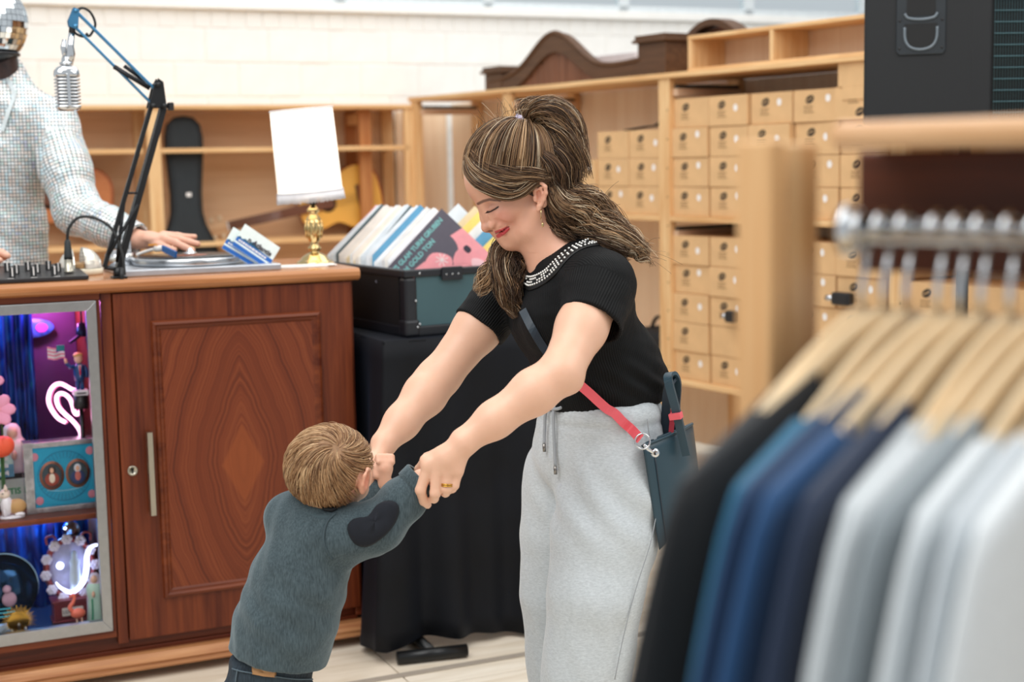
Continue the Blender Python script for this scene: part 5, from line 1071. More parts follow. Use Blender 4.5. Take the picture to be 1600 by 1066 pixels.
def segdist(p, a, b):
    a, b = np.asarray(a, float), np.asarray(b, float); ab = b-a; t = np.clip(((p-a) @ ab)/max(ab @ ab, 1e-12), 0, 1); return np.linalg.norm(p-a-t[:, None]*ab, axis=1)
def polydist(p, pts): return np.min([segdist(p, pts[i], pts[i+1]) for i in range(len(pts)-1)], 0)
def sstep(x, a, b): t = np.clip((x-a)/(b-a), 0, 1); return t*t*(3-2*t)
def vnoise(p, f, seed=0):
    q = np.random.RandomState(seed); o = np.zeros(len(p))
    for k in range(5): w = q.normal(size=3)*f*(1+.5*k); o += np.sin(p @ w+q.uniform(0, 6.28))/(1+.5*k)
    return o/2.6
def skin_mat(name, rough=.42, sss=.12):
    t = NT(name); a = t.n('Attribute', attribute_name='Col'); n = t.noise(t.obj(), 90, 3); t.base(t.mix(t.math('MULTIPLY', n, .12), a.outputs[0], (.55, .22, .16, 1))); t.set(Roughness=rough, Subsurface_Weight=sss, Subsurface_Radius=(.012, .005, .003), Subsurface_Scale=.6)
    t.bump(t.noise(t.obj(), 900, 2), .06, .0005); return t.m
# ---------------------------------------------------------------- hair strands
def strand_mesh(name, C, rad, cols, mat_):       # C: (N,K,3) centre lines, rad: (K,) or (N,K), cols: (N,3)
    N, K = C.shape[:2]; T = np.gradient(C, axis=1); T /= np.maximum(np.linalg.norm(T, axis=2, keepdims=True), 1e-9); q = np.random.RandomState(N); r_ = q.normal(size=(N, 1, 3)); U = np.cross(T, np.broadcast_to(r_, T.shape)); U /= np.maximum(np.linalg.norm(U, axis=2, keepdims=True), 1e-9); W_ = np.cross(T, U)
    rad = np.broadcast_to(rad, (N, K))[..., None]; ring = [C+rad*(U*math.cos(a)+W_*math.sin(a)) for a in (0, 2.0944, 4.18879)]
    V = np.stack(ring, 2).reshape(-1, 3); base = (np.arange(N)[:, None]*K+np.arange(K-1)[None])*3; Q = []
    for a in range(3): b = (a+1) % 3; Q.append(np.stack([base+a, base+b, base+3+b, base+3+a], -1).reshape(-1, 4))
    c = np.concatenate([np.repeat(cols, K*3, axis=0), np.ones((N*K*3, 1))], 1); return np_mesh(name, V, np.concatenate(Q), mat_, c)
def hair_mat(name, rough=.32):
    t = NT(name); a = t.n('Attribute', attribute_name='Col'); t.base(a.outputs[0]); t.set(Roughness=rough, Specular_IOR_Level=.35); return t.m
def resample(pts, K):
    c = np.array([tuple(v) for v in catmull(pts, 12)]); d = np.r_[0, np.cumsum(np.linalg.norm(np.diff(c, axis=0), axis=1))]; t = np.linspace(0, d[-1], K); return np.stack([np.interp(t, d, c[:, i]) for i in range(3)], 1)
def bundle(pts, radii, n, K=20, wave=.006, nw=2.5, seed=0, lenvar=.12, flatv=None):
    q = np.random.RandomState(seed); c = resample(pts, K); R_ = np.interp(np.linspace(0, 1, K), np.linspace(0, 1, len(radii)), radii); T = np.gradient(c, axis=0); T /= np.linalg.norm(T, axis=1, keepdims=True)
    u = np.cross(T, [0, 1, .2]); u /= np.maximum(np.linalg.norm(u, axis=1, keepdims=True), 1e-6); w = np.cross(T, u)
    rr = np.sqrt(q.uniform(0, 1, n))*.98; th = q.uniform(0, 6.283, n); out = np.zeros((n, K, 3)); s = np.linspace(0, 1, K)
    for i in range(n):
        L = 1-q.uniform(0, lenvar); cc = np.stack([np.interp(s*L, s, c[:, k]) for k in range(3)], 1); ph, am = (q.uniform(0, 6.28) if q.uniform() < .15 else th[i]*.9+rr[i]*2), wave*q.uniform(.5, 1.2)
        tw = th[i]+.8*s*q.uniform(-1, 1); a = rr[i]*R_*np.cos(tw)+am*np.sin(nw*6.283*s+ph)*np.minimum(1, s*3); b = rr[i]*R_*np.sin(tw)+am*np.cos(nw*6.283*s*.9+ph)*np.minimum(1, s*3)
        out[i] = cc+u*a[:, None]+w*b[:, None]
    return out
# ================================================================ the woman
HY = 3.0
def hp(px, py, l=0.0): return PP(px, py, HY-l)          # head points: l metres towards her left (the near side)
def mirr(q): return npv(q[0], 2*HY-q[1], q[2])
def both(fn, *pts): return [fn(*pts), fn(*[mirr(p) for p in pts])]
th_ = R(22); hf = npv(-math.cos(th_), 0, -math.sin(th_)); hu = npv(-math.sin(th_), 0, math.cos(th_)); HAX = np.stack([hf, npv(0, -1, 0), hu])
wp = []    # skin: the large masses first, then features settled on their surface
wp += [ell_(hp(806, 266), (.094, .070, .083), HAX, .01), ell_(hp(763, 283), (.045, .050, .050), HAX, .03), ell_(hp(800, 305), (.062, .060, .052), HAX, .02), ell_(hp(789, 338), (.044, .043, .055), HAX, .025)]
wp += both(lambda a, b: cap_(a, b, .014, .016, .02), hp(801, 376, .008), hp(826, 358, .040)) + both(lambda a, b: cap_(a, b, .016, .016, .02), hp(826, 358, .040), hp(838, 331, .052))
wp += both(lambda a: ell_(a, (.021, .016, .019), HAX, .016), hp(783, 340, .032)) + both(lambda a: ell_(a, (.024, .014, .017), HAX, .02), hp(797, 328, .045))
wp += both(lambda a, b: cap_(a, b, .0065, .0065, .012), hp(755, 313.5, .010), hp(774, 309, .038))
wp += [ell_(hp(794, 362), (.022, .024, .024), HAX, .018), cap_(hp(796, 378, 0), hp(797, 378, 0), .0145, .0145, .014), cap_(hp(778, 358), hp(781, 362), .007, .006, .008)] + both(lambda a: ell_(a, (.013, .012, .012), HAX, .012), hp(799, 377.5, .007))
wp_base = list(flat(wp))
def sf(px, py, off=0.0): p, n = hit(wp_base, px, py, HY-.12, HY+.02); return np.array(p+n*off)
# nose
wp += [cap_(hp(756, 318), hp(757.5, 340), .0075, .0082, .010), cap_(hp(757.5, 340), hp(759.5, 355), .0082, .0088, .006), cap_(hp(759.5, 355), hp(768, 358), .0085, .0055, .006)]
al = sf(768, 352); al[1] = min(al[1], HY-.0125); wp += both(lambda a, b: cap_(a, b, .0075, .0056, .006), hp(760.5, 356, .003), al) + both(lambda a: ell_(a, (.0068, .0042, .0062), HAX, .006), al)
wp += both(lambda a, b: cap_(a, b, .0020, .0018, .003, 's'), hp(763, 361.5, .0070), hp(768, 360.5, .0085))
wp += both(lambda a, b, c: chain_([a, b, c], [.0016, .0020, .0014], .005, 's'), sf(773.5, 343.5, .0012), sf(777.0, 350, .0008), sf(774.5, 357.5, .0012))
# eye: hollow, closed lid, crease
wp += both(lambda a: ell_(a, (.0125, .007, .010), HAX, .010, 's'), sf(760.5, 325, .003))
wp += both(lambda a: ell_(a, (.0125, .0105, .0108), HAX, .005), sf(769.5, 326.5, -.0068))
wp += both(lambda a, b, c: chain_([a, b, c], [.0011, .0014, .0010], .004, 's'), sf(760, 321.5, .001), sf(768, 317.5, .0012), sf(778, 319, .0012))
wp += both(lambda a, b, c: chain_([a, b, c], [.0009, .0010, .0009], .003, 's'), sf(763, 330.3, .0026), sf(769, 329.5, .0038), sf(777, 324, .0016))
wp += both(lambda a, b: cap_(a, b, .004, .004, .010), sf(765, 336, -.0035), sf(778, 332, -.0035))
# mouth
mc, mm = sf(793.5, 355.6), sf(785, 358.8); lc, lm = sf(793, 357.5), sf(787.5, 363.2)
wp += both(lambda a, b, c: chain_([a, b, c], [.0048, .0038, .0020], .004), hp(777.5, 361.6), mm-npv(0, -.0020, 0), mc) + both(lambda a, b, c: chain_([a, b, c], [.0062, .0050, .0022], .004), hp(781.5, 367.6), lm-npv(0, -.0022, 0), lc)
wp += both(lambda a, b, c: chain_([a, b, c], [.0013, .0014, .0018], .003, 's'), hp(772.5, 364.6, 0), sf(785, 361.0, .0016), sf(795.5, 353.6, .0006))
wp += both(lambda a, b: cap_(a, b, .0016, .0012, .010, 's'), sf(779, 346, .0012), sf(797, 351, .0010))
# ear
le = .070
for s_ in (0, 1):
    m_ = mirr if s_ else (lambda q: q)
    wp.append(ell_(m_(hp(843.5, 305, le+.002)), (.0120, .0065, .026), HAX, .006)); wp.append(ell_(m_(hp(842, 305, le+.0105)), (.0075, .0065, .0135), HAX, .004, 's'))
    hx = [hp(837, 303, le+.004), hp(835.5, 292, le+.008), hp(839, 285.5, le+.011), hp(846, 285.5, le+.014), hp(852, 292, le+.016), hp(853, 302, le+.015), hp(850, 312, le+.012), hp(846, 320, le+.009)]
    wp += chain_([m_(q) for q in hx], [.0026, .0034, .0036, .0038, .0038, .0036, .0034, .0036], .003); wp.append(cap_(m_(hp(842.5, 323, le+.006)), m_(hp(842, 327, le+.006)), .0058, .0052, .005))
    wp += chain_([m_(q) for q in (hp(839, 297, le+.008), hp(845, 294, le+.011), hp(848, 303, le+.011), hp(845, 313, le+.009))], [.002, .0026, .0026, .002], .004); wp.append(cap_(m_(hp(836, 309, le+.005)), m_(hp(836.5, 313, le+.005)), .0042, .0036, .004))
# neck and upper body under the clothes
wp += [cap_(hp(842, 322), hp(868, 392), .049, .053, .03), cap_(hp(868, 392), PP(880, 440, 3.01), .055, .075, .04)]
SA = npv(.504, -.864, 0); FA = npv(-.864, -.504, 0); TAX = np.stack([SA, FA, npv(0, 0, 1)])
SHn, SHf = PP(940, 444, 2.87), PP(802, 442, 3.17)
wp += [cap_(PP(876, 405, 3.0), SHn, .045, .05, .03), cap_(PP(876, 405, 3.0), SHf, .045, .05, .03), ell_(PP(902, 490, 3.0), (.14, .085, .15), TAX, .03), cap_(PP(915, 540, 3.0), PP(938, 640, 3.0), .095, .10, .03)]
def arm(sh, el, wr, r): m1 = sh+(el-sh)*.5; f1 = el+(wr-el)*.28; f2 = el+(wr-el)*.7; return chain_([sh, m1, el, f1, f2, wr], [r*1.2, r*1.12, r*.92, r*.97, r*.78, r*.60], .02)
ELn, WRn = PP(876, 583, 2.73), PP(728, 688, 2.69); ELf, WRf = PP(688, 588, 3.08), PP(601, 692, 2.96)
wp += arm(SHn, ELn, WRn, .0425)+[cap_(PP(893, 596, 2.735), PP(888, 592, 2.735), .017, .019, .02)]
wp += arm(SHf, ELf, WRf, .0445)+[cap_(PP(668, 590, 3.07), PP(672, 585, 3.07), .022, .022, .02)]
# near hand: back of the hand towards the eye, fingers closing over the small wrist
V0 = 2.685
def finger(mcp, pip, dip, tip, r, k=.004): return chain_([mcp, pip, dip, tip], [r*1.12, r*1.0, r*.88, r*.78], k)
wp += [cap_(PP(722, 694, V0), PP(700, 716, V0-.005), .024, .021, .015), ell_(PP(697, 721, V0), (.036, .017, .029), None, .018)]
kn = [(668, 729), (682, 736), (699, 738), (715, 736)]
for i, (x, y) in enumerate(kn): wp.append(cap_(PP(716-4*i+8, 697+i*3, V0), PP(x, y, V0-.008), .014, .0118, .010))
wp += [cap_(PP(668, 722, V0-.002), PP(664, 719, V0), .012, .010, .012)]
wp += finger(PP(667, 735, V0-.008), PP(657, 766, V0-.012), PP(662, 783, V0+.004), PP(668, 789, V0+.016), .0098) + finger(PP(682, 742, V0-.010), PP(680, 771, V0-.014), PP(678, 779, V0+.008), PP(676, 774, V0+.026), .0100)
wp += finger(PP(699, 743, V0-.009), PP(698, 764, V0-.012), PP(696, 770, V0+.008), PP(692, 766, V0+.026), .0096) + finger(PP(715, 740, V0-.006), PP(710, 759, V0-.008), PP(707, 764, V0+.008), PP(703, 760, V0+.022), .0085)
wp += finger(PP(690, 706, V0+.018), PP(668, 716, V0+.04), PP(655, 734, V0+.058), PP(655, 750, V0+.062), .0105)
# far hand: thumb side shows past the toddler's head
V1 = 2.95
wp += [cap_(PP(598, 697, V1), PP(588, 722, V1-.03), .022, .018, .015), ell_(PP(580, 736, V1-.04), (.018, .022, .032), None, .016), cap_(PP(589, 716, V1-.02), PP(583, 742, V1-.05), .012, .0105, .012)]
wp += finger(PP(583, 738, V1-.055), PP(575, 762, V1-.065), PP(580, 774, V1-.068), PP(587, 783, V1-.07), .0108)
for i in range(4): wp += finger(PP(576-3*i, 742-2*i, V1-.02+.012*i), PP(572-3*i, 766-3*i, V1+.005+.013*i), PP(584-3*i, 776-3*i, V1+.018+.012*i), PP(594-3*i, 768-3*i, V1+.015+.012*i), .0092)
V, Q = march(wp, .0028, zcut=.76)
# finer skin for the face: split the quads there and settle them on the surface
def refine(V, Q, sel):
    fs = sel[Q].all(1); E = {}; Vn = [V]; add = []; base = len(V)
    Qs = Q[fs]; Qk = Q[~fs]; e = np.concatenate([np.sort(Qs[:, [a, (a+1) % 4]], 1) for a in range(4)]); ue, inv = np.unique(e, axis=0, return_inverse=True); inv = inv.reshape(4, -1)
    mid = (V[ue[:, 0]]+V[ue[:, 1]])/2; cen = V[Qs].mean(1); M0 = base; C0 = base+len(mid); NV = np.concatenate([V, mid, cen]); c = C0+np.arange(len(Qs)); qs = []
    for a in range(4): qs.append(np.stack([Qs[:, a], M0+inv[a], c, M0+inv[(a+3) % 4]], 1))
    # neighbours keep their edge; the split points on a shared border are pulled back onto it
    cnt = np.bincount(inv.ravel(), minlength=len(ue)); return NV, np.concatenate([Qk]+qs), M0, C0, cnt
fc_lo, fc_hi = np.minimum(hp(715, 395), hp(862, 255)), np.maximum(hp(715, 395), hp(862, 255))
sel = (V[:, 0] > fc_lo[0]) & (V[:, 0] < fc_hi[0]) & (V[:, 2] > fc_lo[2]) & (V[:, 2] < fc_hi[2]) & (V[:, 1] > HY-.1) & (V[:, 1] < HY+.02)
V, Q, M0, C0, cnt = refine(V, Q, sel)
fp_ = near_prims(wp, npv(fc_lo[0], HY-.1, fc_lo[2]), npv(fc_hi[0], HY+.03, fc_hi[2]))
ix = np.concatenate([np.nonzero(sel)[0], np.r_[M0:C0][cnt > 1], np.r_[C0:len(V)]])
for _ in range(2): g_ = grad(fp_, V[ix], .0006); V[ix] -= g_*np.clip(sdf_at(fp_, V[ix]), -.002, .002)[:, None]*.9
base = np.array(srgb('e6b89c')[:3]); col = np.tile(base, (len(V), 1)); hd_ = V[:, 2] > 1.2
def tint(mask, c, idx): 
    col[idx] = col[idx]*(1-mask[:, None])+np.array(srgb(c)[:3])*mask[:, None]
tint(np.clip(sstep(V[:, 2], 1.12, 1.25), 0, 1)*.6, 'dca085', slice(None))
fi = np.nonzero((V[:, 0] < fc_hi[0]+.03) & (V[:, 2] > fc_lo[2]-.02) & (V[:, 2] < fc_hi[2]+.02) & (V[:, 1] < HY+.09) & (V[:, 1] > HY-.1))[0]; pv = V[fi].copy(); pv[:, 1] = HY
h0 = lambda x, y, l=0: hp(x, y, 0)*1.0
def fl2(p): q = np.array(p, float); q[1] = HY; return q
_d = lambda x, y: np.linalg.norm(pv-fl2(sf(x, y)), axis=1)
_p = lambda pts: polydist(pv, [fl2(sf(x, y)) for x, y in pts])
tint(.40*np.exp(-(_d(786, 340)/.022)**2), 'd97a72', fi); tint(.25*np.exp(-(np.linalg.norm(pv-hp(757, 358), axis=1)/.014)**2), 'cf7a66', fi); tint(.35*np.exp(-(_d(843, 302)/.014)**2), 'c8705c', fi)
lip = np.minimum(polydist(pv, [hp(775, 361.6), fl2(mm), fl2(mc)])-.0024, polydist(pv, [hp(778.5, 368), fl2(lm), fl2(lc)])-.0042)
tint(1-sstep(lip, -.0008, .0010), 'c03c42', fi); tint(.8*(1-sstep(polydist(pv, [hp(774.5, 364.4), fl2(sf(785, 361)), fl2(sf(795, 354.2))]), .0005, .0017)), '64191d', fi)
bro = _p([(747, 318.5), (755, 314.5), (765, 311.8), (782, 314.0)]); tap = 1-.6*sstep(pv[:, 0], hp(758, 0)[0], hp(784, 0)[0]); tint(.85*(1-sstep(bro/tap, .0014, .0042)), '41281e', fi)
lash = _p([(761.5, 330.8), (767, 330.3), (773, 327.0), (778.5, 323.2)]); tint(.95*(1-sstep(lash, .0008, .0024)), '21120f', fi); tint(.32*np.exp(-(_d(766, 322)/.009)**2), '9d5f4e', fi); tint(.25*np.exp(-(_d(770, 334)/.006)**2), 'a8695a', fi)
nos = segdist(pv, hp(764, 361), hp(769, 360)); tint(.75*(1-sstep(nos, .0010, .0028))*(np.abs(V[fi][:, 1]-HY) > .004), '5a2a22', fi)
lsh = [sf(761.5, 330.8, .002), sf(767, 330.3, .0035), sf(773, 327.0, .0035), sf(778.5, 323.2, .0015)]
skinw = skin_mat('womans_skin')
woman = thing('person', 'woman in a black top and grey sweatpants bending over to hold the toddler\'s hands', 'person', (.17, 3.0, 0))
put_world('body', np_mesh('body', V, Q, skinw, np.c_[col, np.ones(len(V))]), woman)
# lashes, earring, ring
m = MB(); q_ = random.Random(2)
for sd in (0, 1):
    L_ = resample([Vector(mirr(p) if sd else p) for p in lsh], 20)
    for i, p in enumerate(L_): s_, n_ = p, (npv(-.55, -.75, -.35) if not sd else npv(-.55, .75, -.35)); m.tube([Vector(s_)-Vector(n_)*.0008, Vector(s_+n_*.0045+npv(.0004*(i-6)/4, 0, -.0012)), Vector(s_+n_*.0072+npv(.0008*(i-6)/4, 0, 0))], [.0004, .0003, .0001], 3)
put_world('eyelashes', m.mesh('eyelashes', plain('lash_black', '140d0b', .6)), woman)['kind'] = 'stuff'
for sd in (0, 1):
    m = MB(); e0 = Vector(hp(845, 328, .079)); f_ = (lambda p: Vector((p[0], 2*HY-p[1], p[2]))) if sd else (lambda p: Vector(p))
    m.tube([f_(e0+Vector((.0005*math.sin(t_), .006*math.cos(t_)-.001, -.009+.0095*math.sin(t_)))) for t_ in [2*math.pi*k/20 for k in range(20)]], .0009, 6, closed=True); m.tube([f_(e0+Vector((.001, 0, -.0185))), f_(e0+Vector((.0025, 0, -.026)))], .0006, 5); m.ball(f_(e0+Vector((.003, 0, -.030))), (.0025, .0015, .0045), 10, 6); put_world('earring', m.mesh('earring', plain('polished_brass', 'd6bc86', .13, 1, .05)), woman)
m = MB(); c_ = Vector(PP(698.4, 758, V0-.0117)); ax_ = Vector(PP(698, 764, V0-.012)-PP(699, 743, V0-.009)).normalized(); u_ = ax_.orthogonal().normalized(); w_ = ax_.cross(u_)
for dz in (-.0016, .0016): m.tube([c_+ax_*dz+(u_*math.cos(t_)+w_*math.sin(t_))*.0108 for t_ in [2*math.pi*k/24 for k in range(24)]], .0014, 6, closed=True)
put_world('ring', m.mesh('ring', plain('gold', 'd0a24a', .25, 1)), woman)
# ---------------------------------------------------------------- black ribbed top
nkC = PP(873, 392, 3.0); nkF, nkB, nkN = PP(818, 428, 2.985), PP(926, 356, 3.02), PP(886, 404, 2.915); e1 = (nkF-nkB)/2; C_ = (nkF+nkB)/2; e2 = nkN-C_; e2 -= e1*(e2 @ e1)/(e1 @ e1); nn = np.cross(e2, e1); nn /= np.linalg.norm(nn)
if nn[2] < 0: nn = -nn
NAX = np.stack([e1/np.linalg.norm(e1), e2/np.linalg.norm(e2), nn])
adn = (ELn-SHn)/np.linalg.norm(ELn-SHn); adf = (ELf-SHf)/np.linalg.norm(ELf-SHf); HMn, HMf = PP(925, 507, 2.815), PP(748, 513, 3.125)
hemP = PP(938, 629, 3.0); hemN = npv(.06, 0, -1.0)
tp_ = [cap_(PP(878, 412, 3.0), SHn+npv(-.01, 0, -.005), .055, .063, .03), cap_(PP(878, 412, 3.0), SHf, .055, .058, .03), ell_(PP(903, 488, 3.0), (.148, .100, .165), TAX, .04), ell_(PP(868, 500, 2.955), (.07, .07, .07), None, .04), ell_(PP(842, 500, 3.06), (.06, .07, .07), None, .04),
       ell_(PP(930, 590, 3.0), (.132, .112, .13), TAX, .05), cap_(PP(938, 600, 3.0), PP(940, 640, 3.0), .118, .121, .04), cap_(PP(975, 560, 2.98), PP(1000, 605, 2.99), .06, .055, .05),
       cap_(SHn, HMn+adn*.03, .066, .063, .03, 'u', [(HMn, adn)]), cap_(SHf, HMf+adf*.03, .062, .060, .03, 'u', [(HMf, adf)])]
tp_ += [cap_(HMn-adn*.028, HMn+adn*.04, .052, .056, .004, 's'), cap_(HMf-adf*.028, HMf+adf*.04, .050, .054, .004, 's')]
tp_ += [ell_(C_+nn*.055, (np.linalg.norm(e1)*1.0, np.linalg.norm(e2)*1.0, .056), NAX, .006, 's')]
tp_.append(Prim(lambda p: -((p-hemP) @ hemN), npv(-.2, 2.6, .80), npv(.5, 3.4, 1.0), .008, 's'))
Vt, Qt = march(tp_, .0042); nt_ = normals(Vt, Qt)
fold = .0028*vnoise(Vt*npv(1, 1, 1.3), 26, 3)*sstep(-(Vt @ npv(0, 0, 1)), -1.14, -.95)+.0012*vnoise(Vt, 60, 5)
foldd = .0035*np.sin((Vt[:, 2]*1.0+Vt[:, 0]*.55+.3*Vt[:, 1])*150)*np.exp(-((Vt[:, 2]-.985)/.045)**2)*sstep(Vt[:, 0], .12, .26); Vt = Vt+nt_*(fold+foldd)[:, None]
# rib coordinate: across the knit on the body, around the arm on the sleeves
dn_, df_ = segdist(Vt, SHn+adn*.04, HMn+adn*.05), segdist(Vt, SHf+adf*.04, HMf+adf*.05)
def around(p, a, d, ref): u = np.cross(d, ref); u /= np.linalg.norm(u); w = np.cross(d, u); q = p-a; return np.arctan2(q @ u, q @ w)*.06
ax_b = npv(-.26, 0, 1); ax_b /= np.linalg.norm(ax_b); lat = (Vt-hemP) @ npv(ax_b[2], 0, -ax_b[0])+.6*(Vt[:, 1]-3.0)*np.sign(.0001+(Vt-hemP) @ npv(1, 0, .26))
rib = np.where(dn_ < .075, around(Vt, SHn, adn, npv(0, 1, 0)), np.where(df_ < .072, around(Vt, SHf, adf, npv(0, 1, 0)), lat))
t = NT('black_rib_knit'); a = t.n('Attribute', attribute_name='rib'); s_ = t.math('SINE', t.math('MULTIPLY', a.outputs['Fac'], 6.2832/.0052)); t.base(t.ramp(s_, [(0, srgb('020203')), (1, srgb('08090a'))])); t.set(Roughness=.72, Specular_IOR_Level=.25, Sheen_Weight=.03, Sheen_Tint=srgb('5a6a7a')); t.bump(s_, .55, .0012); ribm = t.m
top = put_world('top', np_mesh('top', Vt, Qt, ribm, None, {'rib': rib}), woman)
# jewelled collar: four rows of pale stones on a black band
def col_pt(tt, rr, up_): return C_+(e1*math.cos(tt)+e2*math.sin(tt))*rr+nn*up_
m = MB(); n = 96; vs = []
def settle(pts, off):
    pts = np.array(pts, float); pr = near_prims(tp_, pts.min(0)-.03, pts.max(0)+.03)
    for _ in range(6): pts -= grad(pr, pts, .001)*np.clip(sdf_at(pr, pts), -.012, .012)[:, None]
    return pts+grad(pr, pts, .001)*off
rows_ = [1.01+.085*k for k in range(6)]; kk = len(rows_); vs = np.concatenate([settle([col_pt(2*math.pi*i/n, r_, .0) for r_ in rows_], .0025) for i in range(n)])
m.add([Vector(v) for v in vs], [(i*kk+j, i*kk+j+1, ((i+1) % n)*kk+j+1, ((i+1) % n)*kk+j) for i in range(n) for j in range(kk-1)], True)
cb_ = put_world('collar_band', m.mesh('collar_band', plain('collar_black', '0b0b0d', .6)), woman); mo = cb_.modifiers.new('solid', 'SOLIDIFY'); mo.thickness = .002
m = MB(); nst = 84
for row in range(4):
    ps = settle([col_pt(2*math.pi*i/nst, 1.06+.083*row, 0) for i in range(nst)], .0042)
    for i, p in enumerate(ps):
        if row in (1, 2) and (i//2+row) % 3 == 2: continue
        m.ball((0, 0, 0), (.0025, .0025, .0023), 6, 4, xf=Matrix.Translation(Vector(p)))
o = put_world('collar_stone', m.mesh('collar_stone', plain('rhinestone', 'f2f1ec', .12, .3, .1, 300)), woman); o['kind'] = 'stuff'
# ---------------------------------------------------------------- grey sweatpants
pz = PP(938, 626, 3.0)
lp_ = [ell_(PP(936, 636, 3.0), (.145, .115, .055), TAX, .03), ell_(PP(936, 705, 3.0), (.160, .128, .125), TAX, .05)]
HPn, KNn, ANn = PP(957, 750, 2.935), PP(930, 930, 2.87), PP(900, 1210, 2.87); HPf, KNf, ANf = PP(893, 745, 3.06), PP(872, 930, 3.04), PP(890, 1190, 3.05)
lp_ += chain_([HPn, (HPn+KNn)/2, KNn, ANn, npv(ANn[0]-.01, ANn[1], .05)], [.112, .107, .096, .088, .095], .014) + chain_([HPf, (HPf+KNf)/2, KNf, ANf, npv(ANf[0], ANf[1], .05)], [.104, .094, .080, .078, .085], .008)
lp_ += [Prim(lambda p: (p-PP(938, 622, 3.0)) @ npv(-.05, 0, 1.), npv(-.2, 2.6, .85), npv(.5, 3.4, 1.05), .006, 'i'), Prim(lambda p: .03-p[..., 2], npv(-.3, 2.6, -.1), npv(.5, 3.4, .05), .004, 'i')]
Vp, Qp = march(lp_, .006); np_ = normals(Vp, Qp)
w1 = .0045*np.sin((Vp[:, 2]*.8+Vp[:, 0]*.9)*75+2*vnoise(Vp, 8, 1))*np.exp(-((Vp[:, 2]-.76)/.07)**2)*sstep(Vp[:, 0], -.02, .1)+.006*vnoise(Vp*npv(1, 1, .35), 22, 9)*sstep(-Vp[:, 2], -.72, -.3)+.002*vnoise(Vp, 40, 4)
band = np.exp(-((Vp[:, 2]-(pz[2]-.012))/.016)**2); w1 += band*.0011*np.sin(np.arctan2((Vp-pz) @ SA, (Vp-pz) @ FA)*70)-.003*np.exp(-((Vp[:, 2]-(pz[2]-.034))/.006)**2); Vp = Vp+np_*w1[:, None]
t = NT('grey_jersey'); v = t.obj((1, 1, 3)); n1 = t.noise(v, 120, 4, .7); n2 = t.noise(t.obj(), 700, 2); t.base(t.ramp(n1, [(.3, srgb('b3babe')), (.7, srgb('ced5d9'))])); t.set(Roughness=.9, Sheen_Weight=.3, Sheen_Roughness=.5); t.bump(t.math('ADD', n1, n2), .2, .0008); jer = t.m
put_world('sweatpants', np_mesh('sweatpants', Vp, Qp, jer), woman)
def on_pants(pts, off): return [hit(lp_, x, y, 2.6, 3.3, off+.006)[0] for x, y in pts]
def on_top_(pts, off): return [hit(tp_, x, y, 2.6, 3.4, off+.004)[0] for x, y in pts]
cordm = plain('grey_cord', '9a9fa4', .8, bump=.2); tipm = plain('metal_tip', '8d8a86', .3, 1)
for pts in (((880, 632), (871, 640), (870, 660), (871, 690), (873, 728)), ((868, 636), (859, 645), (857, 668), (856, 694))):
    p = on_pants(pts, .003); m = MB(); m.tube(catmull(p, 5), .0032, 8); o = put_world('drawstring', m.mesh('drawstring', cordm), woman); e = p[-1]; m = MB(); m.cyl(e, e+Vector((.0005, 0, -.016)), .0034); put_world('metal_tip', m.mesh('metal_tip', tipm), o)
p = on_pants(((866, 640), (878, 634), (888, 634), (880, 641), (867, 641), (872, 636)), .004); m = MB(); m.tube(catmull(p, 5), .0034, 8); put_world('drawstring_knot', m.mesh('drawstring_knot', cordm), woman)
seam = plain('seam_shade', '9a9ea2', .9)
for pts in (((1008, 655), (1013, 690), (1028, 730)), ((1022, 800), (1012, 850), (990, 920), (972, 990), (958, 1060))):
    p = on_pants(pts, .0002); m = MB(); m.tube(catmull(p, 5), .0011, 5); put_world('seam', m.mesh('seam', seam), woman)
for a_, y_ in ((ANn, -.05), (ANf, .0)):
    m = MB(); m.ball((a_[0]-.06, a_[1], .045), (.12, .045, .045), 18, 10); m.box(a_[0]-.175, a_[0]+.05, a_[1]-.04, a_[1]+.04, .0, .02, .008); put_world('shoe', m.mesh('shoe', plain('white_shoe', 'e5e3df', .6)), woman)
# ---------------------------------------------------------------- hair
hairm = hair_mat('highlighted_hair', .38); hq = np.random.RandomState(5)
PAL = np.array([srgb(c)[:3] for c in ('2a1d16', '3c2a1e', '553d2a', '74553c', '9c7856', 'c6a077', 'e2ceb0')])
def hcols(n, light=.35, seed=0, lock=None):      # strands of one lock share a tone
    q = np.random.RandomState(seed+100); pr = np.array([.26*(1-light)+.02, .30*(1-light)+.04, .26, .18, .16*light+.03, .22*light, .14*light]); pr /= pr.sum()
    if lock is None: lock = np.arange(n)//7
    u, inv = np.unique(lock, return_inverse=True); lc_ = PAL[q.choice(7, len(u), p=pr)]; c = lc_[inv]*.72+PAL[q.choice(7, n, p=pr)]*.28; return c*q.uniform(.85, 1.15, (n, 1))
def lockid(B): d = B[:, B.shape[1]//2]; d = d-d.mean(0); d = d/np.maximum(d.std(0), 1e-5); return (np.floor(d[:, 0]*2.2)+20*np.floor(d[:, 2]*2.6)+400*np.floor(d[:, 1]*1.5)).astype(int)
def rootid(B): d = B[:, 3]; return (np.floor(d[:, 0]/.007)+1000*np.floor(d[:, 1]/.012)).astype(int)
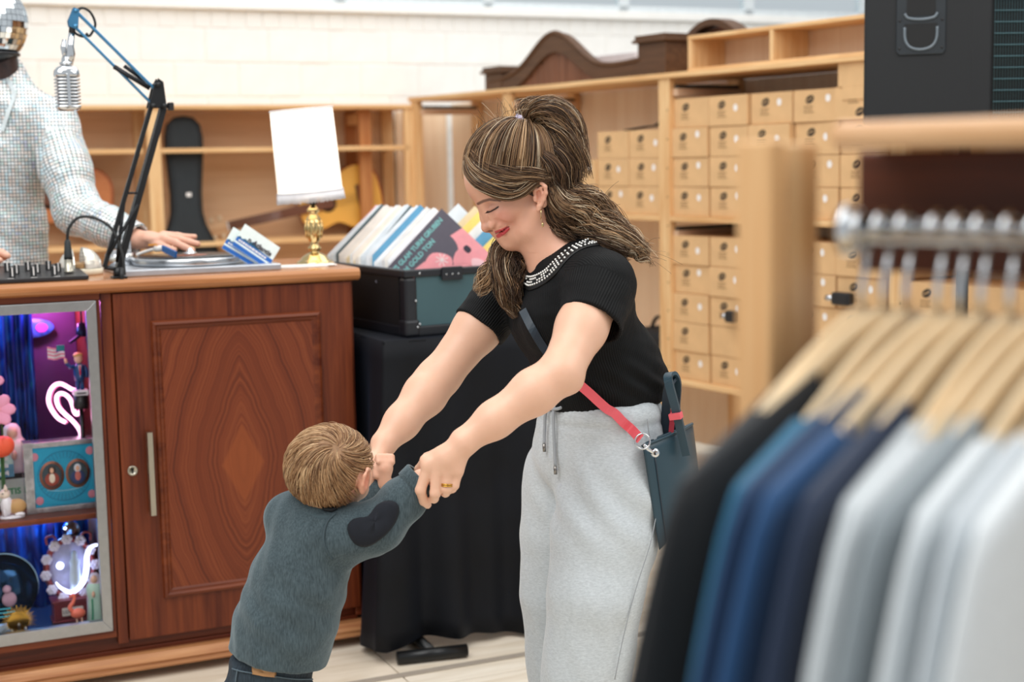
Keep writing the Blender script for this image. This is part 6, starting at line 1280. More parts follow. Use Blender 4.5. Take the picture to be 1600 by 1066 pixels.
# cap: dark volume under the strands
ca = [ell_(hp(812, 262), (.100, .0785, .087), HAX, .01), cap_(hp(850, 285, 0), hp(872, 335, 0), .062, .05, .03), cap_(hp(862, 300, .03), hp(905, 355, .0), .045, .05, .03), cap_(hp(905, 355, .0), hp(965, 385, .03), .045, .03, .03)]
cA, cB = hp(722, 255), hp(836, 308); cn = npv(-(cB-cA)[2], 0, (cB-cA)[0]); cn = cn/np.linalg.norm(cn); cn = cn if cn[2] < 0 else -cn
ca.append(Prim(lambda p: np.where(p[..., 0] < hp(846, 300)[0], -((p-cA) @ cn), 1.0), npv(-.2, 2.8, 1.2), npv(hp(846, 300)[0], 3.2, 1.6), .006, 's'))
ca += both(lambda a, b: cap_(a, b, .024, .024, .006, 's'), hp(842, 296, .085), hp(841, 318, .085))
Vc, Qc = march(ca, .005); put_world('hair_base', np_mesh('hair_base', Vc, Qc, plain('dark_hair', '2b1c15', .5, 0, .3, 150)), woman)
tie = hp(818, 194, .0)
eC, eR = hp(808, 264), npv(.1005, .080, .089)
def scalp(rootdirs, n, seed, lift=.004, K=18, sag=0, end=None, jit=.006):
    q = np.random.RandomState(seed); end = tie if end is None else end; out = np.zeros((n, K, 3)); de = ((end-eC) @ HAX.T)/eR; de /= np.linalg.norm(de); R0 = np.asarray(rootdirs)
    for i in range(n):
        x = q.uniform(0, len(R0)-1); j = int(min(x, len(R0)-2)); r0 = R0[j]+(R0[j+1]-R0[j])*(x-j)+q.normal(size=3)*jit; d0 = ((r0-eC) @ HAX.T)/eR; d0 /= np.linalg.norm(d0); om = math.acos(np.clip(d0 @ de, -1, 1)); t0 = q.uniform(0, .45)*(q.uniform() < .5)
        tt = np.linspace(t0, 1, K); sl = (np.sin((1-tt)*om)[:, None]*d0+np.sin(tt*om)[:, None]*de)/math.sin(om); rr = 1.0+lift/.09*(q.uniform(.0, 1.0)+.9*np.sin(np.pi*tt)*q.uniform(.3, 1.2)); P3 = eC+(sl*eR*rr[:, None]) @ HAX
        P3 += npv(0, 1, 0)*(.003*np.sin(tt*7+q.uniform(0, 6)))[:, None]; w = sstep(tt, .75, 1)[:, None]; P3 = P3*(1-w*.9)+(end+q.normal(size=3)*.007)*w*.9; out[i] = P3
    return out
front = [hp(724, 262, .0), hp(728, 258, .03), hp(742, 268, .05), hp(762, 280, .064), hp(790, 285, .073), hp(818, 283, .077), hp(842, 280, .078), hp(862, 290, .07), hp(872, 300, .04), hp(876, 305, .0)]
S1 = scalp(front, 1200, 1, .006); S2 = scalp([mirr(p) for p in front], 360, 2, .006); S3 = scalp(front[:6], 260, 3, .012, jit=.01)
taper = lambda K, r: r*np.sin(np.pi*np.clip(np.linspace(.12, .97, K), 0, 1))**.5
parts_ = [(S1, hcols(len(S1), .75, 1, rootid(S1)), .0008), (S2, hcols(len(S2), .35, 2, rootid(S2)), .0009), (S3, hcols(len(S3), .95, 3, rootid(S3)), .0007)]
# swept fringe: from the brow hairline back over the ear, in overlapping hanks
def hank(pts, radii, n, seed, wave=.003, nw=1.5, light=.5, K=20, r=.00085, lv=.1): parts_.append((lambda B: (B, hcols(len(B), light, seed, lockid(B)), r*.78))(bundle([Vector(hp(*p)) for p in pts], radii, int(n*1.35), K, wave, nw, seed, lv)))
hank([(728, 252, .02), (733, 268, .046), (752, 287, .066), (785, 302, .079), (812, 300, .080), (836, 283, .080), (862, 276, .072)], [.006, .012, .017, .016, .012, .012, .010], 260, 11, light=.6)
hank([(730, 244, .025), (745, 262, .054), (775, 280, .074), (808, 285, .080), (838, 275, .080), (868, 276, .07)], [.007, .013, .017, .015, .013, .012], 240, 12, light=.8)
hank([(738, 236, .03), (765, 258, .064), (800, 272, .082), (835, 274, .086), (868, 280, .066)], [.008, .013, .016, .015, .012], 220, 13, light=.5)
hank([(856, 290, .074), (862, 300, .076), (866, 312, .074), (870, 330, .066)], [.004, .006, .008, .01], 60, 15, light=.3)
# ponytail: up from the tie, over and down the back
hank([(818, 196, 0), (826, 176, .0), (850, 172, .0), (876, 190, .01), (893, 222, .02), (903, 255, .02), (912, 285, .02)], [.012, .026, .036, .040, .036, .030, .020], 620, 21, .005, 1.8, .65, 24, .0009, .45)
hank([(820, 196, .01), (836, 172, .02), (866, 178, .04), (892, 205, .05), (905, 245, .05), (908, 275, .04)], [.01, .022, .028, .03, .026, .018], 300, 22, .006, 1.9, .7, 24, .0009, .4)
hank([(816, 194, 0), (812, 180, 0), (820, 166, 0), (840, 160, 0), (862, 168, 0)], [.006, .014, .016, .014, .008], 80, 23, .006, 2, .6, 18, .0007, .4)
hank([(838, 222, .055), (862, 262, .07), (870, 285, .065), (880, 310, .06)], [.004, .018, .024, .02], 260, 25, .004, 1.5, .15, 20, .0009, .1)
hank([(846, 208, .03), (880, 250, .05), (890, 278, .05), (898, 305, .045)], [.004, .02, .026, .02], 200, 26, .004, 1.5, .2, 20, .0009, .1)
# long wavy hair down the back
hank([(862, 292, .06), (880, 318, .06), (915, 345, .05), (955, 368, .06), (990, 385, .08), (1018, 398, .09)], [.020, .032, .036, .034, .026, .012], 620, 31, .007, 2.3, .75, 30, .0009, .4)
hank([(868, 288, .03), (892, 300, .04), (925, 325, .04), (960, 352, .05), (990, 380, .07), (1012, 405, .09)], [.02, .03, .034, .03, .024, .012], 520, 32, .008, 2.2, .9, 30, .0009, .4)
hank([(860, 305, .05), (868, 335, .05), (885, 355, .04), (915, 372, .04), (950, 388, .07), (985, 400, .10)], [.016, .026, .030, .030, .024, .010], 420, 33, .007, 2.2, .15, 28, .0009, .25)
hank([(866, 320, .055), (872, 345, .055), (884, 368, .06), (900, 380, .07)], [.012, .018, .016, .006], 140, 34, .006, 2, .1, 20, .0009, .3)
hank([(985, 385, .08), (1003, 398, .09), (1014, 408, .09), (1010, 414, .09)], [.02, .018, .014, .006], 60, 35, .006, 2, .8, 18, .0007, .4)
# lock that falls forward over the far shoulder
hank([(840, 340, -.05), (815, 375, -.045), (797, 402, -.03), (790, 430, -.01), (797, 462, .0), (812, 495, .01)], [.025, .036, .040, .036, .028, .012], 560, 41, .008, 2.3, .5, 30, .0009, .2)
hank([(822, 368, -.05), (790, 398, -.045), (768, 424, -.04), (752, 448, -.04), (742, 458, -.04)], [.022, .03, .03, .022, .010], 420, 42, .007, 2.2, .85, 26, .0009, .25)
hank([(828, 380, -.03), (808, 415, -.01), (800, 450, .01), (806, 480, .015)], [.018, .026, .024, .012], 260, 43, .008, 3.0, .05, 26, .0009, .25)
# flyaways
fq = np.random.RandomState(77); fl_ = []
for k in range(130):
    a = fq.uniform(0, 1); s_ = hp(740+130*a+fq.normal()*6, 232-50*math.sin(a*2.6)+fq.normal()*8, fq.uniform(-.05, .06)); d = npv(fq.normal()*.4+.2, fq.normal()*.4, 1)*fq.uniform(.012, .032); t_ = np.linspace(0, 1, 12)[:, None]; fl_.append(s_+d*t_+npv(.02, 0, -.012)*fq.uniform(-1, 1.5)*t_**2)
for k in range(70): 
    a = fq.uniform(0, 1); s_ = hp(890+125*a, 305+92*a+fq.normal()*8, fq.uniform(0, .09)); d = npv(.7+fq.normal()*.4, fq.normal()*.4, .35+fq.normal()*.6)*fq.uniform(.015, .04); t_ = np.linspace(0, 1, 12)[:, None]; fl_.append(s_+d*t_+npv(.01, 0, -.02)*t_**2)
fl_ = np.array(fl_); put_world('stray_hair', strand_mesh('stray_hair', fl_, .00035, hcols(len(fl_), .7, 9), hairm), woman)['kind'] = 'stuff'
Vs = []
for i, (C3, cc, r) in enumerate(parts_): o = put_world('hair_strands', strand_mesh('hair_strands', C3, taper(C3.shape[1], r), cc, hairm), woman); o['kind'] = 'stuff'
m = MB(); ta_ = Vector(hp(826, 178)-hp(812, 203)).normalized(); u_ = ta_.orthogonal().normalized(); w_ = ta_.cross(u_)
for k in range(4): m.tube([Vector(tie)+ta_*(-.006+k*.005)+(u_*math.cos(t_)+w_*math.sin(t_))*(.0175+.0012*math.sin(t_*9+k)) for t_ in [2*math.pi*j/28 for j in range(28)]], .0052, 7, closed=True)
put_world('hair_tie', m.mesh('hair_tie', plain('lilac_hair_tie', 'c9bfd6', .7, bump=.3)), woman)
# ---------------------------------------------------------------- shoulder bag with its strap
bagw = thing('shoulder_bag', 'dark teal leather shoulder bag with a coral strap at the woman\'s hip', 'bag', (.30, 3.0, .75))
lea = plain('teal_leather', '26404c', .38, 0, .08, 12, .1, 300); leb = plain('navy_leather', '1d2c38', .42); coral = plain('coral_leather', 'e8616b', .45); coralin = plain('deep_coral', 'c03a48', .5)
PB = lambda x, y, v: PP(x, y, v-.085)
a0, a1, b1, b0 = PB(1004, 697, 2.915), PB(1066, 672, 2.99), PB(1082, 800, 3.0), PB(1030, 860, 2.93)
cr_ = npv(.40, .9165, 0)
def bag_pt(s, t, d): 
    top_ = a0+(a1-a0)*s; bot = b0+(b1-b0)*s; p = top_+(bot-top_)*t; return p+cr_*(.075*d)-cr_*.018*math.sin(math.pi*s)*(.4+.6*t)
ns, ntt = 12, 10; vs = []; loopn = 0; rim = []
for j in range(ntt+1):
    row = [bag_pt(i/ns, j/ntt, 0) for i in range(ns+1)]+[bag_pt(1, j/ntt, k/5)+(a1-a0)*.06*math.sin(math.pi*k/5) for k in range(1, 5)]+[bag_pt(1-i/ns, j/ntt, 1) for i in range(ns+1)]+[bag_pt(0, j/ntt, 1-k/5)-(a1-a0)*.04*math.sin(math.pi*k/5) for k in range(1, 5)]
    loopn = len(row); vs += row
m = MB(); m.add(vs, [(j*loopn+i, j*loopn+(i+1) % loopn, (j+1)*loopn+(i+1) % loopn, (j+1)*loopn+i) for j in range(ntt) for i in range(loopn)]+[tuple(ntt*loopn+i for i in range(loopn))], True)
o = put_world('bag_body', m.mesh('bag_body', lea), bagw); mo = o.modifiers.new('solid', 'SOLIDIFY'); mo.thickness = .004
m = MB(); m.tube([Vector(p) for p in vs[:loopn]], .0028, 6, closed=True); put_world('rim_piping', m.mesh('rim_piping', lea), bagw)
m = MB(); m.tube([Vector(bag_pt(.28, t_, 0)-cr_*.001) for t_ in (.14, .3, .5, .75, 1)], .0016, 6); put_world('seam', m.mesh('seam', leb), bagw)
def hpath(l): return catmull([Vector(PB(*p)) for p in l], 6)
m = MB(); m.strap(hpath([(1073, 712, 2.965), (1066, 682, 2.965), (1056, 640, 2.96), (1046, 602, 2.96), (1044, 588, 2.975), (1050, 584, 2.99), (1056, 592, 3.0), (1058, 606, 3.01), (1056, 640, 3.03), (1058, 680, 3.05)]), .017, .007, (1, -.5, .2)); put_world('handle', m.mesh('handle', lea), bagw, )
m = MB(); m.strap(hpath([(1040, 700, 3.03), (1040, 660, 3.02), (1042, 620, 3.0), (1046, 600, 2.99), (1052, 592, 3.0)]), .017, .007, (1, -.5, .2)); put_world('handle', m.mesh('handle', leb), bagw); m = MB(); m.strap(hpath([(1048, 684, 3.01), (1050, 660, 3.01), (1052, 640, 3.0)]), .010, .003, (1, -.5, .2)); put_world('lining', m.mesh('lining', coralin), bagw)
c_ = PB(1056, 650, 2.958); m = MB(); d_ = Vector(PB(1046, 602, 2.96)-PB(1066, 690, 2.965)).normalized(); m.strap([Vector(c_)-d_*.006, Vector(c_)+d_*.006], .024, .016, (1, -.5, .2)); put_world('coral_keeper', m.mesh('coral_keeper', coral), bagw, )
ringp = PB(1004, 690, 2.885); m = MB(); m.tube([Vector(ringp)+Vector((.0145*math.cos(t_), .003*math.sin(t_), .0145*math.sin(t_))) for t_ in [2*math.pi*k/24 for k in range(24)]], .0018, 7, closed=True); m.tube([Vector(PB(1006, 695, 2.885)), Vector(PB(1013, 702, 2.89)), Vector(PB(1020, 708, 2.892))], [.003, .0042, .003], 8); put_world('ring_and_clip', m.mesh('ring_and_clip', chrome), bagw)
m = MB(); q = Vector(PB(1023, 707, 2.905)); m.lathe([(.0035, .0), (.008, .0), (.0085, .002), (.004, .003)], 20, xf=Matrix.Translation(q+Vector((0, -.006, 0))) @ Matrix.Rotation(R(80), 4, 'X')); put_world('eyelet', m.mesh('eyelet', chrome), bagw); m = MB(); m.ball(q+Vector((0, -.006, 0)), (.004, .002, .004), 10, 6); put_world('coral_dot', m.mesh('coral_dot', coral), bagw)
def hit2(x, y, off): a, b = hit(tp_, x, y, 2.6, 3.3, off), hit(lp_, x, y, 2.6, 3.3, off); ok = [p[0] for p, q in ((a, tp_), (b, lp_)) if sdf_at(q, np.array([p[0]-p[1]*off]))[0] < .004]; return min(ok, key=lambda p: p.y)
sp1 = [hit2(x, y, .010) for x, y in ((905, 597), (915, 606), (925, 615), (936, 626), (948, 637), (960, 648), (972, 659), (984, 670))]+[Vector(PB(1000, 686, 2.884))]
m = MB(); m.strap(catmull(sp1, 4), .019, .003, (.6, .1, .75)); put_world('strap', m.mesh('strap', coral), bagw)
sp2 = on_top_(((822, 486), (835, 512), (852, 540), (870, 562), (890, 582), (908, 600)), .004); m = MB(); m.strap(catmull(sp2, 5), .016, .003, (.6, .1, .75)); put_world('strap', m.mesh('strap', leb), bagw)
# ================================================================ the toddler, seen from behind
TY = 2.72
def tq(px, py, dy=0.0): return PP(px, py, TY+dy)
tf = npv(.42, .90, -.08); tf /= np.linalg.norm(tf); tu = npv(.10, .06, 1.0); tu -= tf*(tu @ tf); tu /= np.linalg.norm(tu); tl = np.cross(tu, tf); TX = np.stack([tf, tl, tu])
hc = tq(514, 729)
def th(f, l, u): return hc+tf*f+tl*l+tu*u
tb_ = [ell_(hc, (.084, .0745, .074), TX, .01), ell_(th(.045, 0, -.035), (.045, .052, .048), TX, .03), cap_(th(.06, -.0, -.072), th(.058, 0, -.072), .018, .018, .02)]
tb_ += [cap_(th(.088, 0, -.02), th(.094, 0, -.034), .006, .009, .008), ell_(th(.078, .024, -.05), (.016, .018, .018), TX, .015), ell_(th(.078, -.024, -.05), (.016, .018, .018), TX, .015), cap_(th(.086, .012, -.056), th(.086, -.012, -.056), .005, .005, .006)]
for s_ in (1, -1):
    tb_ += [ell_(th(.0, s_*.077, -.018), (.017, .007, .025), TX, .006), ell_(th(.002, s_*.083, -.016), (.009, .006, .014), TX, .004, 's'), ell_(th(.080, s_*.027, -.008), (.010, .009, .009), TX, .006, 's'), ell_(th(.074, s_*.027, -.008), (.0105, .0105, .0105), TX, .003)]
    tb_ += chain_([th(.012, s_*.079, -.012), th(.008, s_*.083, .004), th(-.004, s_*.086, .007), th(-.014, s_*.086, -.004), th(-.013, s_*.083, -.022), th(-.004, s_*.079, -.038)], [.003]*6, .004)
tb_ += [cap_(tq(507, 775, .0), tq(497, 822, .005), .043, .043, .02), cap_(tq(484, 862), tq(432, 1000), .055, .07, .03)]
# arms and small fists
SR, ER, WR = tq(533, 838, -.02), tq(594, 822, -.01), tq(657, 752, .0); SL, EL, WL = tq(462, 822, .09), tq(545, 812, .16), tq(600, 760, .185)
tb_ += chain_([SR, ER, WR], [.034, .030, .022], .015)+chain_([SL, EL, WL], [.034, .030, .022], .015)
def fist(w, d, up_, r):
    d = d/np.linalg.norm(d); s_ = np.cross(d, up_); s_ /= np.linalg.norm(s_); u = np.cross(s_, d); o = [cap_(w, w+d*.03, r*.85, r, .01), ell_(w+d*.036, (r*1.0,)*3, None, .01)]
    for k in range(4): b = w+d*(.046)+s_*(k-1.5)*.0088+u*.006; o += chain_([b, b+d*.010-u*.006, b+d*.003-u*.018, b-d*.009-u*.016], [.0068, .0066, .006, .0055], .003)
    return o+chain_([w+d*.018-s_*.016, w+d*.036-s_*.019-u*.008, w+d*.046-s_*.008-u*.014], [.0075, .007, .006], .004)
tb_ += fist(WR+npv(.004, 0, .004), npv(.75, .25, .45), npv(-.3, -.2, .9), .017)
tb_ += fist(tq(600, 758, .16), npv(.05, .15, 1.0), npv(.3, -.9, 0), .015)
Vb, Qb = march(tb_, .0032); cb2 = np.tile(np.array(srgb('e6b498')[:3]), (len(Vb), 1)); k_ = np.exp(-(np.minimum(np.linalg.norm(Vb-th(0, .08, -.018), axis=1), np.linalg.norm(Vb-th(0, -.08, -.018), axis=1))/.02)**2)[:, None]*.6; cb2 = cb2*(1-k_)+np.array(srgb('e2785c')[:3])*k_
for pts, r_, c_ in (([th(.093, .016, -.055), th(.095, 0, -.058), th(.093, -.016, -.055)], .004, 'b8625c'), ([th(.09, .018, .006), th(.084, .038, .006)], .0025, '8a6244'), ([th(.09, -.018, .006), th(.084, -.038, .006)], .0025, '8a6244')): k_ = (1-sstep(polydist(Vb, pts), r_, r_+.002))[:, None]*.8; cb2 = cb2*(1-k_)+np.array(srgb(c_)[:3])*k_
tod = thing('person', 'toddler in a grey knit shirt seen from behind, arms held up by the woman', 'person', (-.42, 2.72, 0))
put_world('body', np_mesh('body', Vb, Qb, skin_mat('toddlers_skin'), np.c_[cb2, np.ones(len(Vb))]), tod)
for s_ in (1, -1):
    m = MB(); m.ball(Vector(th(.0765, s_*.027, -.008)), .0095, 14, 8); o = put_world('eye', m.mesh('eye', plain('eye_white', 'efeae6', .2)), tod); m = MB(); m.ball(Vector(th(.0825, s_*.028, -.009)), .0046, 10, 6); put_world('iris', m.mesh('iris', plain('iris_blue', '4a5a66', .15)), o)
# shirt
ts_ = chain_([tq(492, 838, .005), tq(468, 905, .0), tq(448, 970, -.005), tq(428, 1046, -.01)], [.078, .086, .091, .095], .03)+[cap_(tq(478, 822, .03), SR, .058, .054, .03), cap_(tq(478, 822, .02), SL, .058, .054, .03), cap_(tq(450, 808, .03), tq(500, 812, .0), .045, .05, .02)]
ts_ += chain_([SR, SR+(ER-SR)*.5, ER, ER+(WR-ER)*.55, WR], [.054, .050, .047, .041, .034], .018)+chain_([SL, EL, WL], [.052, .043, .031], .018)
hb_ = tq(420, 1026, -.02); hn_ = npv(-.24, -.02, -1.0); hn_ /= np.linalg.norm(hn_)
ts_ += [Prim(lambda p: (p-hb_) @ hn_, npv(-.8, 2.4, .3), npv(-.1, 3.0, .62), .006, 'i'), cap_(tq(430, 1030, -.01), tq(412, 1080, -.01), .078, .080, .004, 's'), cap_(WR-(WR-ER)*.06, WR+(WR-ER)*.5, .027, .030, .003, 's'), cap_(WL-(WL-EL)*.06, WL+(WL-EL)*.5, .025, .028, .003, 's')]
wn_ = (WR-ER)/np.linalg.norm(WR-ER); wl_ = (WL-EL)/np.linalg.norm(WL-EL)
ts_ += [Prim(lambda p: np.where(np.linalg.norm(p-WR, axis=-1) < .09, (p-WR-wn_*.004) @ wn_, -1.0), WR-.1, WR+.1, .003, 'i'), Prim(lambda p: np.where(np.linalg.norm(p-WL, axis=-1) < .09, (p-WL-wl_*.004) @ wl_, -1.0), WL-.1, WL+.1, .003, 'i')]
ts_ += [ell_(tq(512, 760, .016), (.046, .050, .036), None, .006, 's')]
Vs_, Qs_ = march(ts_, .0038); n_ = normals(Vs_, Qs_); dz = Vs_[:, 2]
f_ = .0016*np.sin((Vs_[:, 2]*1.0+Vs_[:, 0]*.9)*85+1.5*vnoise(Vs_, 14, 2))*np.exp(-((dz-.60)/.09)**2)+.0024*vnoise(Vs_, 34, 8)+.0022*np.sin((Vs_ @ npv(.9, .2, -.5))*120)*np.exp(-(np.linalg.norm(Vs_-ER, axis=1)/.09)**2); Vs_ = Vs_+n_*f_[:, None]
t = NT('teal_grey_knit'); v = t.obj((1, 1, 1)); n1 = t.noise(t.obj((420, 420, 60)), 1.0, 3, .6); n2 = t.noise(v, 22, 3); t.base(t.mix(.35, t.ramp(n1, [(.3, srgb('222e33')), (.72, srgb('55646a'))]), t.ramp(n2, [(.3, srgb('27363c')), (.7, srgb('43545a'))]))); t.set(Roughness=.95, Sheen_Weight=.5, Sheen_Roughness=.5, Sheen_Tint=srgb('b6c6cc')); t.bump(n1, .5, .0014); knit = t.m
put_world('shirt', np_mesh('shirt', Vs_, Qs_, knit), tod)
# folded cuff, hem band, shoulder seam, elbow patch, neck label
u_ = np.cross(wn_, npv(0, 0, 1)); u_ /= np.linalg.norm(u_); w_ = np.cross(wn_, u_); m = MB(); cuff = [WR+wn_*-.012+(u_*math.cos(a)+w_*math.sin(a))*(.0375+.002*math.sin(3*a)) for a in [2*math.pi*k/28 for k in range(28)]]
vs = []; prof = [(-.018, .0365), (-.016, .0395), (.006, .0385), (.009, .036), (.007, .032)]
for k in range(28):
    a = 2*math.pi*k/28; d_ = u_*math.cos(a)+w_*math.sin(a)
    for x, r_ in prof: vs.append(WR+wn_*x+d_*(r_+.0015*math.sin(3*a)))
kk = len(prof); m.add([Vector(v) for v in vs], [(i*kk+j, i*kk+j+1, ((i+1) % 28)*kk+j+1, ((i+1) % 28)*kk+j) for i in range(28) for j in range(kk-1)], True); o = put_world('folded_cuff', m.mesh('folded_cuff', knit), tod); mo = o.modifiers.new('solid', 'SOLIDIFY'); mo.thickness = .003
def patch(prims, poly, y0, y1, off, nm, mt, par, n=14):   # an outline laid on the cloth, filled and settled on its surface
    c = np.mean(poly, 0); P2 = [hit(prims, *(c+(np.array(p)-c)*s_), y0, y1, off*(1 if s_ < .99 else .1))[0] for s_ in (.001, .5, .85, 1.0) for p in poly]; L = len(poly); m = MB()
    m.add(P2, [(j*L+i, j*L+(i+1) % L, (j+1)*L+(i+1) % L, (j+1)*L+i) for j in range(3) for i in range(L)], True); o = put_world(nm, m.mesh(nm, mt), par); mo = o.modifiers.new('solid', 'SOLIDIFY'); mo.thickness = .0015; mo.offset = 1; return o
poly = [(p.x, p.y) for p in catmull([(543, 826, 0), (553, 812, 0), (575, 808, 0), (590, 790, 0), (607, 783, 0), (621, 788, 0), (622, 804, 0), (612, 824, 0), (594, 842, 0), (572, 854, 0), (553, 848, 0)], 3, True)]
patch(ts_, poly, 2.4, 2.9, .0055, 'elbow_patch', plain('navy_suede', '12161f', .95, 0, .1, 60, .3, 500), tod)
def seamline(prims, pts, y0, y1, off, r, nm, mt, par): m = MB(); m.tube(catmull([hit(prims, x, y, y0, y1, off)[0] for x, y in pts], 4), r, 6); return put_world(nm, m.mesh(nm, mt), par)
seamline(ts_, [(524, 803), (512, 815), (506, 835), (508, 855), (520, 875)], 2.4, 2.95, .0015, .0022, 'shoulder_seam', plain('knit_seam', '3c4a50', .9), tod)
ncx = [tq(508, 792, .0)+npv(.055*math.cos(a), .052*math.sin(a), .010*math.cos(a-2.2)) for a in [2*math.pi*k/30 for k in range(30)]]
m = MB(); m.tube([Vector(p) for p in ncx], .0068, 8, closed=True); put_world('neckband', m.mesh('neckband', plain('knit_band', '46565c', .95, bump=.4)), tod)
poly = [(502, 792), (512, 789), (523, 791), (526, 797), (518, 800), (506, 798)]; patch(ts_, poly, 2.4, 2.9, .004, 'neck_label', plain('black_label', '0e1116', .7), tod)
# jeans
tj = [ell_(tq(426, 1036, -.01), (.080, .072, .05), None, .02), ell_(tq(418, 1085, -.01), (.090, .080, .06), None, .03)]
for s_ in (-1, 1): a = tq(420+s_*28, 1110, -.01); tj += chain_([a, npv(-.475+s_*.058, 2.70, .24), npv(-.47+s_*.06, 2.70, .05)], [.066, .052, .052], .012)
tj += [Prim(lambda p: .03-p[..., 2], npv(-.8, 2.4, -.1), npv(-.2, 3.0, .05), .004, 'i'), Prim(lambda p: (p-tq(420, 1012, -.01)) @ npv(-.2, 0, 1), npv(-.8, 2.4, .42), npv(-.2, 3., .6), .006, 'i')]
Vj, Qj = march(tj, .005); Vj = Vj+normals(Vj, Qj)*(.003*vnoise(Vj*npv(1, 1, 2), 30, 3))[:, None]
t = NT('dark_denim'); n1 = t.noise(t.obj((300, 300, 40)), 1, 3); n2 = t.noise(t.obj(), 14, 3); t.base(t.mix(.5, t.ramp(n1, [(.35, srgb('16202a')), (.7, srgb('3c4c58'))]), t.ramp(n2, [(.35, srgb('121a22')), (.7, srgb('35444f'))]))); t.set(Roughness=.85); t.bump(n1, .3, .0006); den = t.m
put_world('jeans', np_mesh('jeans', Vj, Qj, den), tod)
for pts in ([(366, 1045), (380, 1049), (420, 1055), (460, 1060), (485, 1061)], [(374, 1046), (372, 1056), (371, 1066)]): seamline(tj, pts, 2.3, 2.95, .0045, .0014, 'jeans_seam', plain('denim_stitch', '5a6a74', .9), tod)
patch(tj, [(394, 1040), (412, 1043), (431, 1046), (431, 1058), (412, 1056), (395, 1053)], 2.3, 2.9, .005, 'leather_patch', plain('tan_leather_patch', 'b98a5c', .6), tod)
for s_ in (-1, 1): m = MB(); x = -.47+s_*.06; m.ball((x+.012, 2.725, .032), (.036, .07, .036), 16, 8); m.box(x-.022, x+.046, 2.66, 2.79, 0, .014, .006); put_world('shoe', m.mesh('shoe', plain('navy_shoe', '26323f', .7)), tod)
# hair: short strands turning out from the crown
thm = hair_mat('toddler_hair', .42)
tcap = [ell_(hc+tu*.003-tf*.002, (.0850, .0755, .0755), TX, .01), Prim(lambda p: -np.minimum((p-th(-.02, 0, -.055)) @ (tu*.9-tf*.44), 1.0)*1.0, npv(-.6, 2.5, .7), npv(-.1, 2.95, 1.05), .01, 'i')]
fr = th(.052, 0, .03); tcap.append(Prim(lambda p: (p-fr) @ (tf*.8-tu*.6), npv(-.6, 2.5, .7), npv(-.1, 2.95, 1.05), .01, 'i'))
for s_ in (1, -1): tcap.append(ell_(th(.012, s_*.085, -.028), (.026, .02, .034), TX, .006, 's'))
Vh, Qh = march(tcap, .004); put_world('hair_base', np_mesh('hair_base', Vh, Qh, plain('toddler_hair_base', '8d6a4a', .6, 0, .25, 120)), tod)
wh = hit([ell_(hc, (.086, .077, .077), TX)], 527, 702, 2.4, 2.9)[0]; wd = ((np.array(wh)-hc) @ TX.T)/npv(.084, .0745, .074); wd /= np.linalg.norm(wd)
q = np.random.RandomState(4); NTD = 5200; K = 9; C = np.zeros((NTD, K, 3)); keep = np.zeros(NTD, bool); locks = np.zeros(NTD, int); b1 = np.cross(wd, [0, 0, 1]); b1 /= np.linalg.norm(b1); b2 = np.cross(wd, b1)
for i in range(NTD):
    ang = q.uniform(0, 6.283); rho = 2.15*math.sqrt(q.uniform(0, 1)); L = q.uniform(.32, .55); t_ = np.linspace(0, 1, K); rh = rho+L*t_; an = ang+.55*(t_)*math.exp(-rho*.8)+.30*rho+.05*q.normal()*t_
    d = (np.cos(rh)[:, None]*wd+np.sin(rh)[:, None]*(np.cos(an)[:, None]*b1+np.sin(an)[:, None]*b2)); lift = 1.058+.05*q.uniform(0, 1)*np.sin(t_*2.2)+.012*q.normal()
    C[i] = hc+(d*npv(.084, .0745, .074)*lift[:, None] if hasattr(lift, '__len__') else d) @ TX; e = C[i, -1]-hc; keep[i] = (e @ (tu*.9-tf*.44)) > -.066 and (e @ (tf*.8-tu*.6)) < .045 and not ((e @ tf) > -.018 and abs(e @ tl) > .064 and (e @ tu) < -.002); locks[i] = int(((ang+.3*rho) % 6.283)*9)+100*int(rho*3)
C = C[keep]; locks = locks[keep]; TPAL = np.array([srgb(c)[:3] for c in ('735038', '936b4a', 'b0875f', 'cba47b', 'e2c298')]); u, inv = np.unique(locks, return_inverse=True); lc_ = TPAL[q.choice(5, len(u), p=[.14, .26, .3, .2, .1])]; cc = lc_[inv]*.6+TPAL[q.choice(5, len(C))]*.4
put_world('hair_strands', strand_mesh('hair_strands', C, .00085*np.linspace(1.1, .35, K), cc, thm), tod)['kind'] = 'stuff'
# ================================================================ the disc jockey behind the counter
def dq(px, py, Y): return PP(px, py, Y)
dj_ = [cap_(dq(-2, 90, 4.62), dq(2, 140, 4.64), .055, .06, .02), cap_(dq(5, 190, 4.67), dq(5, 420, 4.67), .085, .085, .05), ell_(dq(-20, 46, 4.60), (.08, .09, .095), None, .03)]
ES, EE, EW = dq(82, 196, 4.62), dq(122, 333, 4.50), dq(212, 374, 4.41)
dj_ += chain_([ES, EE, EW], [.05, .042, .028], .02)
fw_ = EW; dj_ += [cap_(EW, dq(232, 374, 4.395), .027, .024, .015), ell_(dq(243, 373, 4.385), (.040, .040, .017), None, .018), cap_(dq(222, 376, 4.40), dq(250, 382, 4.38), .021, .017, .012)]
dj_ += chain_([dq(255, 367, 4.41), dq(278, 369, 4.41), dq(294, 371, 4.405), dq(304, 370, 4.40)], [.0125, .0112, .0098, .0085], .005)+chain_([dq(256, 370, 4.385), dq(280, 374, 4.375), dq(296, 378, 4.365), dq(309, 381, 4.36)], [.0125, .0115, .010, .0088], .005)
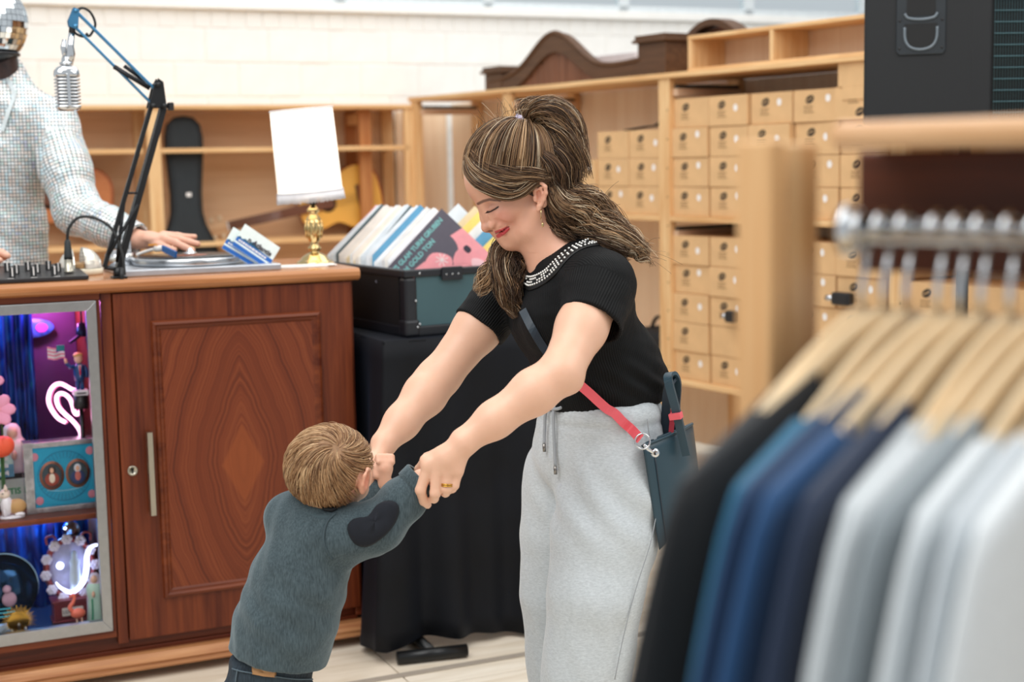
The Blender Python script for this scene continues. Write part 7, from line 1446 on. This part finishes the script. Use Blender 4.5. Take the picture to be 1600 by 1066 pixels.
dj_ += chain_([dq(254, 373, 4.36), dq(274, 379, 4.34), dq(288, 386, 4.33), dq(301, 391, 4.33)], [.012, .011, .0098, .0085], .005)+chain_([dq(250, 373, 4.43), dq(270, 371, 4.44), dq(284, 374, 4.44), dq(292, 378, 4.435)], [.011, .0098, .0088, .0078], .005)+chain_([dq(240, 380, 4.36), dq(258, 387, 4.33), dq(272, 391, 4.32)], [.0125, .011, .009], .006)
RS, RE, RW = dq(-72, 198, 4.66), dq(-112, 330, 4.52), dq(-40, 398, 4.30); dj_ += chain_([RS, RE, RW], [.05, .042, .028], .02)+[ell_(dq(-22, 396, 4.27), (.035, .04, .018), None, .015)]
for k, (dx, dy) in enumerate(((0, 0), (-5, 2), (-9, 4), (-15, 6))): dj_ += chain_([dq(-12+dx, 392, 4.25+.02*k), dq(2+dx, 395+dy, 4.245+.02*k), dq(12+dx, 400+dy, 4.24+.02*k)], [.0125, .0115, .0095], .004)
dj_ += chain_([dq(-20, 398, 4.235), dq(-10, 404, 4.22), dq(0, 407, 4.22)], [.0125, .011, .009], .005)
Vd, Qd = march(dj_, .0042); cd2 = np.tile(np.array(srgb('e5b198')[:3]), (len(Vd), 1)); cd2[Vd[:, 2] > 1.58] = srgb('14151a')[:3]
djp = thing('person', 'person in a shiny checked jacket and mirror tiled helmet behind the counter', 'person', (-1.62, 4.64, 0))
put_world('body', np_mesh('body', Vd, Qd, skin_mat('dj_skin'), np.c_[cd2, np.ones(len(Vd))]), djp)
jk = [cap_(dq(2, 150, 4.66), ES, .085, .075, .04), cap_(dq(2, 150, 4.66), RS, .085, .075, .04), ell_(dq(5, 235, 4.66), (.155, .115, .19), None, .05), ell_(dq(4, 360, 4.67), (.145, .11, .20), None, .05), cap_(dq(2, 430, 4.67), dq(2, 560, 4.67), .135, .14, .05), cap_(dq(0, 118, 4.66), dq(2, 160, 4.66), .075, .10, .03)]
jk += chain_([ES, ES+(EE-ES)*.5, EE, EE+(EW-EE)*.5, EW], [.080, .075, .068, .058, .050], .03)+chain_([RS, RE, RW], [.080, .066, .05], .03)
cw = (EW-EE)/np.linalg.norm(EW-EE); jk += [Prim(lambda p: np.where(np.linalg.norm(p-EW, axis=-1) < .12, (p-EW-cw*.004) @ cw, -1.0), EW-.13, EW+.13, .004, 'i'), cap_(EW-cw*.02, EW+cw*.06, .040, .044, .004, 's'), cap_(dq(-4, 60, 4.60), dq(-4, 100, 4.60), .052, .050, .006, 's')]
Vk, Qk = march(jk, .0055); nk_ = normals(Vk, Qk)
da = np.minimum(segdist(Vk, ES+(EE-ES)*.3, EE), segdist(Vk, EE, EW)); arm_m = (da < .088) & (Vk[:, 0] > dq(86, 300, 4.6)[0])
fk = .004*vnoise(Vk, 26, 6)+.006*np.sin(np.linalg.norm(Vk-EE, axis=1)*150+2*vnoise(Vk, 12, 2))*np.exp(-(np.linalg.norm(Vk-EE, axis=1)/.10)**2)*(Vk[:, 0] > EE[0]-.06); Vk = Vk+nk_*fk[:, None]
def along(p, a, b): d = (b-a)/np.linalg.norm(b-a); u = np.cross(d, npv(0, 1, 0)); u /= np.linalg.norm(u); w = np.cross(d, u); q = p-a; return q @ d, np.arctan2(q @ u, -(q @ w))*.062
l1, g1_ = along(Vk, ES, EE); l2, g2_ = along(Vk, EE, EW); L1 = np.linalg.norm(EE-ES); lower = segdist(Vk, EE, EW) < segdist(Vk, ES, EE)
gu = np.where(arm_m, np.where(lower, g2_, g1_), (Vk[:, 0]-Vk[:, 1]*.0)+.35*(Vk[:, 1]-4.6)*np.sign(Vk[:, 0]+1.61)); gv = np.where(arm_m, np.where(lower, L1+l2, l1), Vk[:, 2])
t = NT('iridescent_check'); A1 = t.n('Attribute', attribute_name='gu'); A2 = t.n('Attribute', attribute_name='gv'); PT = .0108
def line(a): f = t.math('FRACT', t.math('DIVIDE', a, PT)); return t.math('LESS_THAN', f, .2)
ln = t.math('MAXIMUM', line(A1.outputs['Fac']), line(A2.outputs['Fac'])); cell = t.n('CombineXYZ'); t.l(t.math('FLOOR', t.math('DIVIDE', A1.outputs['Fac'], PT)), cell.inputs[0]); t.l(t.math('FLOOR', t.math('DIVIDE', A2.outputs['Fac'], PT)), cell.inputs[1])
wn = t.n('TexWhiteNoise', noise_dimensions='2D'); t.l(cell.outputs[0], wn.inputs['Vector']); big = t.noise(t.obj(), 9, 3); hue = t.math('ADD', t.math('MULTIPLY', wn.outputs['Value'], .35), t.math('MULTIPLY', big, .65))
cr2 = t.ramp(hue, [(.25, srgb('d6eef6')), (.4, srgb('f4f8fa')), (.52, srgb('f1e4dc')), (.62, srgb('d6ece8')), (.75, srgb('d5d9ee'))]); t.base(t.mix(ln, cr2, srgb('2b4a55'))); t.set(Roughness=.32, Metallic=.15); 
put_world('jacket', np_mesh('jacket', Vk, Qk, t.m, None, {'gu': gu, 'gv': gv}), djp)
# lapel and collar edge
m = MB(); m.strap(catmull([Vector(hit(jk, x, y, 4.2, 4.8, .006)[0]) for x, y in ((4, 118), (14, 130), (22, 150), (14, 175), (4, 205))], 4), .012, .004, (.8, 0, .4)); put_world('lapel', m.mesh('lapel', plain('lapel_silver', 'd5e0e3', .4, .1)), djp)
jt = MB(); jt.tube([Vector(dq(2, 560, 4.67)), Vector(npv(-1.61, 4.66, .06))], [.13, .12], 18); put_world('trousers', jt.mesh('trousers', plain('black_trousers', '15171b', .8)), djp)
m = MB(); hcn = Vector(dq(-22, 36, 4.58)); m.ball(hcn, (.122, .122, .128), 30, 20); put_world('helmet_shell', m.mesh('helmet_shell', plain('helmet_black', '0e1016', .25)), djp)
mm_ = mirror_tiles(.1245, 22, -.62, .07, True, (1, 1, 1.03)); o = put_world('mirror_tiles', MB().add([Vector(v)+hcn for v in mm_.v], mm_.f).mesh('mirror_tiles', mir), djp); o['kind'] = 'stuff'
m = MB(); m.tube([hcn+Vector((.090*math.cos(a), .090*math.sin(a), -.095)) for a in [2*math.pi*k/30 for k in range(30)]], .006, 8, closed=True); put_world('helmet_rim', m.mesh('helmet_rim', plain('helmet_black', '0e1016', .25)), djp)
